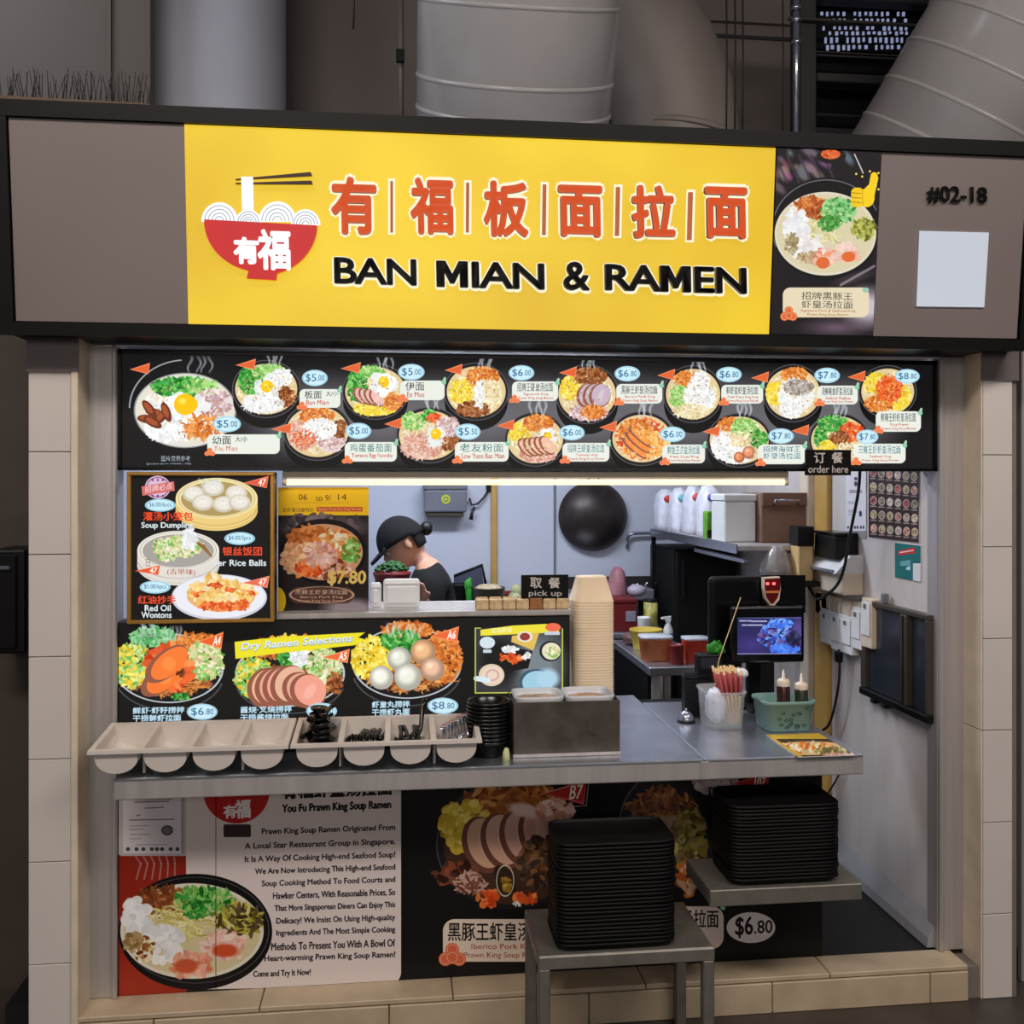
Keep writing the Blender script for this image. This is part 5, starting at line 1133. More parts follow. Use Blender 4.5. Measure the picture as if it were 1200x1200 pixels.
# ------------------------------------------------------------------ trays, stand and tray shelf
def make_tray(lab):
    t = thing('tray', lab, 'tray', (0, 0, 0), 'black trays')
    obj('tray', MB().lathe([(0, .002), (.86, .002), (.90, .004), (.965, .0115), (1.0, .012), (1.0, .0203), (.99, .0203), (.985, .0145), (.955, .0135), (.885, .006), (0, .006)], n=44, sx=.159, sy=.095, sq=9), M['tray'], t)
    return t
def tray_stack(n, x, y, z, lab, top_lab, grp, pitch):
    for k in range(n):
        loc = (x + random.uniform(-.0012, .0012), y + random.uniform(-.0012, .0012), z + pitch * k)
        if k == 0 and 'tray0' not in G: G['tray0'] = make_tray(''); tt = G['tray0']; tt.location = loc
        else: tt = dup(G['tray0'], loc)
        tt['label'] = top_lab if k == n - 1 else lab; tt['group'] = grp; tt.rotation_euler = (0, 0, random.uniform(-.006, .006))
G = {}
# stand
fy = -.40; a, c2 = P(631, 1121, fy), P(838, 1111, fy); sz = (a.z + c2.z) / 2; by2 = -.115
t = thing('tray_stand', 'low steel stand on four legs carrying the front stack of trays', 'stand', ((a.x + c2.x) / 2, -.26, 0))
lw = .030
obj('top_plate', MB().box(a.x + .004, c2.x - .004, fy + .004, by2 - .004, sz - .006, sz, .001), M['steel_dull'], t)
obj('rail', MB().box(a.x, c2.x, fy, fy + .022, sz - .036, sz - .001, .003), M['steel_dull'], t); obj('rail', MB().box(a.x, c2.x, by2 - .022, by2, sz - .036, sz - .001, .003), M['steel_dull'], t)
for xa in (a.x, c2.x - .022): obj('rail', MB().box(xa, xa + .022, fy + .022, by2 - .022, sz - .036, sz - .007, .003), M['steel_dull'], t)
for xa in (a.x + .001, c2.x - lw - .001):
    for ya in (fy + .001, by2 - lw - .001):
        obj('leg', MB().box(xa, xa + lw, ya, ya + lw, 0.0 if ya < -.13 else FL, sz - .034, .003), M['steel_dull'], t)
tx = (P(650, 1050, fy + .02).x + P(795, 1050, fy + .02).x) / 2
ztop = P(720, 988, fy + .01).z; n = 26
tray_stack(n, tx, fy + .012 + .095, sz + .0002, 'black plastic tray within the front stack on the steel stand', 'topmost black tray of the front stack on the steel stand', 'trays stacked on the steel stand', (ztop - .021 - sz) / (n - 1))
fy2 = -.285; a, c2 = P(832, 1043, fy2), P(1010, 1036, fy2); sz2 = (a.z + c2.z) / 2
t = thing('tray_shelf', 'steel wall shelf under the counter carrying the rear stack of trays', 'shelf', ((a.x + c2.x) / 2, -.14, sz2 - .04))
obj('plate', MB().box(a.x, c2.x, fy2, -.06, sz2 - .005, sz2, .001), M['steel_dull'], t); obj('front_lip', MB().box(a.x, c2.x, fy2 - .001, fy2 + .012, sz2 - .045, sz2 - .0005, .002), M['steel_dull'], t)
for xa in (a.x, c2.x - .006): obj('side_lip', MB().box(xa, xa + .006, fy2 + .012, -.06, sz2 - .04, sz2 - .0055, .001), M['steel_dull'], t)
for px in (848, 948): x = px_x(px, -.02); obj('bracket', MB().prism([(x, .004, sz2 - .006), (x, -.20, sz2 - .006), (x, .004, sz2 - .10)], (.012, 0, 0)), M['steel_dark'], t)
ztop = P(920, 944, fy2 + .01).z; n = 21
tray_stack(n, (P(853, 1000, fy2 + .02).x + P(988, 1000, fy2 + .02).x) / 2, fy2 + .012 + .095, sz2 + .0002, 'black plastic tray within the rear stack under the counter', 'topmost black tray of the rear stack under the counter', 'trays stacked on the wall shelf', (ztop - .021 - sz2) / (n - 1))

# ------------------------------------------------------------------ kitchen: back wall
Yb = 2.318
wc = P(695, 605, Yb - .03); wr = size(41, Yb)
t = thing('wok', 'large dark iron wok hanging flat on the back wall', 'wok', wc)
Mw = Matrix.Rotation(math.pi / 2, 4, 'X')
obj('bowl', MB().lathe([(0, .10), (wr * .25, .095), (wr * .55, .075), (wr * .85, .03), (wr, 0), (wr * 1.0, -.006), (wr * .97, -.004), (wr * .8, .024), (wr * .5, .066), (0, .088)], wc, 48, Mw), M['wok'], t)
for sgn_ in (-1, 1): obj('handle', MB().tube([wc + Vector((sgn_ * .03, -.01, wr * .99)), wc + Vector((sgn_ * .025, -.02, wr + .03)), wc + Vector((0, -.022, wr + .04))], .006, 8), M['wok'], t)
obj('hook', MB().tube([wc + Vector((0, -.02, wr + .05)), wc + Vector((0, .03, wr + .05))], .005, 6), M['galv'], t)
t = thing('insect_trap', 'grey insect trap box with a yellow round mark on the back wall', 'insect trap', P(522, 590, Yb))
a, c2 = P(497, 574, Yb - .1), P(547, 600, Yb - .1)
obj('case', MB().box(a.x, c2.x, Yb - .10, Yb, c2.z, a.z, .008, 2), M['grey_box'], t); obj('lid', MB().box(a.x - .004, c2.x + .004, Yb - .106, Yb, a.z, P(520, 566, Yb - .1).z, .006, 2), M['grey_box'], t)
obj('lower_tray', MB().box(a.x + .012, c2.x - .016, Yb - .09, Yb, P(520, 606, Yb - .1).z, c2.z, .004), M['bronze'], t)
q = P(522.5, 585, Yb - .1); yl = mat('yellow_mark', (190, 196, 40), .5)
for rr, m in ((.024, yl), (.014, M['grey_box']), (.008, yl)): obj('round_mark', MB().cyl((q.x, Yb - .099, q.z), (q.x, Yb - .102 - (.024 - rr) * .1, q.z), rr, n=20), m, t)
b = MB().tube([P(550, 584, Yb - .02), P(553, 592, Yb - .03), P(560, 590, Yb - .03), P(567, 583, Yb - .02), P(573, 573, Yb - .01)], .006, 6)
t = thing('trap_cable', 'short black cable with a plug beside the insect trap', 'cable', P(560, 590, Yb)); obj('cable', b, M['cable'], t)
obj('plug', MB().tube([P(556, 594, Yb - .04), P(553, 602, Yb - .05), P(552, 609, Yb - .05)], [.006, .008, .011], 8), M['cable'], t); q = P(574, 571, Yb); obj('socket', MB().box(q.x - .02, q.x + .02, Yb - .015, Yb + .001, q.z - .02, q.z + .02, .003), M['black'], t)
t = thing('hook_rail', 'thin grey bent pipe on the back wall right of the wok', 'pipe', P(750, 630, Yb))
obj('pipe', MB().tube([P(735, 642, Yb - .01), P(735, 632, Yb - .02), P(737, 627, Yb - .03), P(742, 625, Yb - .03), P(775, 624, Yb - .03)], .009, 8), M['galv'], t)

# back table
tz = .82; xa, xb = px_x(470, 1.85), px_x(786, 1.85)
t = thing('back_table', 'steel work table against the back wall', 'table', ((xa + xb) / 2, 2.05, FL))
obj('top', MB().box(xa, xb, 1.84, 2.29, tz - .03, tz, .003), M['steel_top'], t)
for x in (xa + .02, xb - .05):
    for y in (1.86, 2.24): obj('leg', MB().box(x, x + .03, y, y + .03, FL - .004, tz - .03), M['steel'], t)
def at(px, Y): return px_x(px, Y)
def pot(name, lab, cat, pxa, pxb, y_top, Y, base, m, flare=.92, fill=None, sq=0, grp=None):
    xa, xb = at(pxa, Y), at(pxb, Y); r_ = (xb - xa) / 2; h = P((pxa + pxb) / 2, y_top, Y).z - base; cx_ = (xa + xb) / 2
    t = thing(name, lab, cat, (cx_, Y, base), grp)
    obj('body', MB().lathe([(0, .001), (flare, .001), (flare + .01, .004), (.985, h - .008), (1.0, h - .006), (1.0, h), (.95, h), (flare - .05, .008), (0, .006)], (cx_, Y, base), 28, None, r_, r_ * (.8 if sq else 1), sq), m, t)
    if fill is not None:
        b = MB(); b.lathe([(flare * .93, h * .55), (.93, h - .012), (.6, h + .008), (.3, h + .014), (0, h + .015)], (cx_, Y, base), 24, None, r_, r_ * (.8 if sq else 1), sq); b.jitter(min(.004, r_ * .05)); obj('contents', b, fill, t)
    return t
pot('pan', 'dark brown pan with pale food behind the packets', 'pan', 553, 592, 688, 1.95, tz, M['bronze'], .9, mat('pale_food', (196, 176, 140), .6, var=.3, scale=60))
pot('stock_pot', 'black pot standing behind the green ladle handle', 'pot', 525, 551, 684, 2.05, tz, M['black'], .95)
pot('red_basin', 'flat dark red basin beside the pale cabbage bag', 'basin', 586, 622, 694, 2.12, tz, M['red_dark'], .8)
q = Vector((at(604, 1.98), 1.98, tz)); b = MB(); b.ball((q.x, 1.98, tz + .10), .05, .05, .10, 14, 10); b.ball((q.x + .01, 1.99, tz + .19), .035, .035, .04, 12, 8); b.jitter(.004)
tag(obj('cabbage_bag', b, M['veg_light']), 'pale green cabbage in a bag behind the pick up sign', 'cabbage')
t = thing('dark_tray', 'dark blue tray leaning up against the back wall behind the person', 'tray', (at(550, 2.2), 2.2, tz))
a = P(530, 690, 2.22); b = MB(); p4 = [P(530, 686, 2.24), P(532, 675, 2.24), P(565, 662, 2.24), P(569, 684, 2.24)]; p4 = [Vector((v.x, v.y, v.z)) for v in p4]
b.prism([Vector((p4[0].x, 2.2, tz)), p4[1], p4[2], Vector((p4[3].x, 2.2, tz))], (0, .012, 0)); obj('panel', b, mat('navy_plastic', (50, 54, 78), .4), t)
b = MB(); b.tube([p4[1], p4[2], p4[3]], .008, 6); obj('rim', b, M['black'], t)
t = thing('green_tongs', 'bright green plastic scoop handle standing in the black pot', 'scoop', (at(549, 1.95), 1.95, tz))
gp = [P(551, 702, 1.95), P(549, 690, 1.95), P(547, 683, 1.95), P(552, 678, 1.95)]; gp[0].z = tz + .04
obj('handle', MB().tube(gp, [.012, .016, .014, .010], 8), M['green'], t); b = MB(); b.ball(P(548.5, 686, 1.945), .020, .012, .03, 10, 8); obj('grip', b, M['green'], t)
b = MB(); b.ball((at(724, 2.15), 2.15, tz + .15), .055, .05, .15, 14, 10); b.jitter(.006); tag(obj('pink_bag', b, mat('dusty_pink_bag', (176, 120, 128), .5, var=.2)), 'dusty pink bag slumped behind the tall pale box stack', 'bag')
xa, xb = at(717, 1.88), at(747, 1.88)
t = thing('red_crate', 'dark red plastic crate on the back table', 'crate', ((xa + xb) / 2, 1.95, tz)); zt2 = P(730, 702, 1.88).z
obj('body', MB().box(xa + .004, xb - .004, 1.88, 2.06, tz, zt2 - .02, .004), M['red'], t); obj('rim', MB().box(xa, xb, 1.875, 2.065, zt2 - .02, zt2, .004), M['red'], t); obj('label', MB().box(xa + .07, xb - .01, 1.876, 1.88, tz + .05, zt2 - .06, .001), mat('pale_lilac_label', (150, 140, 160), .6), t)
b = MB(); b.ball((at(746, 1.99), 1.99, zt2 + .03), .05, .04, .03, 12, 8); b.jitter(.004); tag(obj('lilac_bag', b, mat('lilac_plastic_bag', (186, 174, 190), .4, var=.1)), 'small lilac plastic bag lying on the dark red crate', 'bag')
xa, xb = at(757, 1.87), at(773, 1.87); zt3 = P(765, 706, 1.87).z
t = thing('food_tin', 'yellow and black printed tin on the back table beside the red crate', 'tin', ((xa + xb) / 2, 1.9, tz))
cxx, rr = (xa + xb) / 2, (xb - xa) / 2
obj('tin', MB().cyl((cxx, 1.91, tz), (cxx, 1.91, zt3), rr, n=24), mat('printed_yellow_tin', (190, 180, 96), .4, var=.5, scale=30), t); obj('lid', MB().cyl((cxx, 1.91, zt3), (cxx, 1.91, zt3 + .012), rr * 1.03, n=24), M['black'], t)
t = thing('grey_caddy', 'low grey wire caddy of small tools along the back wall', 'caddy', (at(772, 2.1), 2.15, tz)); xa, xb = at(738, 2.1), at(766, 2.1)
obj('box', MB().box(xa, xb, 2.08, 2.26, P(770, 703, 2.1).z, P(770, 690, 2.1).z, .006), M['grey_box'], t); obj('stand', MB().box(xa + .05, xb - .05, 2.12, 2.22, tz, P(770, 703, 2.1).z), M['black'], t)
for k in range(3): obj('tool', MB().tube([Vector((xa + .03 + .05 * k, 2.14, P(770, 692, 2.1).z)), Vector((xa + .05 + .05 * k, 2.12, P(770, 684 - k, 2.1).z))], .007, 6), M['galv'], t)

# worktable nearer the counter
wz = .80; xa, xb = at(761, 1.05), at(842, 1.05)
t = thing('work_table', 'stainless work table with a steel front panel behind the counter', 'table', ((xa + xb) / 2, 1.4, FL))
obj('top', MB().box(xa, xb, 1.05, 1.76, wz - .035, wz, .003), M['steel_top'], t)
obj('front_panel', MB().box(xa + .16, xb - .005, 1.065, 1.075, FL - .004, wz - .036, .002), M['steel'], t)
for x in (xa + .02, xb - .05):
    for y in (1.07, 1.70): obj('leg', MB().box(x, x + .03, y, y + .03, FL - .004, wz - .035), M['steel'], t)
obj('side_panel', MB().box(xa + .006, xa + .012, 1.1, 1.72, FL - .004, wz - .036), M['black_matt'], t)
def tub(lab, pxa, pxb, yt, Y, m, fill=None, name='plastic_tub', lid=None, cat='tub', sq=5, fl=.86):
    t = pot(name, lab, cat, pxa, pxb, yt, Y, wz, m, fl, fill, sq)
    if lid is not None:
        z = P((pxa + pxb) / 2, yt, Y).z; x0_, x1_ = at(pxa, Y), at(pxb, Y)
        obj('lid', MB().lathe([(0, 0), (1.03, 0), (1.05, .004), (1.0, .010), (0, .012)], ((x0_ + x1_) / 2, Y, z + .0005), 28, None, (x1_ - x0_) / 2, (x1_ - x0_) / 2 * (.8 if sq else 1), sq), lid, t)
    return t
tub('milky lidded tub of orange sauce on the work table', 750, 786, 747, 1.22, M['orange_food'], None, lid=M['clear_milky'])
tub('small red jar on the front edge of the work table', 784, 801, 755, 1.12, M['red_dark'], None, 'red_jar', None, 'jar', 0, .95)
tub('orange-red tub of chilli sauce on the work table', 800, 829, 749, 1.16, M['orange_red'], None, 'plastic_tub', M['clear_milky'])
tub('white paper cup on the work table beside the printed tin', 747, 762, 723, 1.66, M['white'], None, 'paper_cup', None, 'cup', 0, .8)
tub('flat yellow dish behind the milky lidded tub', 738, 776, 737, 1.5, mat('mustard_dish', (206, 176, 70), .4), None, 'yellow_dish', None, 'dish', 0, .75)
b = MB(); b.ball((at(737, 1.62) + .01, 1.62, wz + .03), .04, .05, .03, 12, 8); b.jitter(.005); tag(obj('brown_bag', b, mat('brown_food_bag', (120, 84, 78), .5, var=.3)), 'small brown food bag on the far left corner of the work table', 'bag')
xx = at(783, 1.6); t = thing('spray_bottle', 'white spray bottle with a blue label on the work table', 'spray bottle', (xx, 1.6, wz))
h_ = P(783, 722, 1.6).z - wz
obj('bottle', MB().lathe([(0, 0), (.022, 0), (.024, .004), (.022, h_ * .55), (.010, h_ * .75), (.010, h_ * .8), (0, h_ * .8)], (xx, 1.6, wz), 18), M['white'], t); obj('label', MB().lathe([(.0245, h_ * .12), (.0245, h_ * .4)], (xx, 1.6, wz), 18), mat('blue_label', (60, 80, 160), .5), t)
obj('trigger', MB().prism([(xx - .012, 1.59, wz + h_ * .8), (xx + .01, 1.59, wz + h_ * .8), (xx + .012, 1.59, wz + h_), (xx - .034, 1.59, wz + h_ * .96), (xx - .034, 1.59, wz + h_ * .9), (xx - .014, 1.59, wz + h_ * .9)], (0, .018, 0)), M['white'], t)

# tall black cabinet, rack above it
xa, xb = at(791, 1.78), at(905, 1.78); zt2 = P(840, 644, 1.78).z
t = thing('black_cabinet', 'tall black upright cabinet behind the till', 'cabinet', ((xa + xb) / 2, 2.0, FL)); xb = min(xb, 1.64)
obj('body', MB().box(xa, xb, 1.79, 2.26, FL + .04, zt2, .006), M['black_matt'], t); obj('door', MB().box(xa + .006, xb - .006, 1.772, 1.789, FL + .06, zt2 - .012, .004), M['black'], t); obj('handle', MB().box(xa + .03, xa + .045, 1.75, 1.772, 1.0, 1.18, .004), M['black'], t)
for x in (xa + .05, xb - .08): obj('foot', MB().box(x, x + .03, 1.85, 2.2, FL - .004, FL + .04), M['black'], t)
rz = 1.314; rx0 = 1.30
t = thing('wall_rack', 'steel rack shelf along the right wall loaded with bags and boxes', 'shelf', (1.35, 1.45, rz - .3))
obj('shelf', MB().box(rx0, 1.664, .80, 2.12, rz - .022, rz, .003), M['steel'], t); obj('front_lip', MB().box(rx0 - .006, rx0, .80, 2.12, rz - .034, rz + .006, .002), M['galv'], t); obj('lower_rail', MB().box(rx0 + .04, rx0 + .06, .84, 1.5, rz - .075, rz - .055, .003), M['galv'], t)
for y in (.84, 2.08): obj('wall_bracket', MB().prism([(1.666, y, rz - .022), (rx0 + .15, y, rz - .022), (1.666, y, rz - .06)], (0, .02, 0)), M['steel'], t)
obj('post', MB().box(rx0, rx0 + .02, 2.10, 2.12, tz + .001, rz - .022), M['black'], t)
for k, (pxa, pxb, yt, Y, lab) in enumerate(((768, 790, 574, 2.02, 'crumpled white bag at the far end of the wall rack'), (786, 806, 572, 1.84, 'crumpled white bag second along the wall rack'), (803, 822, 570, 1.66, 'crumpled white bag in the middle of the wall rack'), (818, 842, 570, 1.46, 'crumpled white bag on the wall rack behind the green packet'))):
    xa, xb = at(pxa, Y), at(pxb, Y); h = P(pxa, yt, Y).z - rz; xa = max(xa, rx0 + .002)
    b = MB(); b.lathe([(0, .0), (.9, .0), (1.0, .03), (.96, h * .6), (.8, h * .85), (.4, h), (0, h * 1.02)], ((xa + xb) / 2, Y, rz), 20, None, (xb - xa) / 2 + .004, .082, 3.5); b.jitter(.006)
    for v in b.bm.verts: v.co.z = max(v.co.z, rz + .0005)
    t = thing('packing_bag', lab, 'bag', ((xa + xb) / 2, Y, rz), 'white bags on the wall rack'); obj('bag', b, M['bag'], t)
    cc = [(200, 60, 60), (120, 190, 200), (210, 90, 90), (90, 90, 180)][k]
    obj('print', MB().ball(((xa + xb) / 2, Y - .074, rz + h * .78), .03, .012, .02, 10, 6), mat('bag_print', cc, .5), t)
xa, xb = max(at(828, 1.22), rx0 + .003), at(849, 1.22); h = P(838, 599, 1.22).z - rz
t = thing('green_packet', 'bright green printed packet at the front of the wall rack', 'packet', ((xa + xb) / 2, 1.25, rz)); obj('pack', MB().box(xa, xb, 1.22, 1.28, rz, rz + h, .008, 2), mat('green_print', (104, 168, 48), .4, var=.3, scale=30), t); obj('dark_band', MB().box(xa + .004, xb - .004, 1.218, 1.221, rz + .006, rz + .04, .001), M['black'], t)
xa, xb = at(849, 1.0), at(886, 1.0); h = P(867, 579, 1.0).z - rz
t = thing('white_box', 'plain white lidded box on the wall rack beside the green packet', 'box', ((xa + xb) / 2, 1.1, rz)); obj('body', MB().box(xa, xb, 1.0, 1.17, rz, rz + h - .03, .005), M['white'], t); obj('lid', MB().box(xa - .004, xb + .004, .996, 1.174, rz + h - .03, rz + h, .005), M['white'], t)
xa, xb = at(889, .95) + .012, 1.655; h = P(920, 578, .95).z - rz
t = thing('cardboard_box', 'brown cardboard box with hand hole at the near end of the wall rack', 'box', ((xa + xb) / 2, 1.05, rz)); obj('box', MB().box(xa, xb, .95, 1.20, rz, rz + h, .003), M['cardboard'], t); obj('flap', MB().box(xa, xb, .94, .949, rz + h - .05, rz + h + .002, .002), M['cardboard'], t)
q = P(921, 586, .94); obj('handle', MB().tube([Vector((q.x - .05, .938, q.z - .02)), Vector((q.x - .05, .925, q.z)), Vector((q.x + .05, .925, q.z)), Vector((q.x + .05, .938, q.z - .02))], .005, 6), M['galv'], t)

# ------------------------------------------------------------------ till on the counter
Yd = .20
t = thing('till_monitor', 'black till monitor turned away, standing behind the customer display', 'monitor', (at(890, .40), .42, CT))
a, c2 = P(832, 676, .38), P(944, 776, .38)
obj('back_shell', MB().box(a.x, c2.x, .38, .42, c2.z, a.z, .018, 3), M['black_gloss'], t); obj('neck', MB().box((a.x + c2.x) / 2 - .03, (a.x + c2.x) / 2 + .03, .395, .425, CT + .012, c2.z + .02, .004), M['black'], t); obj('base', MB().box((a.x + c2.x) / 2 - .10, (a.x + c2.x) / 2 + .10, .35, .47, CT + .0005, CT + .013, .004), M['black'], t)
a, c2 = P(857, 711, .30), P(943, 776, .30)
t = thing('customer_display', 'small lit customer display showing a blue picture on the till', 'display', ((a.x + c2.x) / 2, .31, CT))
obj('housing', MB().box(a.x, c2.x, .30, .325, c2.z, a.z, .008, 2), M['black_gloss'], t); obj('stem', MB().box((a.x + c2.x) / 2 - .02, (a.x + c2.x) / 2 + .02, .31, .325, CT + .01, c2.z + .004, .003), M['black'], t); obj('base', MB().box((a.x + c2.x) / 2 - .06, (a.x + c2.x) / 2 + .06, .29, .346, CT + .0005, CT + .011, .003), M['black'], t)
a, c2 = P(864, 724, .299), P(939, 766, .299)
c = rect_canvas(a.x, c2.x, c2.z, a.z, .299, 2600, (42, 38, 92))
c.ell(880, 756, 26, 14, (70, 62, 140), soft=14, al=.8); c.ell(935, 740, 10, 20, (86, 70, 140), soft=6); c.clump(908, 745, 18, 14, [(70, 120, 230), (40, 60, 160), (120, 170, 250), (30, 30, 80), (110, 80, 150)], 2.4, 1.5, 1.6); c.clump(915, 731, 14, 5, [(60, 110, 230), (110, 160, 250)], 2); c.clump(920, 761, 16, 5, [(80, 140, 250), (60, 100, 220)], 2.4); c.clump(930, 748, 8, 8, [(24, 22, 54), (50, 50, 100)], 2)
for x0_, x1_, y_ in ((867, 874, 727.5), (876, 880, 727.5), (881, 898, 728), (870, 874, 732.5), (876, 893, 732.5)): c.line([(x0_, y_), (x1_, y_)], 1.7, (190, 196, 230), .85)
c.line([(864, 766), (939, 766)], 1.2, (170, 170, 210), .7); c.line([(864, 724), (939, 724)], 1.0, (120, 130, 170), .6)
sheet('screen', c, img_mat('screen_picture', c, 1.0), t, .0012)
t = thing('payment_speaker', 'cream rimmed payment speaker with glowing red lights above the display', 'speaker', P(905, 712, .33))
sh = [(895, 677), (914, 676), (915, 690), (913, 703), (907, 710), (903, 710), (897, 702), (895, 690)]
obj('shell', MB().prism([P(x, y, .345) for x, y in sh], (0, .022, 0)), M['cream'], t)
sh2 = [(897, 678.5), (914.5, 677.5), (914.5, 690), (911, 701), (906.5, 707), (903.5, 707), (898.5, 700), (897, 690)]
obj('face', MB().prism([P(x, y, .339) for x, y in sh2], (0, .008, 0)), mat('dark_red_gloss', (92, 14, 16), .2), t)
obj('back_plate', MB().prism([P(x, y, .368) for x, y in ((893, 674), (944, 674), (944, 718), (893, 718))], (0, .005, 0)), M['black_gloss'], t)
M['red_led'] = mat('red_led', (255, 90, 90), .4, emit=2.5)
for px in (899.5, 907): q = P(px, 684, .334); obj('light', MB().ball(q, .006, .004, .005, 10, 7), M['red_led'], t)
q0, q1 = P(898, 694, .336), P(913, 693, .336); obj('stripe', MB().box(q0.x, q1.x, .334, .340, q0.z - .004, q0.z + .004, .001), M['orange_food'], t)
# black boxes behind the bell
a, c2 = P(803, 792, .265), P(832, 838, .265)
t = thing('black_caddy', 'black plastic caddy standing behind the service bell', 'caddy', ((a.x + c2.x) / 2, .34, CT)); obj('body', MB().box(a.x, c2.x, .265, .312, CT + .0005, a.z - .01, .004), M['black'], t); obj('rim', MB().box(a.x - .004, c2.x + .004, .261, .316, a.z - .01, a.z, .002), M['black_gloss'], t)
a, c2 = P(818, 767, .325), P(847, 806, .325)
t = thing('card_reader', 'black boxy card reader beside the till under the green net', 'card reader', ((a.x + c2.x) / 2, .35, CT)); obj('body', MB().box(a.x, c2.x, .325, .37, CT + .0005, a.z, .006, 2), M['black'], t); obj('keypad', MB().box(a.x + .01, c2.x - .01, .321, .326, CT + .03, a.z - .06, .002), M['black_gloss'], t); obj('screen', MB().box(a.x + .01, c2.x - .01, .322, .326, a.z - .05, a.z - .012, .002), M['glass_dark'], t)
b = MB(); b.ball(P(838, 760, .345), .028, .022, .018, 14, 9); b.jitter(.006)
for k in range(14):
    t0 = P(829 + random.random() * 14, 753 + random.random() * 10, .325); b.tube([t0, t0 + Vector((.012, -.004, .010)), t0 + Vector((.022, .0, -.006))], .0022, 5)
o = tag(obj('green_net', b, M['green']), 'bright green net bag lying on the card reader', 'net bag')
b = MB(); b.lathe([(.0, .0), (.07, .0), (.062, .05), (.036, .11), (.020, .13), (0, .132)], P(910, 679, .80), 18, None, 1.0, .8); b.jitter(.005)
tag(obj('clear_bag', b, mat('grey_clear_bag', (186, 178, 176), .15, var=.2, scale=30, spec=.8, alpha=.85)), 'shiny grey clear bag bunched above the payment speaker', 'bag')
# something must carry it: a narrow black stand behind the till
q = P(912, 679, .80); t = thing('black_stand', 'narrow black stand behind the till under the shiny clear bag', 'stand', (q.x, .80, FL)); obj('top', MB().box(q.x - .13, q.x + .16, .70, .92, q.z - .02, q.z - .0005, .003), M['black'], t)
obj('leg', MB().box(q.x - .06, q.x - .02, .79, .83, FL + .01, q.z - .02), M['black'], t); obj('foot', MB().box(q.x - .16, q.x + .08, .71, .91, FL - .004, FL + .012, .003), M['black'], t)
a, c2 = P(936, 640, .72), P(953, 652, .72); t = thing('wooden_block', 'pale wooden box beside the shiny clear bag', 'box', ((a.x + c2.x) / 2, .74, c2.z)); obj('box', MB().box(a.x, c2.x, .72, .80, q.z, a.z, .003), M['wood'], t); obj('dark_lid', MB().box(a.x - .004, c2.x + .004, .716, .804, a.z, P(940, 617, .72).z, .004), M['black'], t)

# ------------------------------------------------------------------ right wall
XW = X1 - .0015
def wall_rect(x0, y0, x1, y1, th, X=None): # px corners on the right wall -> box limits
    X = X1 if X is None else X
    a, c2 = PX(x0, y0, X), PX(x1, y1, X); d = PX(x0, y1, X)
    return min(a.y, c2.y), max(a.y, c2.y), (d.z + c2.z) / 2 if False else d.z, a.z
def wall_sheet(name, lab, cat, x0, y0, x1, yb, paint, bg, emit=0):
    ya, yb_, z0, z1 = wall_rect(x0, y0, x1, yb, .002)
    c = Canvas((X1 - .0035, yb_, z1), (0, ya - yb_, 0), (0, 0, z0 - z1), 1300, bg); paint(c)
    t = thing(name, lab, cat, (X1 - .002, (ya + yb_) / 2, z0)); obj('paper', MB().box(X1 - .003, X1 - .0005, ya, yb_, z0, z1, .0003), M['white'], t)
    sheet(name + '_print', c, img_mat(name + '_print', c, 0, .4), t, .0004); return t
def cert(c):
    c.rrect(991, 500, 1015, 622, 1, (226, 224, 230)); c.rrect(989, 622, 1018, 632, 0, (150, 146, 150))
    for y, w_ in ((561, 4), (567, 6)): c.ell(1003, y, 2, w_ * .5, (70, 60, 80))
    for y in (575, 577): c.line([(996, y), (1010, y)], 1, (80, 70, 90))
    for y in (588, 590, 598, 600, 603): c.line([(994, y), (1001 + (y % 7), y)], .7, (130, 126, 140))
    c.ell(1008.5, 602, 1.7, 3.6, (50, 54, 90))
    for x in (994, 998, 1002, 1005, 1009, 1012): c.ell(x, 618, 1.2, 2, (90, 84, 100))
wall_sheet('certificate', 'white printed certificate on the right wall beside the ochre trim', 'certificate', 991.5, 553, 1016, 628, cert, (196, 192, 196))
def grid(c):
    c.rrect(1010, 520, 1090, 660, 1, (58, 40, 38))
    for r in range(5):
        for k in range(6):
            x = 1023 + k * 9.6 + r * .2; y = 562 + r * 16.3 - 8 + k * .9
            col = random.choice([(206, 150, 130), (190, 170, 120), (210, 190, 176), (176, 96, 90), (196, 180, 150), (150, 140, 110)])
            c.ell(x + .3, y, 3.9, 5.2, (210, 198, 192)); c.ell(x + .3, y, 3.3, 4.4, col); c.clump(x, y, 2.4, 3, [col, [v * .6 for v in col], [min(255, v * 1.2) for v in col]], .9); c.line([(x - 3, y + 6.6), (x + 3, y + 6.8)], 1.2, (220, 200, 190), .8)
wall_sheet('dish_photo_poster', 'black poster with a grid of small dish photos on the right wall', 'poster', 1019, 548, 1078, 629, grid, (36, 28, 28))
def teal(c):
    c.rrect(1040, 630, 1090, 690, 1, (30, 112, 112)); c.poly([(1052, 646), (1072, 641), (1073, 648), (1053, 651)], (206, 50, 50)); c.line([(1055, 647.5), (1070, 645)], 1.6, (240, 220, 220)); c.poly([(1055, 658), (1067, 656), (1067, 663), (1055, 663)], (110, 170, 180)); c.poly([(1062, 665), (1067, 663), (1067, 668), (1062, 668)], (190, 220, 220)); c.poly([(1070, 660), (1079, 660), (1079, 690), (1070, 690)], (226, 226, 226)); c.line([(1071, 659), (1080, 659)], 1, (20, 60, 70))
wall_sheet('teal_notice', 'teal printed notice with a red stripe on the right wall', 'notice', 1050, 636, 1080, 676, teal, (30, 112, 112))
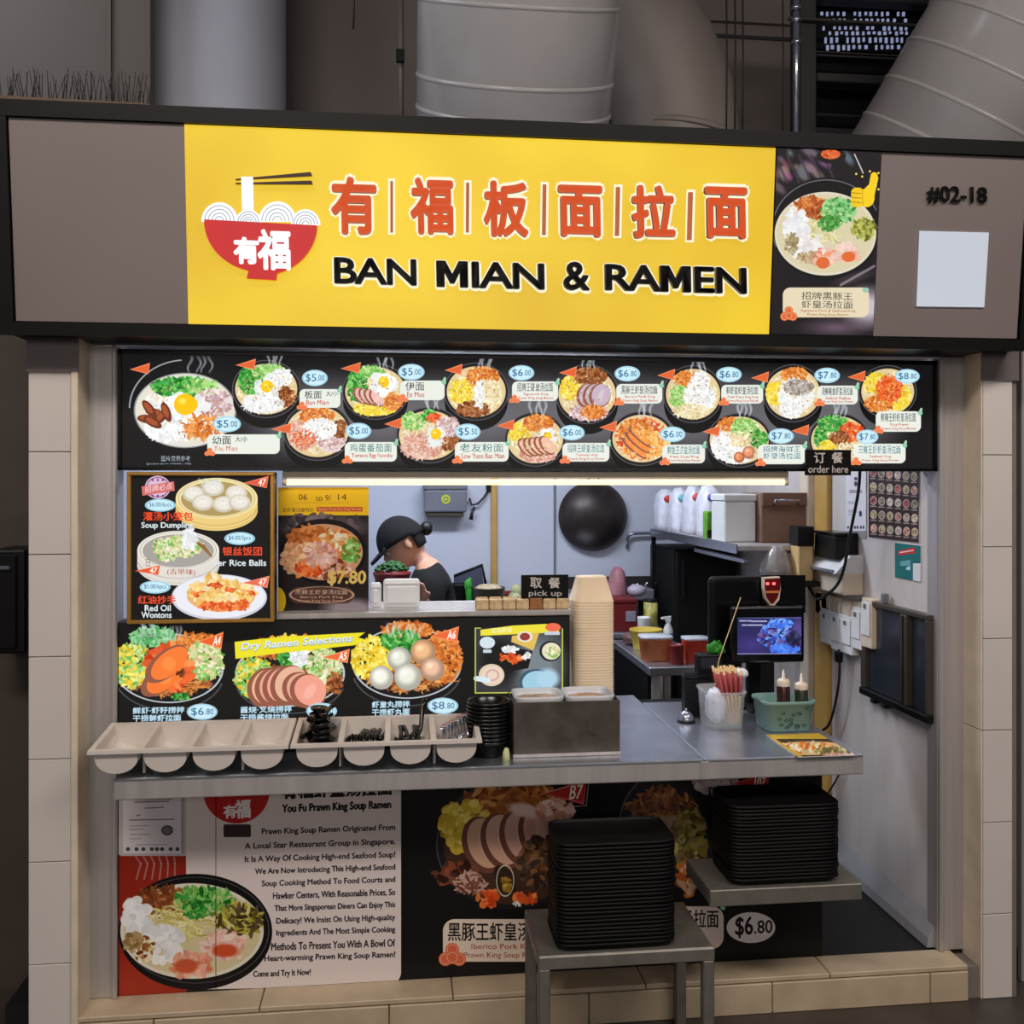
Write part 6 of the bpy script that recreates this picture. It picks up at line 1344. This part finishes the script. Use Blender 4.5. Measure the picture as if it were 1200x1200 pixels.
# small wall things
def wall_box(name, lab, cat, x0, y0, x1, y1, th, m, parts=(), b=.006):
    ya, yb_, z0, z1 = wall_rect(x0, y0, x1, y1, th, X1 - th)
    t = thing(name, lab, cat, (X1 - th / 2, (ya + yb_) / 2, z0)); obj('case', MB().box(X1 - th, X1 - .001, ya, yb_, z0, z1, b, 2), m, t); return t, ya, yb_, z0, z1
t, ya, yb_, z0, z1 = wall_box('paper_holder', 'black holder box on the right wall under the ochre trim', 'holder', 954, 625, 979, 652, .09, M['black']); obj('lid', MB().box(X1 - .094, X1 - .002, ya - .004, yb_ + .004, z1, z1 + .012, .004), M['black_gloss'], t)
t, ya, yb_, z0, z1 = wall_box('wall_dispenser', 'white wall device with a grey opening and dangling cables', 'dispenser', 953, 664, 988, 689, .08, M['cream']); obj('hood', MB().prism([(X1 - .11, ya, z1 - .004), (X1 - .001, ya, z1 - .004), (X1 - .001, ya, z1 + .06), (X1 - .05, ya, z1 + .06)], (0, yb_ - ya, 0)), M['white'], t); obj('opening', MB().box(X1 - .112, X1 - .104, ya + .02, yb_ - .03, z1 - .004, z1 + .008, .002), M['grey_box'], t)
for k, (x0, x1, y0, y1) in enumerate(((961, 973, 712, 752), (973.5, 985, 716, 760), (985.5, 998, 720, 764), (998.5, 1009, 710, 759), (1009.5, 1021, 700, 757))):
    t, ya, yb_, z0, z1 = wall_box('power_socket', ('first', 'second', 'third', 'fourth', 'last')[k] + ' white socket box from the till in the row on the right wall', 'socket', x0, y0, x1, y1, .035, M['white'] if k != 4 else M['cream'], b=.004)
    t['group'] = 'socket boxes on the right wall'
    obj('cover', MB().box(X1 - .040, X1 - .036, ya + .006, yb_ - .006, z1 - (z1 - z0) * .75, z1 - .012, .002), M['white'], t)
    q_ = (ya + yb_) / 2; obj('switch', MB().box(X1 - .044, X1 - .040, q_ - .008, q_ + .008, z1 - .034, z1 - .018, .001), M['grey_box'], t)
ya, yb_, z0, z1 = wall_rect(961, 693, 1017, 712, .02)
t = thing('cable_trunking', 'white cable trunking board above the row of socket boxes', 'trunking', (X1 - .01, (ya + yb_) / 2, z0)); obj('board', MB().box(X1 - .02, X1 - .001, ya, yb_, z0 - .02, z1, .003), M['cream'], t)
for k in range(4): y_ = ya + (yb_ - ya) * (.2 + .2 * k); obj('cord', MB().tube([(X1 - .024, y_, z1), (X1 - .03, y_ + .01, (z0 + z1) / 2), (X1 - .026, y_ - .006, z0 - .03)], .004, 6), M['cream'], t)
def cable(lab, pts, r=.005, X=.03, m='cable'):
    P_ = [PX(x, y, X1 - X) for x, y in pts]; q = []
    for i in range(len(P_) - 1):          # Catmull-Rom
        p0, p1, p2, p3 = P_[max(i - 1, 0)], P_[i], P_[i + 1], P_[min(i + 2, len(P_) - 1)]
        for s_ in range(5): u = s_ / 5; q.append(.5 * ((2 * p1) + (p2 - p0) * u + (2 * p0 - 5 * p1 + 4 * p2 - p3) * u * u + (3 * p1 - p0 - 3 * p2 + p3) * u ** 3))
    q.append(P_[-1]); return tag(obj('power_cable', MB().tube(q, r, 8), M[m]), lab, 'cable')
cable('black cable hanging down from the menu lightbox in front of the certificate', [(1008, 548), (1006, 575), (1001, 602), (995, 632), (990, 662), (982, 684), (970, 696), (960, 702), (953, 697), (948, 688)], .0055, .10)
cable('thin pale cable looping below the white wall device', [(988, 660), (997, 667), (1000, 680), (996, 690), (985, 694)], .003, .03, 'bronze')
cable('black cable dropping from the sockets to the counter behind the teal basket', [(983, 761), (984, 775), (983, 800), (978, 828), (972, 848), (964, 856), (960, 858)], .005, .04)
cable('thin black cable hanging below the counter end', [(986, 902), (981, 912), (974, 924), (966, 936)], .0035, .02)
PXc = PX(983, 770, X1 - .04); obj('plug', MB().box(PXc.x - .012, PXc.x + .012, PXc.y - .014, PXc.y + .014, PXc.z - .02, PXc.z + .02, .004), M['black'], bpy.data.objects['power_cable.002'])
# dark two-pane hatch hung on the wall
pa, pb = PX(1018, 701, X1), PX(1104, 724, X1); pc = PX(1018, 812, X1)
ya, yb_, z1, z0 = .02, pa.y, pa.z, pc.z
t = thing('wall_hatch', 'dark framed two-pane hatch panel mounted on the right wall', 'hatch', (X1 - .02, (ya + yb_) / 2, z0))
fr = .03; d0, d1 = X1 - .032, X1 - .002
obj('frame_rail', MB().box(d0, d1, ya, yb_, z1 - .018, z1, .003), M['bronze'], t); obj('frame_rail', MB().box(d0 - .006, d1, ya, yb_, z0, z0 + .026, .004), M['black'], t)
obj('frame_stile', MB().box(d0, d1, yb_ - .035, yb_, z0 + .026, z1 - .018, .003), M['bronze'], t); obj('frame_stile', MB().box(d0, d1, ya, ya + .02, z0 + .026, z1 - .018, .003), M['bronze'], t)
pm = PX(1070, 760, X1).y; obj('mullion', MB().box(d0 - .004, d1, pm - .022, pm + .022, z0 + .026, z1 - .018, .003), M['bronze'], t)
obj('mullion_groove', MB().box(d0 - .006, d0 - .004, pm - .004, pm + .002, z0 + .03, z1 - .02), M['black'], t)
for y0_, y1_ in ((pm + .023, yb_ - .036), (ya + .021, pm - .023)): obj('pane', MB().box(X1 - .016, X1 - .010, y0_, y1_, z0 + .027, z1 - .019), M['glass_dark'], t)
for y_ in (yb_ - .08, yb_ - .16): obj('catch', MB().box(d0 - .004, d1, y_ - .03, y_, z0 - .014, z0, .003), M['black'], t)
q = PX(1037, 694, X1 - .02); obj('clip', MB().box(q.x - .01, q.x + .01, q.y - .012, q.y + .012, z1, z1 + .035, .003), M['grey_box'], t)

# ------------------------------------------------------------------ things on the ledge in front of the person
def clam(pxa, pxb, y0, Y, lab):
    xa, xb = at(pxa, Y), at(pxb, Y); zt2 = P(pxa, y0, Y).z
    t = thing('foam_box', lab, 'container', ((xa + xb) / 2, Y, LT), 'white foam boxes on the ledge')
    n = 4
    b = MB(); b.box(xa, xb, Y, Y + .03, LT + .0005, zt2, .010, 3); obj('box', b, M['white'], t); b = MB(); b.box(xa + .010, xb - .010, Y - .006, Y + .004, LT + .014, zt2 - .020, .004, 2); obj('lid_panel', b, M['white'], t)
    obj('rim', MB().box(xa + .004, xb - .004, Y - .004, Y + .002, zt2 - .016, zt2 - .010, .001), M['white'], t)
clam(433, 447, 683, .10, 'narrow white foam box on the ledge right beside the promotion poster')
clam(449, 492, 679, .09, 'wide white foam box standing on the ledge in front of the person')
a, c2 = P(434, 708, .05), P(562, 720, .05)
t = thing('clear_tray', 'shallow clear plastic tray on the ledge holding the foam boxes', 'tray', ((a.x + c2.x) / 2, .05, LT))
b = MB()
obj('front_wall', MB().box(a.x, c2.x, .045, .048, LT + .001, LT + .022, .001), M['clear'], t); obj('end_wall', MB().box(c2.x - .003, c2.x, .048, .085, LT + .001, LT + .030, .001), M['clear'], t); obj('end_wall', MB().box(a.x, a.x + .003, .048, .085, LT + .001, LT + .022, .001), M['clear'], t)
# vegetables
pzt = .86; Yv = 1.34
t = thing('prep_table', 'steel prep table in front of the person', 'table', (at(440, 1.3), 1.35, FL)); xa, xb = at(395, 1.2), at(487, 1.2)
obj('top', MB().box(xa, xb, 1.10, 1.44, pzt - .03, pzt, .003), M['steel_top'], t)
for x in (xa + .01, xb - .04):
    for y in (1.12, 1.40): obj('leg', MB().box(x, x + .03, y, y + .03, FL - .004, pzt - .03), M['steel'], t)
xa, xb = at(437, Yv), at(482, Yv); r_ = (xb - xa) / 2; cx_ = (xa + xb) / 2; zr = P(459, 672, Yv).z
t = thing('bucket', 'black bucket under the red vegetable basin', 'bucket', (cx_, Yv, pzt)); obj('pail', MB().lathe([(0, 0), (r_ * .72, 0), (r_ * .9, zr - .03 - pzt), (0, zr - .03 - pzt)], (cx_, Yv, pzt + .0005), 28), M['black'], t)
t = thing('vegetable_basin', 'dark red basin heaped with green leafy vegetables in front of the person', 'basin', (cx_, Yv, zr - .03))
obj('basin', MB().lathe([(0, 0), (r_ * .88, 0), (r_ * .98, .024), (r_, .026), (r_, .034), (r_ * .94, .034), (r_ * .86, .006), (0, .006)], (cx_, Yv, zr - .029), 32), M['red_dark'], t)
b = MB()
for k in range(70):
    an = random.random() * 6.28; rr = r_ * .80 * math.sqrt(random.random()); hh = (1 - (rr / r_) ** 2) * .045
    q = Vector((cx_ + rr * math.cos(an), Yv + rr * math.sin(an), zr + hh))
    b.ball(q, random.uniform(.016, .026), random.uniform(.006, .012), random.uniform(.005, .010), 7, 5, Matrix.Rotation(random.uniform(0, 3.1), 4, 'Z') @ Matrix.Rotation(random.uniform(-.5, .5), 4, 'Y'))
stuff(obj('leaves', b, M['veg'], t))

# ------------------------------------------------------------------ person bending over the basin
Yp = 1.58
def J(px, py, dy=0): return P(px, py, Yp) + Vector((0, dy, 0))
pel, ch, nk, hd = J(516, 756), J(507, 696), J(497, 659), J(472, 637)
def skin(chains, levels=2):
    me = bpy.data.meshes.new('tmp'); vs, es, rs = [], [], []
    for chain in chains:
        prev = None
        for p, r, key in chain:
            if key in [k for k in kk]: i = kk[key]
            else:
                i = len(vs); vs.append(p); rs.append(r)
                if key: kk[key] = i
            if prev is not None: es.append((prev, i))
            prev = i
    me.from_pydata([tuple(v) for v in vs], es, [])
    o = bpy.data.objects.new('tmp', me); C.objects.link(o); o.modifiers.new('s', 'SKIN')
    sv = me.skin_vertices[0].data if me.skin_vertices else None
    if sv is None:
        bm = bmesh.new(); bm.from_mesh(me); bm.verts.layers.skin.verify(); bm.to_mesh(me); bm.free(); sv = me.skin_vertices[0].data
    for k, r in zip(sv, rs): k.radius = (r, r) if not isinstance(r, tuple) else r
    sv[0].use_root = True
    m = o.modifiers.new('u', 'SUBSURF'); m.levels = levels; m.render_levels = levels
    bpy.context.view_layer.update()
    out = bpy.data.meshes.new_from_object(o.evaluated_get(bpy.context.evaluated_depsgraph_get()))
    bpy.data.objects.remove(o); return out
def legs(y, r=1.0, end=.16):
    return (pel + Vector((-.0, y, -.06)), .085 * r), (Vector((pel.x - .03, Yp + y * 1.05, .50)), .062 * r), (Vector((pel.x + .01, Yp + y * 1.1, FL + end)), .042 * r)
Rr = lambda v: (v, v)
sh_n, sh_f = ch * .45 + nk * .55 + Vector((.012, -.15, -.01)), ch * .45 + nk * .55 + Vector((.012, .15, -.01))
el_n, el_f = J(504, 728, -.19), J(502, 726, .15)
wr_n, wr_f = P(497, 704, 1.36), P(480, 690, 1.53)
kk = {}
chains = [[(pel, Rr(.10), 'pel'), ((pel + ch) / 2, Rr(.095), 'w'), (ch, Rr(.105), 'ch'), (ch * .35 + nk * .65, Rr(.085), 'sh'), (nk, Rr(.046), 'nk'), (hd + (nk - hd) * .35, Rr(.048), 'hn')]]
for y in (-.085, .085):
    a_, b_, c_ = legs(y)
    chains.append([(pel, Rr(.1), 'pel'), (a_[0], Rr(a_[1]), None), (b_[0], Rr(b_[1]), None), (c_[0], Rr(c_[1]), None), (Vector((c_[0].x, c_[0].y, FL + .05)), Rr(.036), None), (Vector((c_[0].x - .14, c_[0].y, FL + .035)), Rr(.030), None)])
for s_, e_, w_ in ((sh_n, el_n, wr_n), (sh_f, el_f, wr_f)):
    chains.append([(ch * .35 + nk * .65, Rr(.085), 'sh'), (s_, Rr(.050), None), (s_ * .5 + e_ * .5, Rr(.043), None), (e_, Rr(.036), None), (w_, Rr(.024), None), (w_ + (w_ - e_).normalized() * .05, (.034, .016), None)])
bm = bmesh.new()
bm.from_mesh(skin(chains))
# fingers
for w_, e_ in ((wr_n, el_n), (wr_f, el_f)):
    d = (w_ - e_).normalized(); sd = d.cross(Vector((0, 0, 1))).normalized()
    for k, L in enumerate((.062, .072, .068, .054)):
        kk = {}; p0 = w_ + d * .06 + sd * (-.024 + .016 * k); dn = Vector((0, 0, -1))
        bm.from_mesh(skin([[(p0 - d * .02, Rr(.0085), None), (p0 + d * L * .45 + dn * .006, Rr(.0082), None), (p0 + d * L * .75 + dn * .022, Rr(.0075), None), (p0 + d * L * .9 + dn * .042, Rr(.006), None)]], 1))
    kk = {}; p0 = w_ + d * .015 + sd * -.028
    bm.from_mesh(skin([[(p0, Rr(.010), None), (p0 + sd * -.018 + d * .025, Rr(.009), None), (p0 + sd * -.016 + d * .05 + Vector((0, 0, -.014)), Rr(.007), None)]], 1))
# head, facing left and down
tl = math.radians(34); fwd = Vector((-math.cos(tl), -.18, -math.sin(tl))).normalized(); up = Vector((-math.sin(tl), 0, math.cos(tl))); up = (up - fwd * up.dot(fwd)).normalized(); sd = up.cross(fwd)
HM = Matrix(((fwd.x, sd.x, up.x, hd.x), (fwd.y, sd.y, up.y, hd.y), (fwd.z, sd.z, up.z, hd.z), (0, 0, 0, 1)))
r = bmesh.ops.create_uvsphere(bm, u_segments=32, v_segments=24, radius=1)
for v in r['verts']:
    x, y, z = v.co
    jaw = max(0, -z); X = x * .094; Y_ = y * .074 * (1 - .32 * jaw); Z = z * .112
    if x > 0: X *= 1 - .10 * jaw; X += .012 * jaw * max(0, x)
    nose = math.exp(-((y / .16) ** 2) - ((z + .18) / .2) ** 2) * max(0, x); X += .026 * nose
    X += .008 * math.exp(-((y / .3) ** 2) - ((z + .55) / .12) ** 2) * max(0, x) - .006 * math.exp(-((y - .38) / .16) ** 2 - ((z - .02) / .14) ** 2) * (x > 0) - .006 * math.exp(-((y + .38) / .16) ** 2 - ((z - .02) / .14) ** 2) * (x > 0)
    v.co = HM @ Vector((X, Y_, Z))
for s_ in (-1, 1):
    rr = bmesh.ops.create_uvsphere(bm, u_segments=12, v_segments=8, radius=1)
    bmesh.ops.transform(bm, matrix=HM @ Matrix.Translation((-.008, s_ * .074, -.008)) @ Matrix.Rotation(s_ * .35, 4, 'Z') @ Matrix.Diagonal((.017, .008, .030, 1)), verts=rr['verts'])
me = bpy.data.meshes.new('body'); bm.to_mesh(me); bm.free()
person = bpy.data.objects.new('tmp', me); C.objects.link(person)
m = person.modifiers.new('r', 'REMESH'); m.mode = 'VOXEL'; m.voxel_size = .0062; m.use_smooth_shade = True
m = person.modifiers.new('s', 'SMOOTH'); m.factor = .5; m.iterations = 2
bpy.context.view_layer.update()
me2 = bpy.data.meshes.new_from_object(person.evaluated_get(bpy.context.evaluated_depsgraph_get())); bpy.data.objects.remove(person)
me2.name = 'body'; me2.materials.clear()
t = thing('person', 'person in a black cap and black shirt bending over green vegetables', 'person', (pel.x, Yp, FL))
link('body', me2, M['skin'], t)
def part_mesh(name, me, m): me.name = name; me.materials.clear(); [setattr(f, 'use_smooth', True) for f in me.polygons]; return link(name, me, m, t)
kk = {}
chains = [[(pel + Vector((0, 0, -.03)), Rr(.122), 'pel'), ((pel + ch) / 2, Rr(.118), 'w'), (ch, Rr(.120), 'ch'), (ch * .35 + nk * .65, Rr(.094), 'sh'), (nk * 1.0 + (hd - nk) * .02, Rr(.064), 'nk')]]
for s_, e_ in ((sh_n, el_n), (sh_f, el_f)): chains.append([(ch * .35 + nk * .65, Rr(.096), 'sh'), (s_, Rr(.066), None), (s_ * .35 + e_ * .65, Rr(.060), None), (s_ * .15 + e_ * .85, Rr(.058), None)])
part_mesh('shirt', skin(chains), M['cloth_black'])
kk = {}; chains = []
for y in (-.085, .085):
    a_, b_, c_ = legs(y, 1.25, .10); chains.append([(pel + Vector((0, 0, -.02)), Rr(.12), 'pel'), (a_[0], Rr(a_[1]), None), (b_[0], Rr(b_[1]), None), (c_[0], Rr(c_[1]), None)])
part_mesh('trousers', skin(chains), mat('dark_trousers', (34, 32, 38), .8))
for y in (-.085, .085):
    c_ = legs(y)[2][0]; b = MB(); b.ball((c_.x - .05, c_.y, FL + .038), .135, .05, .042, 16, 10); obj('shoe', b, M['black'], t)
# cap, hair, bun
def shell(name, z0, grow, m, back=None):
    b = MB(); rr = bmesh.ops.create_uvsphere(b.bm, u_segments=32, v_segments=20, radius=1)
    kill = [v for v in rr['verts'] if (v.co.z < z0(v.co))]
    bmesh.ops.delete(b.bm, geom=kill, context='VERTS')
    for v in b.bm.verts: v.co = HM @ Vector((v.co.x * (.094 + grow), v.co.y * (.074 + grow), v.co.z * (.112 + grow)))
    for f in b.bm.faces: f.smooth = True
    o = obj(name, b, m, t); solid(o, .004); return o
shell('hair', lambda c_: (-.55 if c_.x < -.25 else .02 if c_.x < .25 else .35), .007, M['hair'])
shell('cap', lambda c_: .10 - .10 * (c_.x < -.2) - .12 * (c_.x < -.6), .016, M['cloth_black'])
b = MB(); pts = [(.085 + .085 * math.cos(a_) , .074 * math.sin(a_), .016 - .020 * math.cos(a_)) for a_ in np.linspace(-math.pi / 2, math.pi / 2, 14)] + [(.085, .07 * s_, .03) for s_ in (.8, .3, -.3, -.8)]
b.prism([HM @ Vector(p) for p in pts], up * .012); obj('cap_brim', b, M['cloth_black'], t)
b = MB(); b.ball(HM @ Vector((-.128, 0, -.004)), .030, .034, .032, 16, 10); b.jitter(.0015); obj('hair_bun', b, M['hair'], t)
for s_ in (-1, 1): b = MB(); b.ball(HM @ Vector((.082, s_ * .029, .002)), .010, .012, .007, 12, 8); obj('eye', b, M['white'], t); b = MB(); b.ball(HM @ Vector((.090, s_ * .029, .0)), .004, .006, .006, 10, 6); obj('iris', b, M['hair'], t); b = MB(); b.tube([HM @ Vector((.088, s_ * .044, .018)), HM @ Vector((.094, s_ * .03, .024)), HM @ Vector((.095, s_ * .014, .020))], .003, 6); obj('eyebrow', b, M['hair'], t)
b = MB(); b.tube([HM @ Vector((.082, -.022, -.062)), HM @ Vector((.095, 0, -.060)), HM @ Vector((.082, .022, -.062))], .005, 6); obj('lips', b, mat('lips', (170, 90, 84), .5), t)
b = MB(); g = [[b.bm.verts.new(HM @ Vector((.112 - .05 * (k / 6 - .5) ** 2 * 4 * .7, (k / 6 - .5) * .11, -.055 - .022 * j))) for j in range(3)] for k in range(7)]
for k in range(6):
    for j in range(2): b.bm.faces.new((g[k][j], g[k + 1][j], g[k + 1][j + 1], g[k][j + 1]))
o = obj('mouth_shield', b, mat('clear_blue_shield', (170, 196, 214), .2, alpha=.6), t); solid(o, .0015)
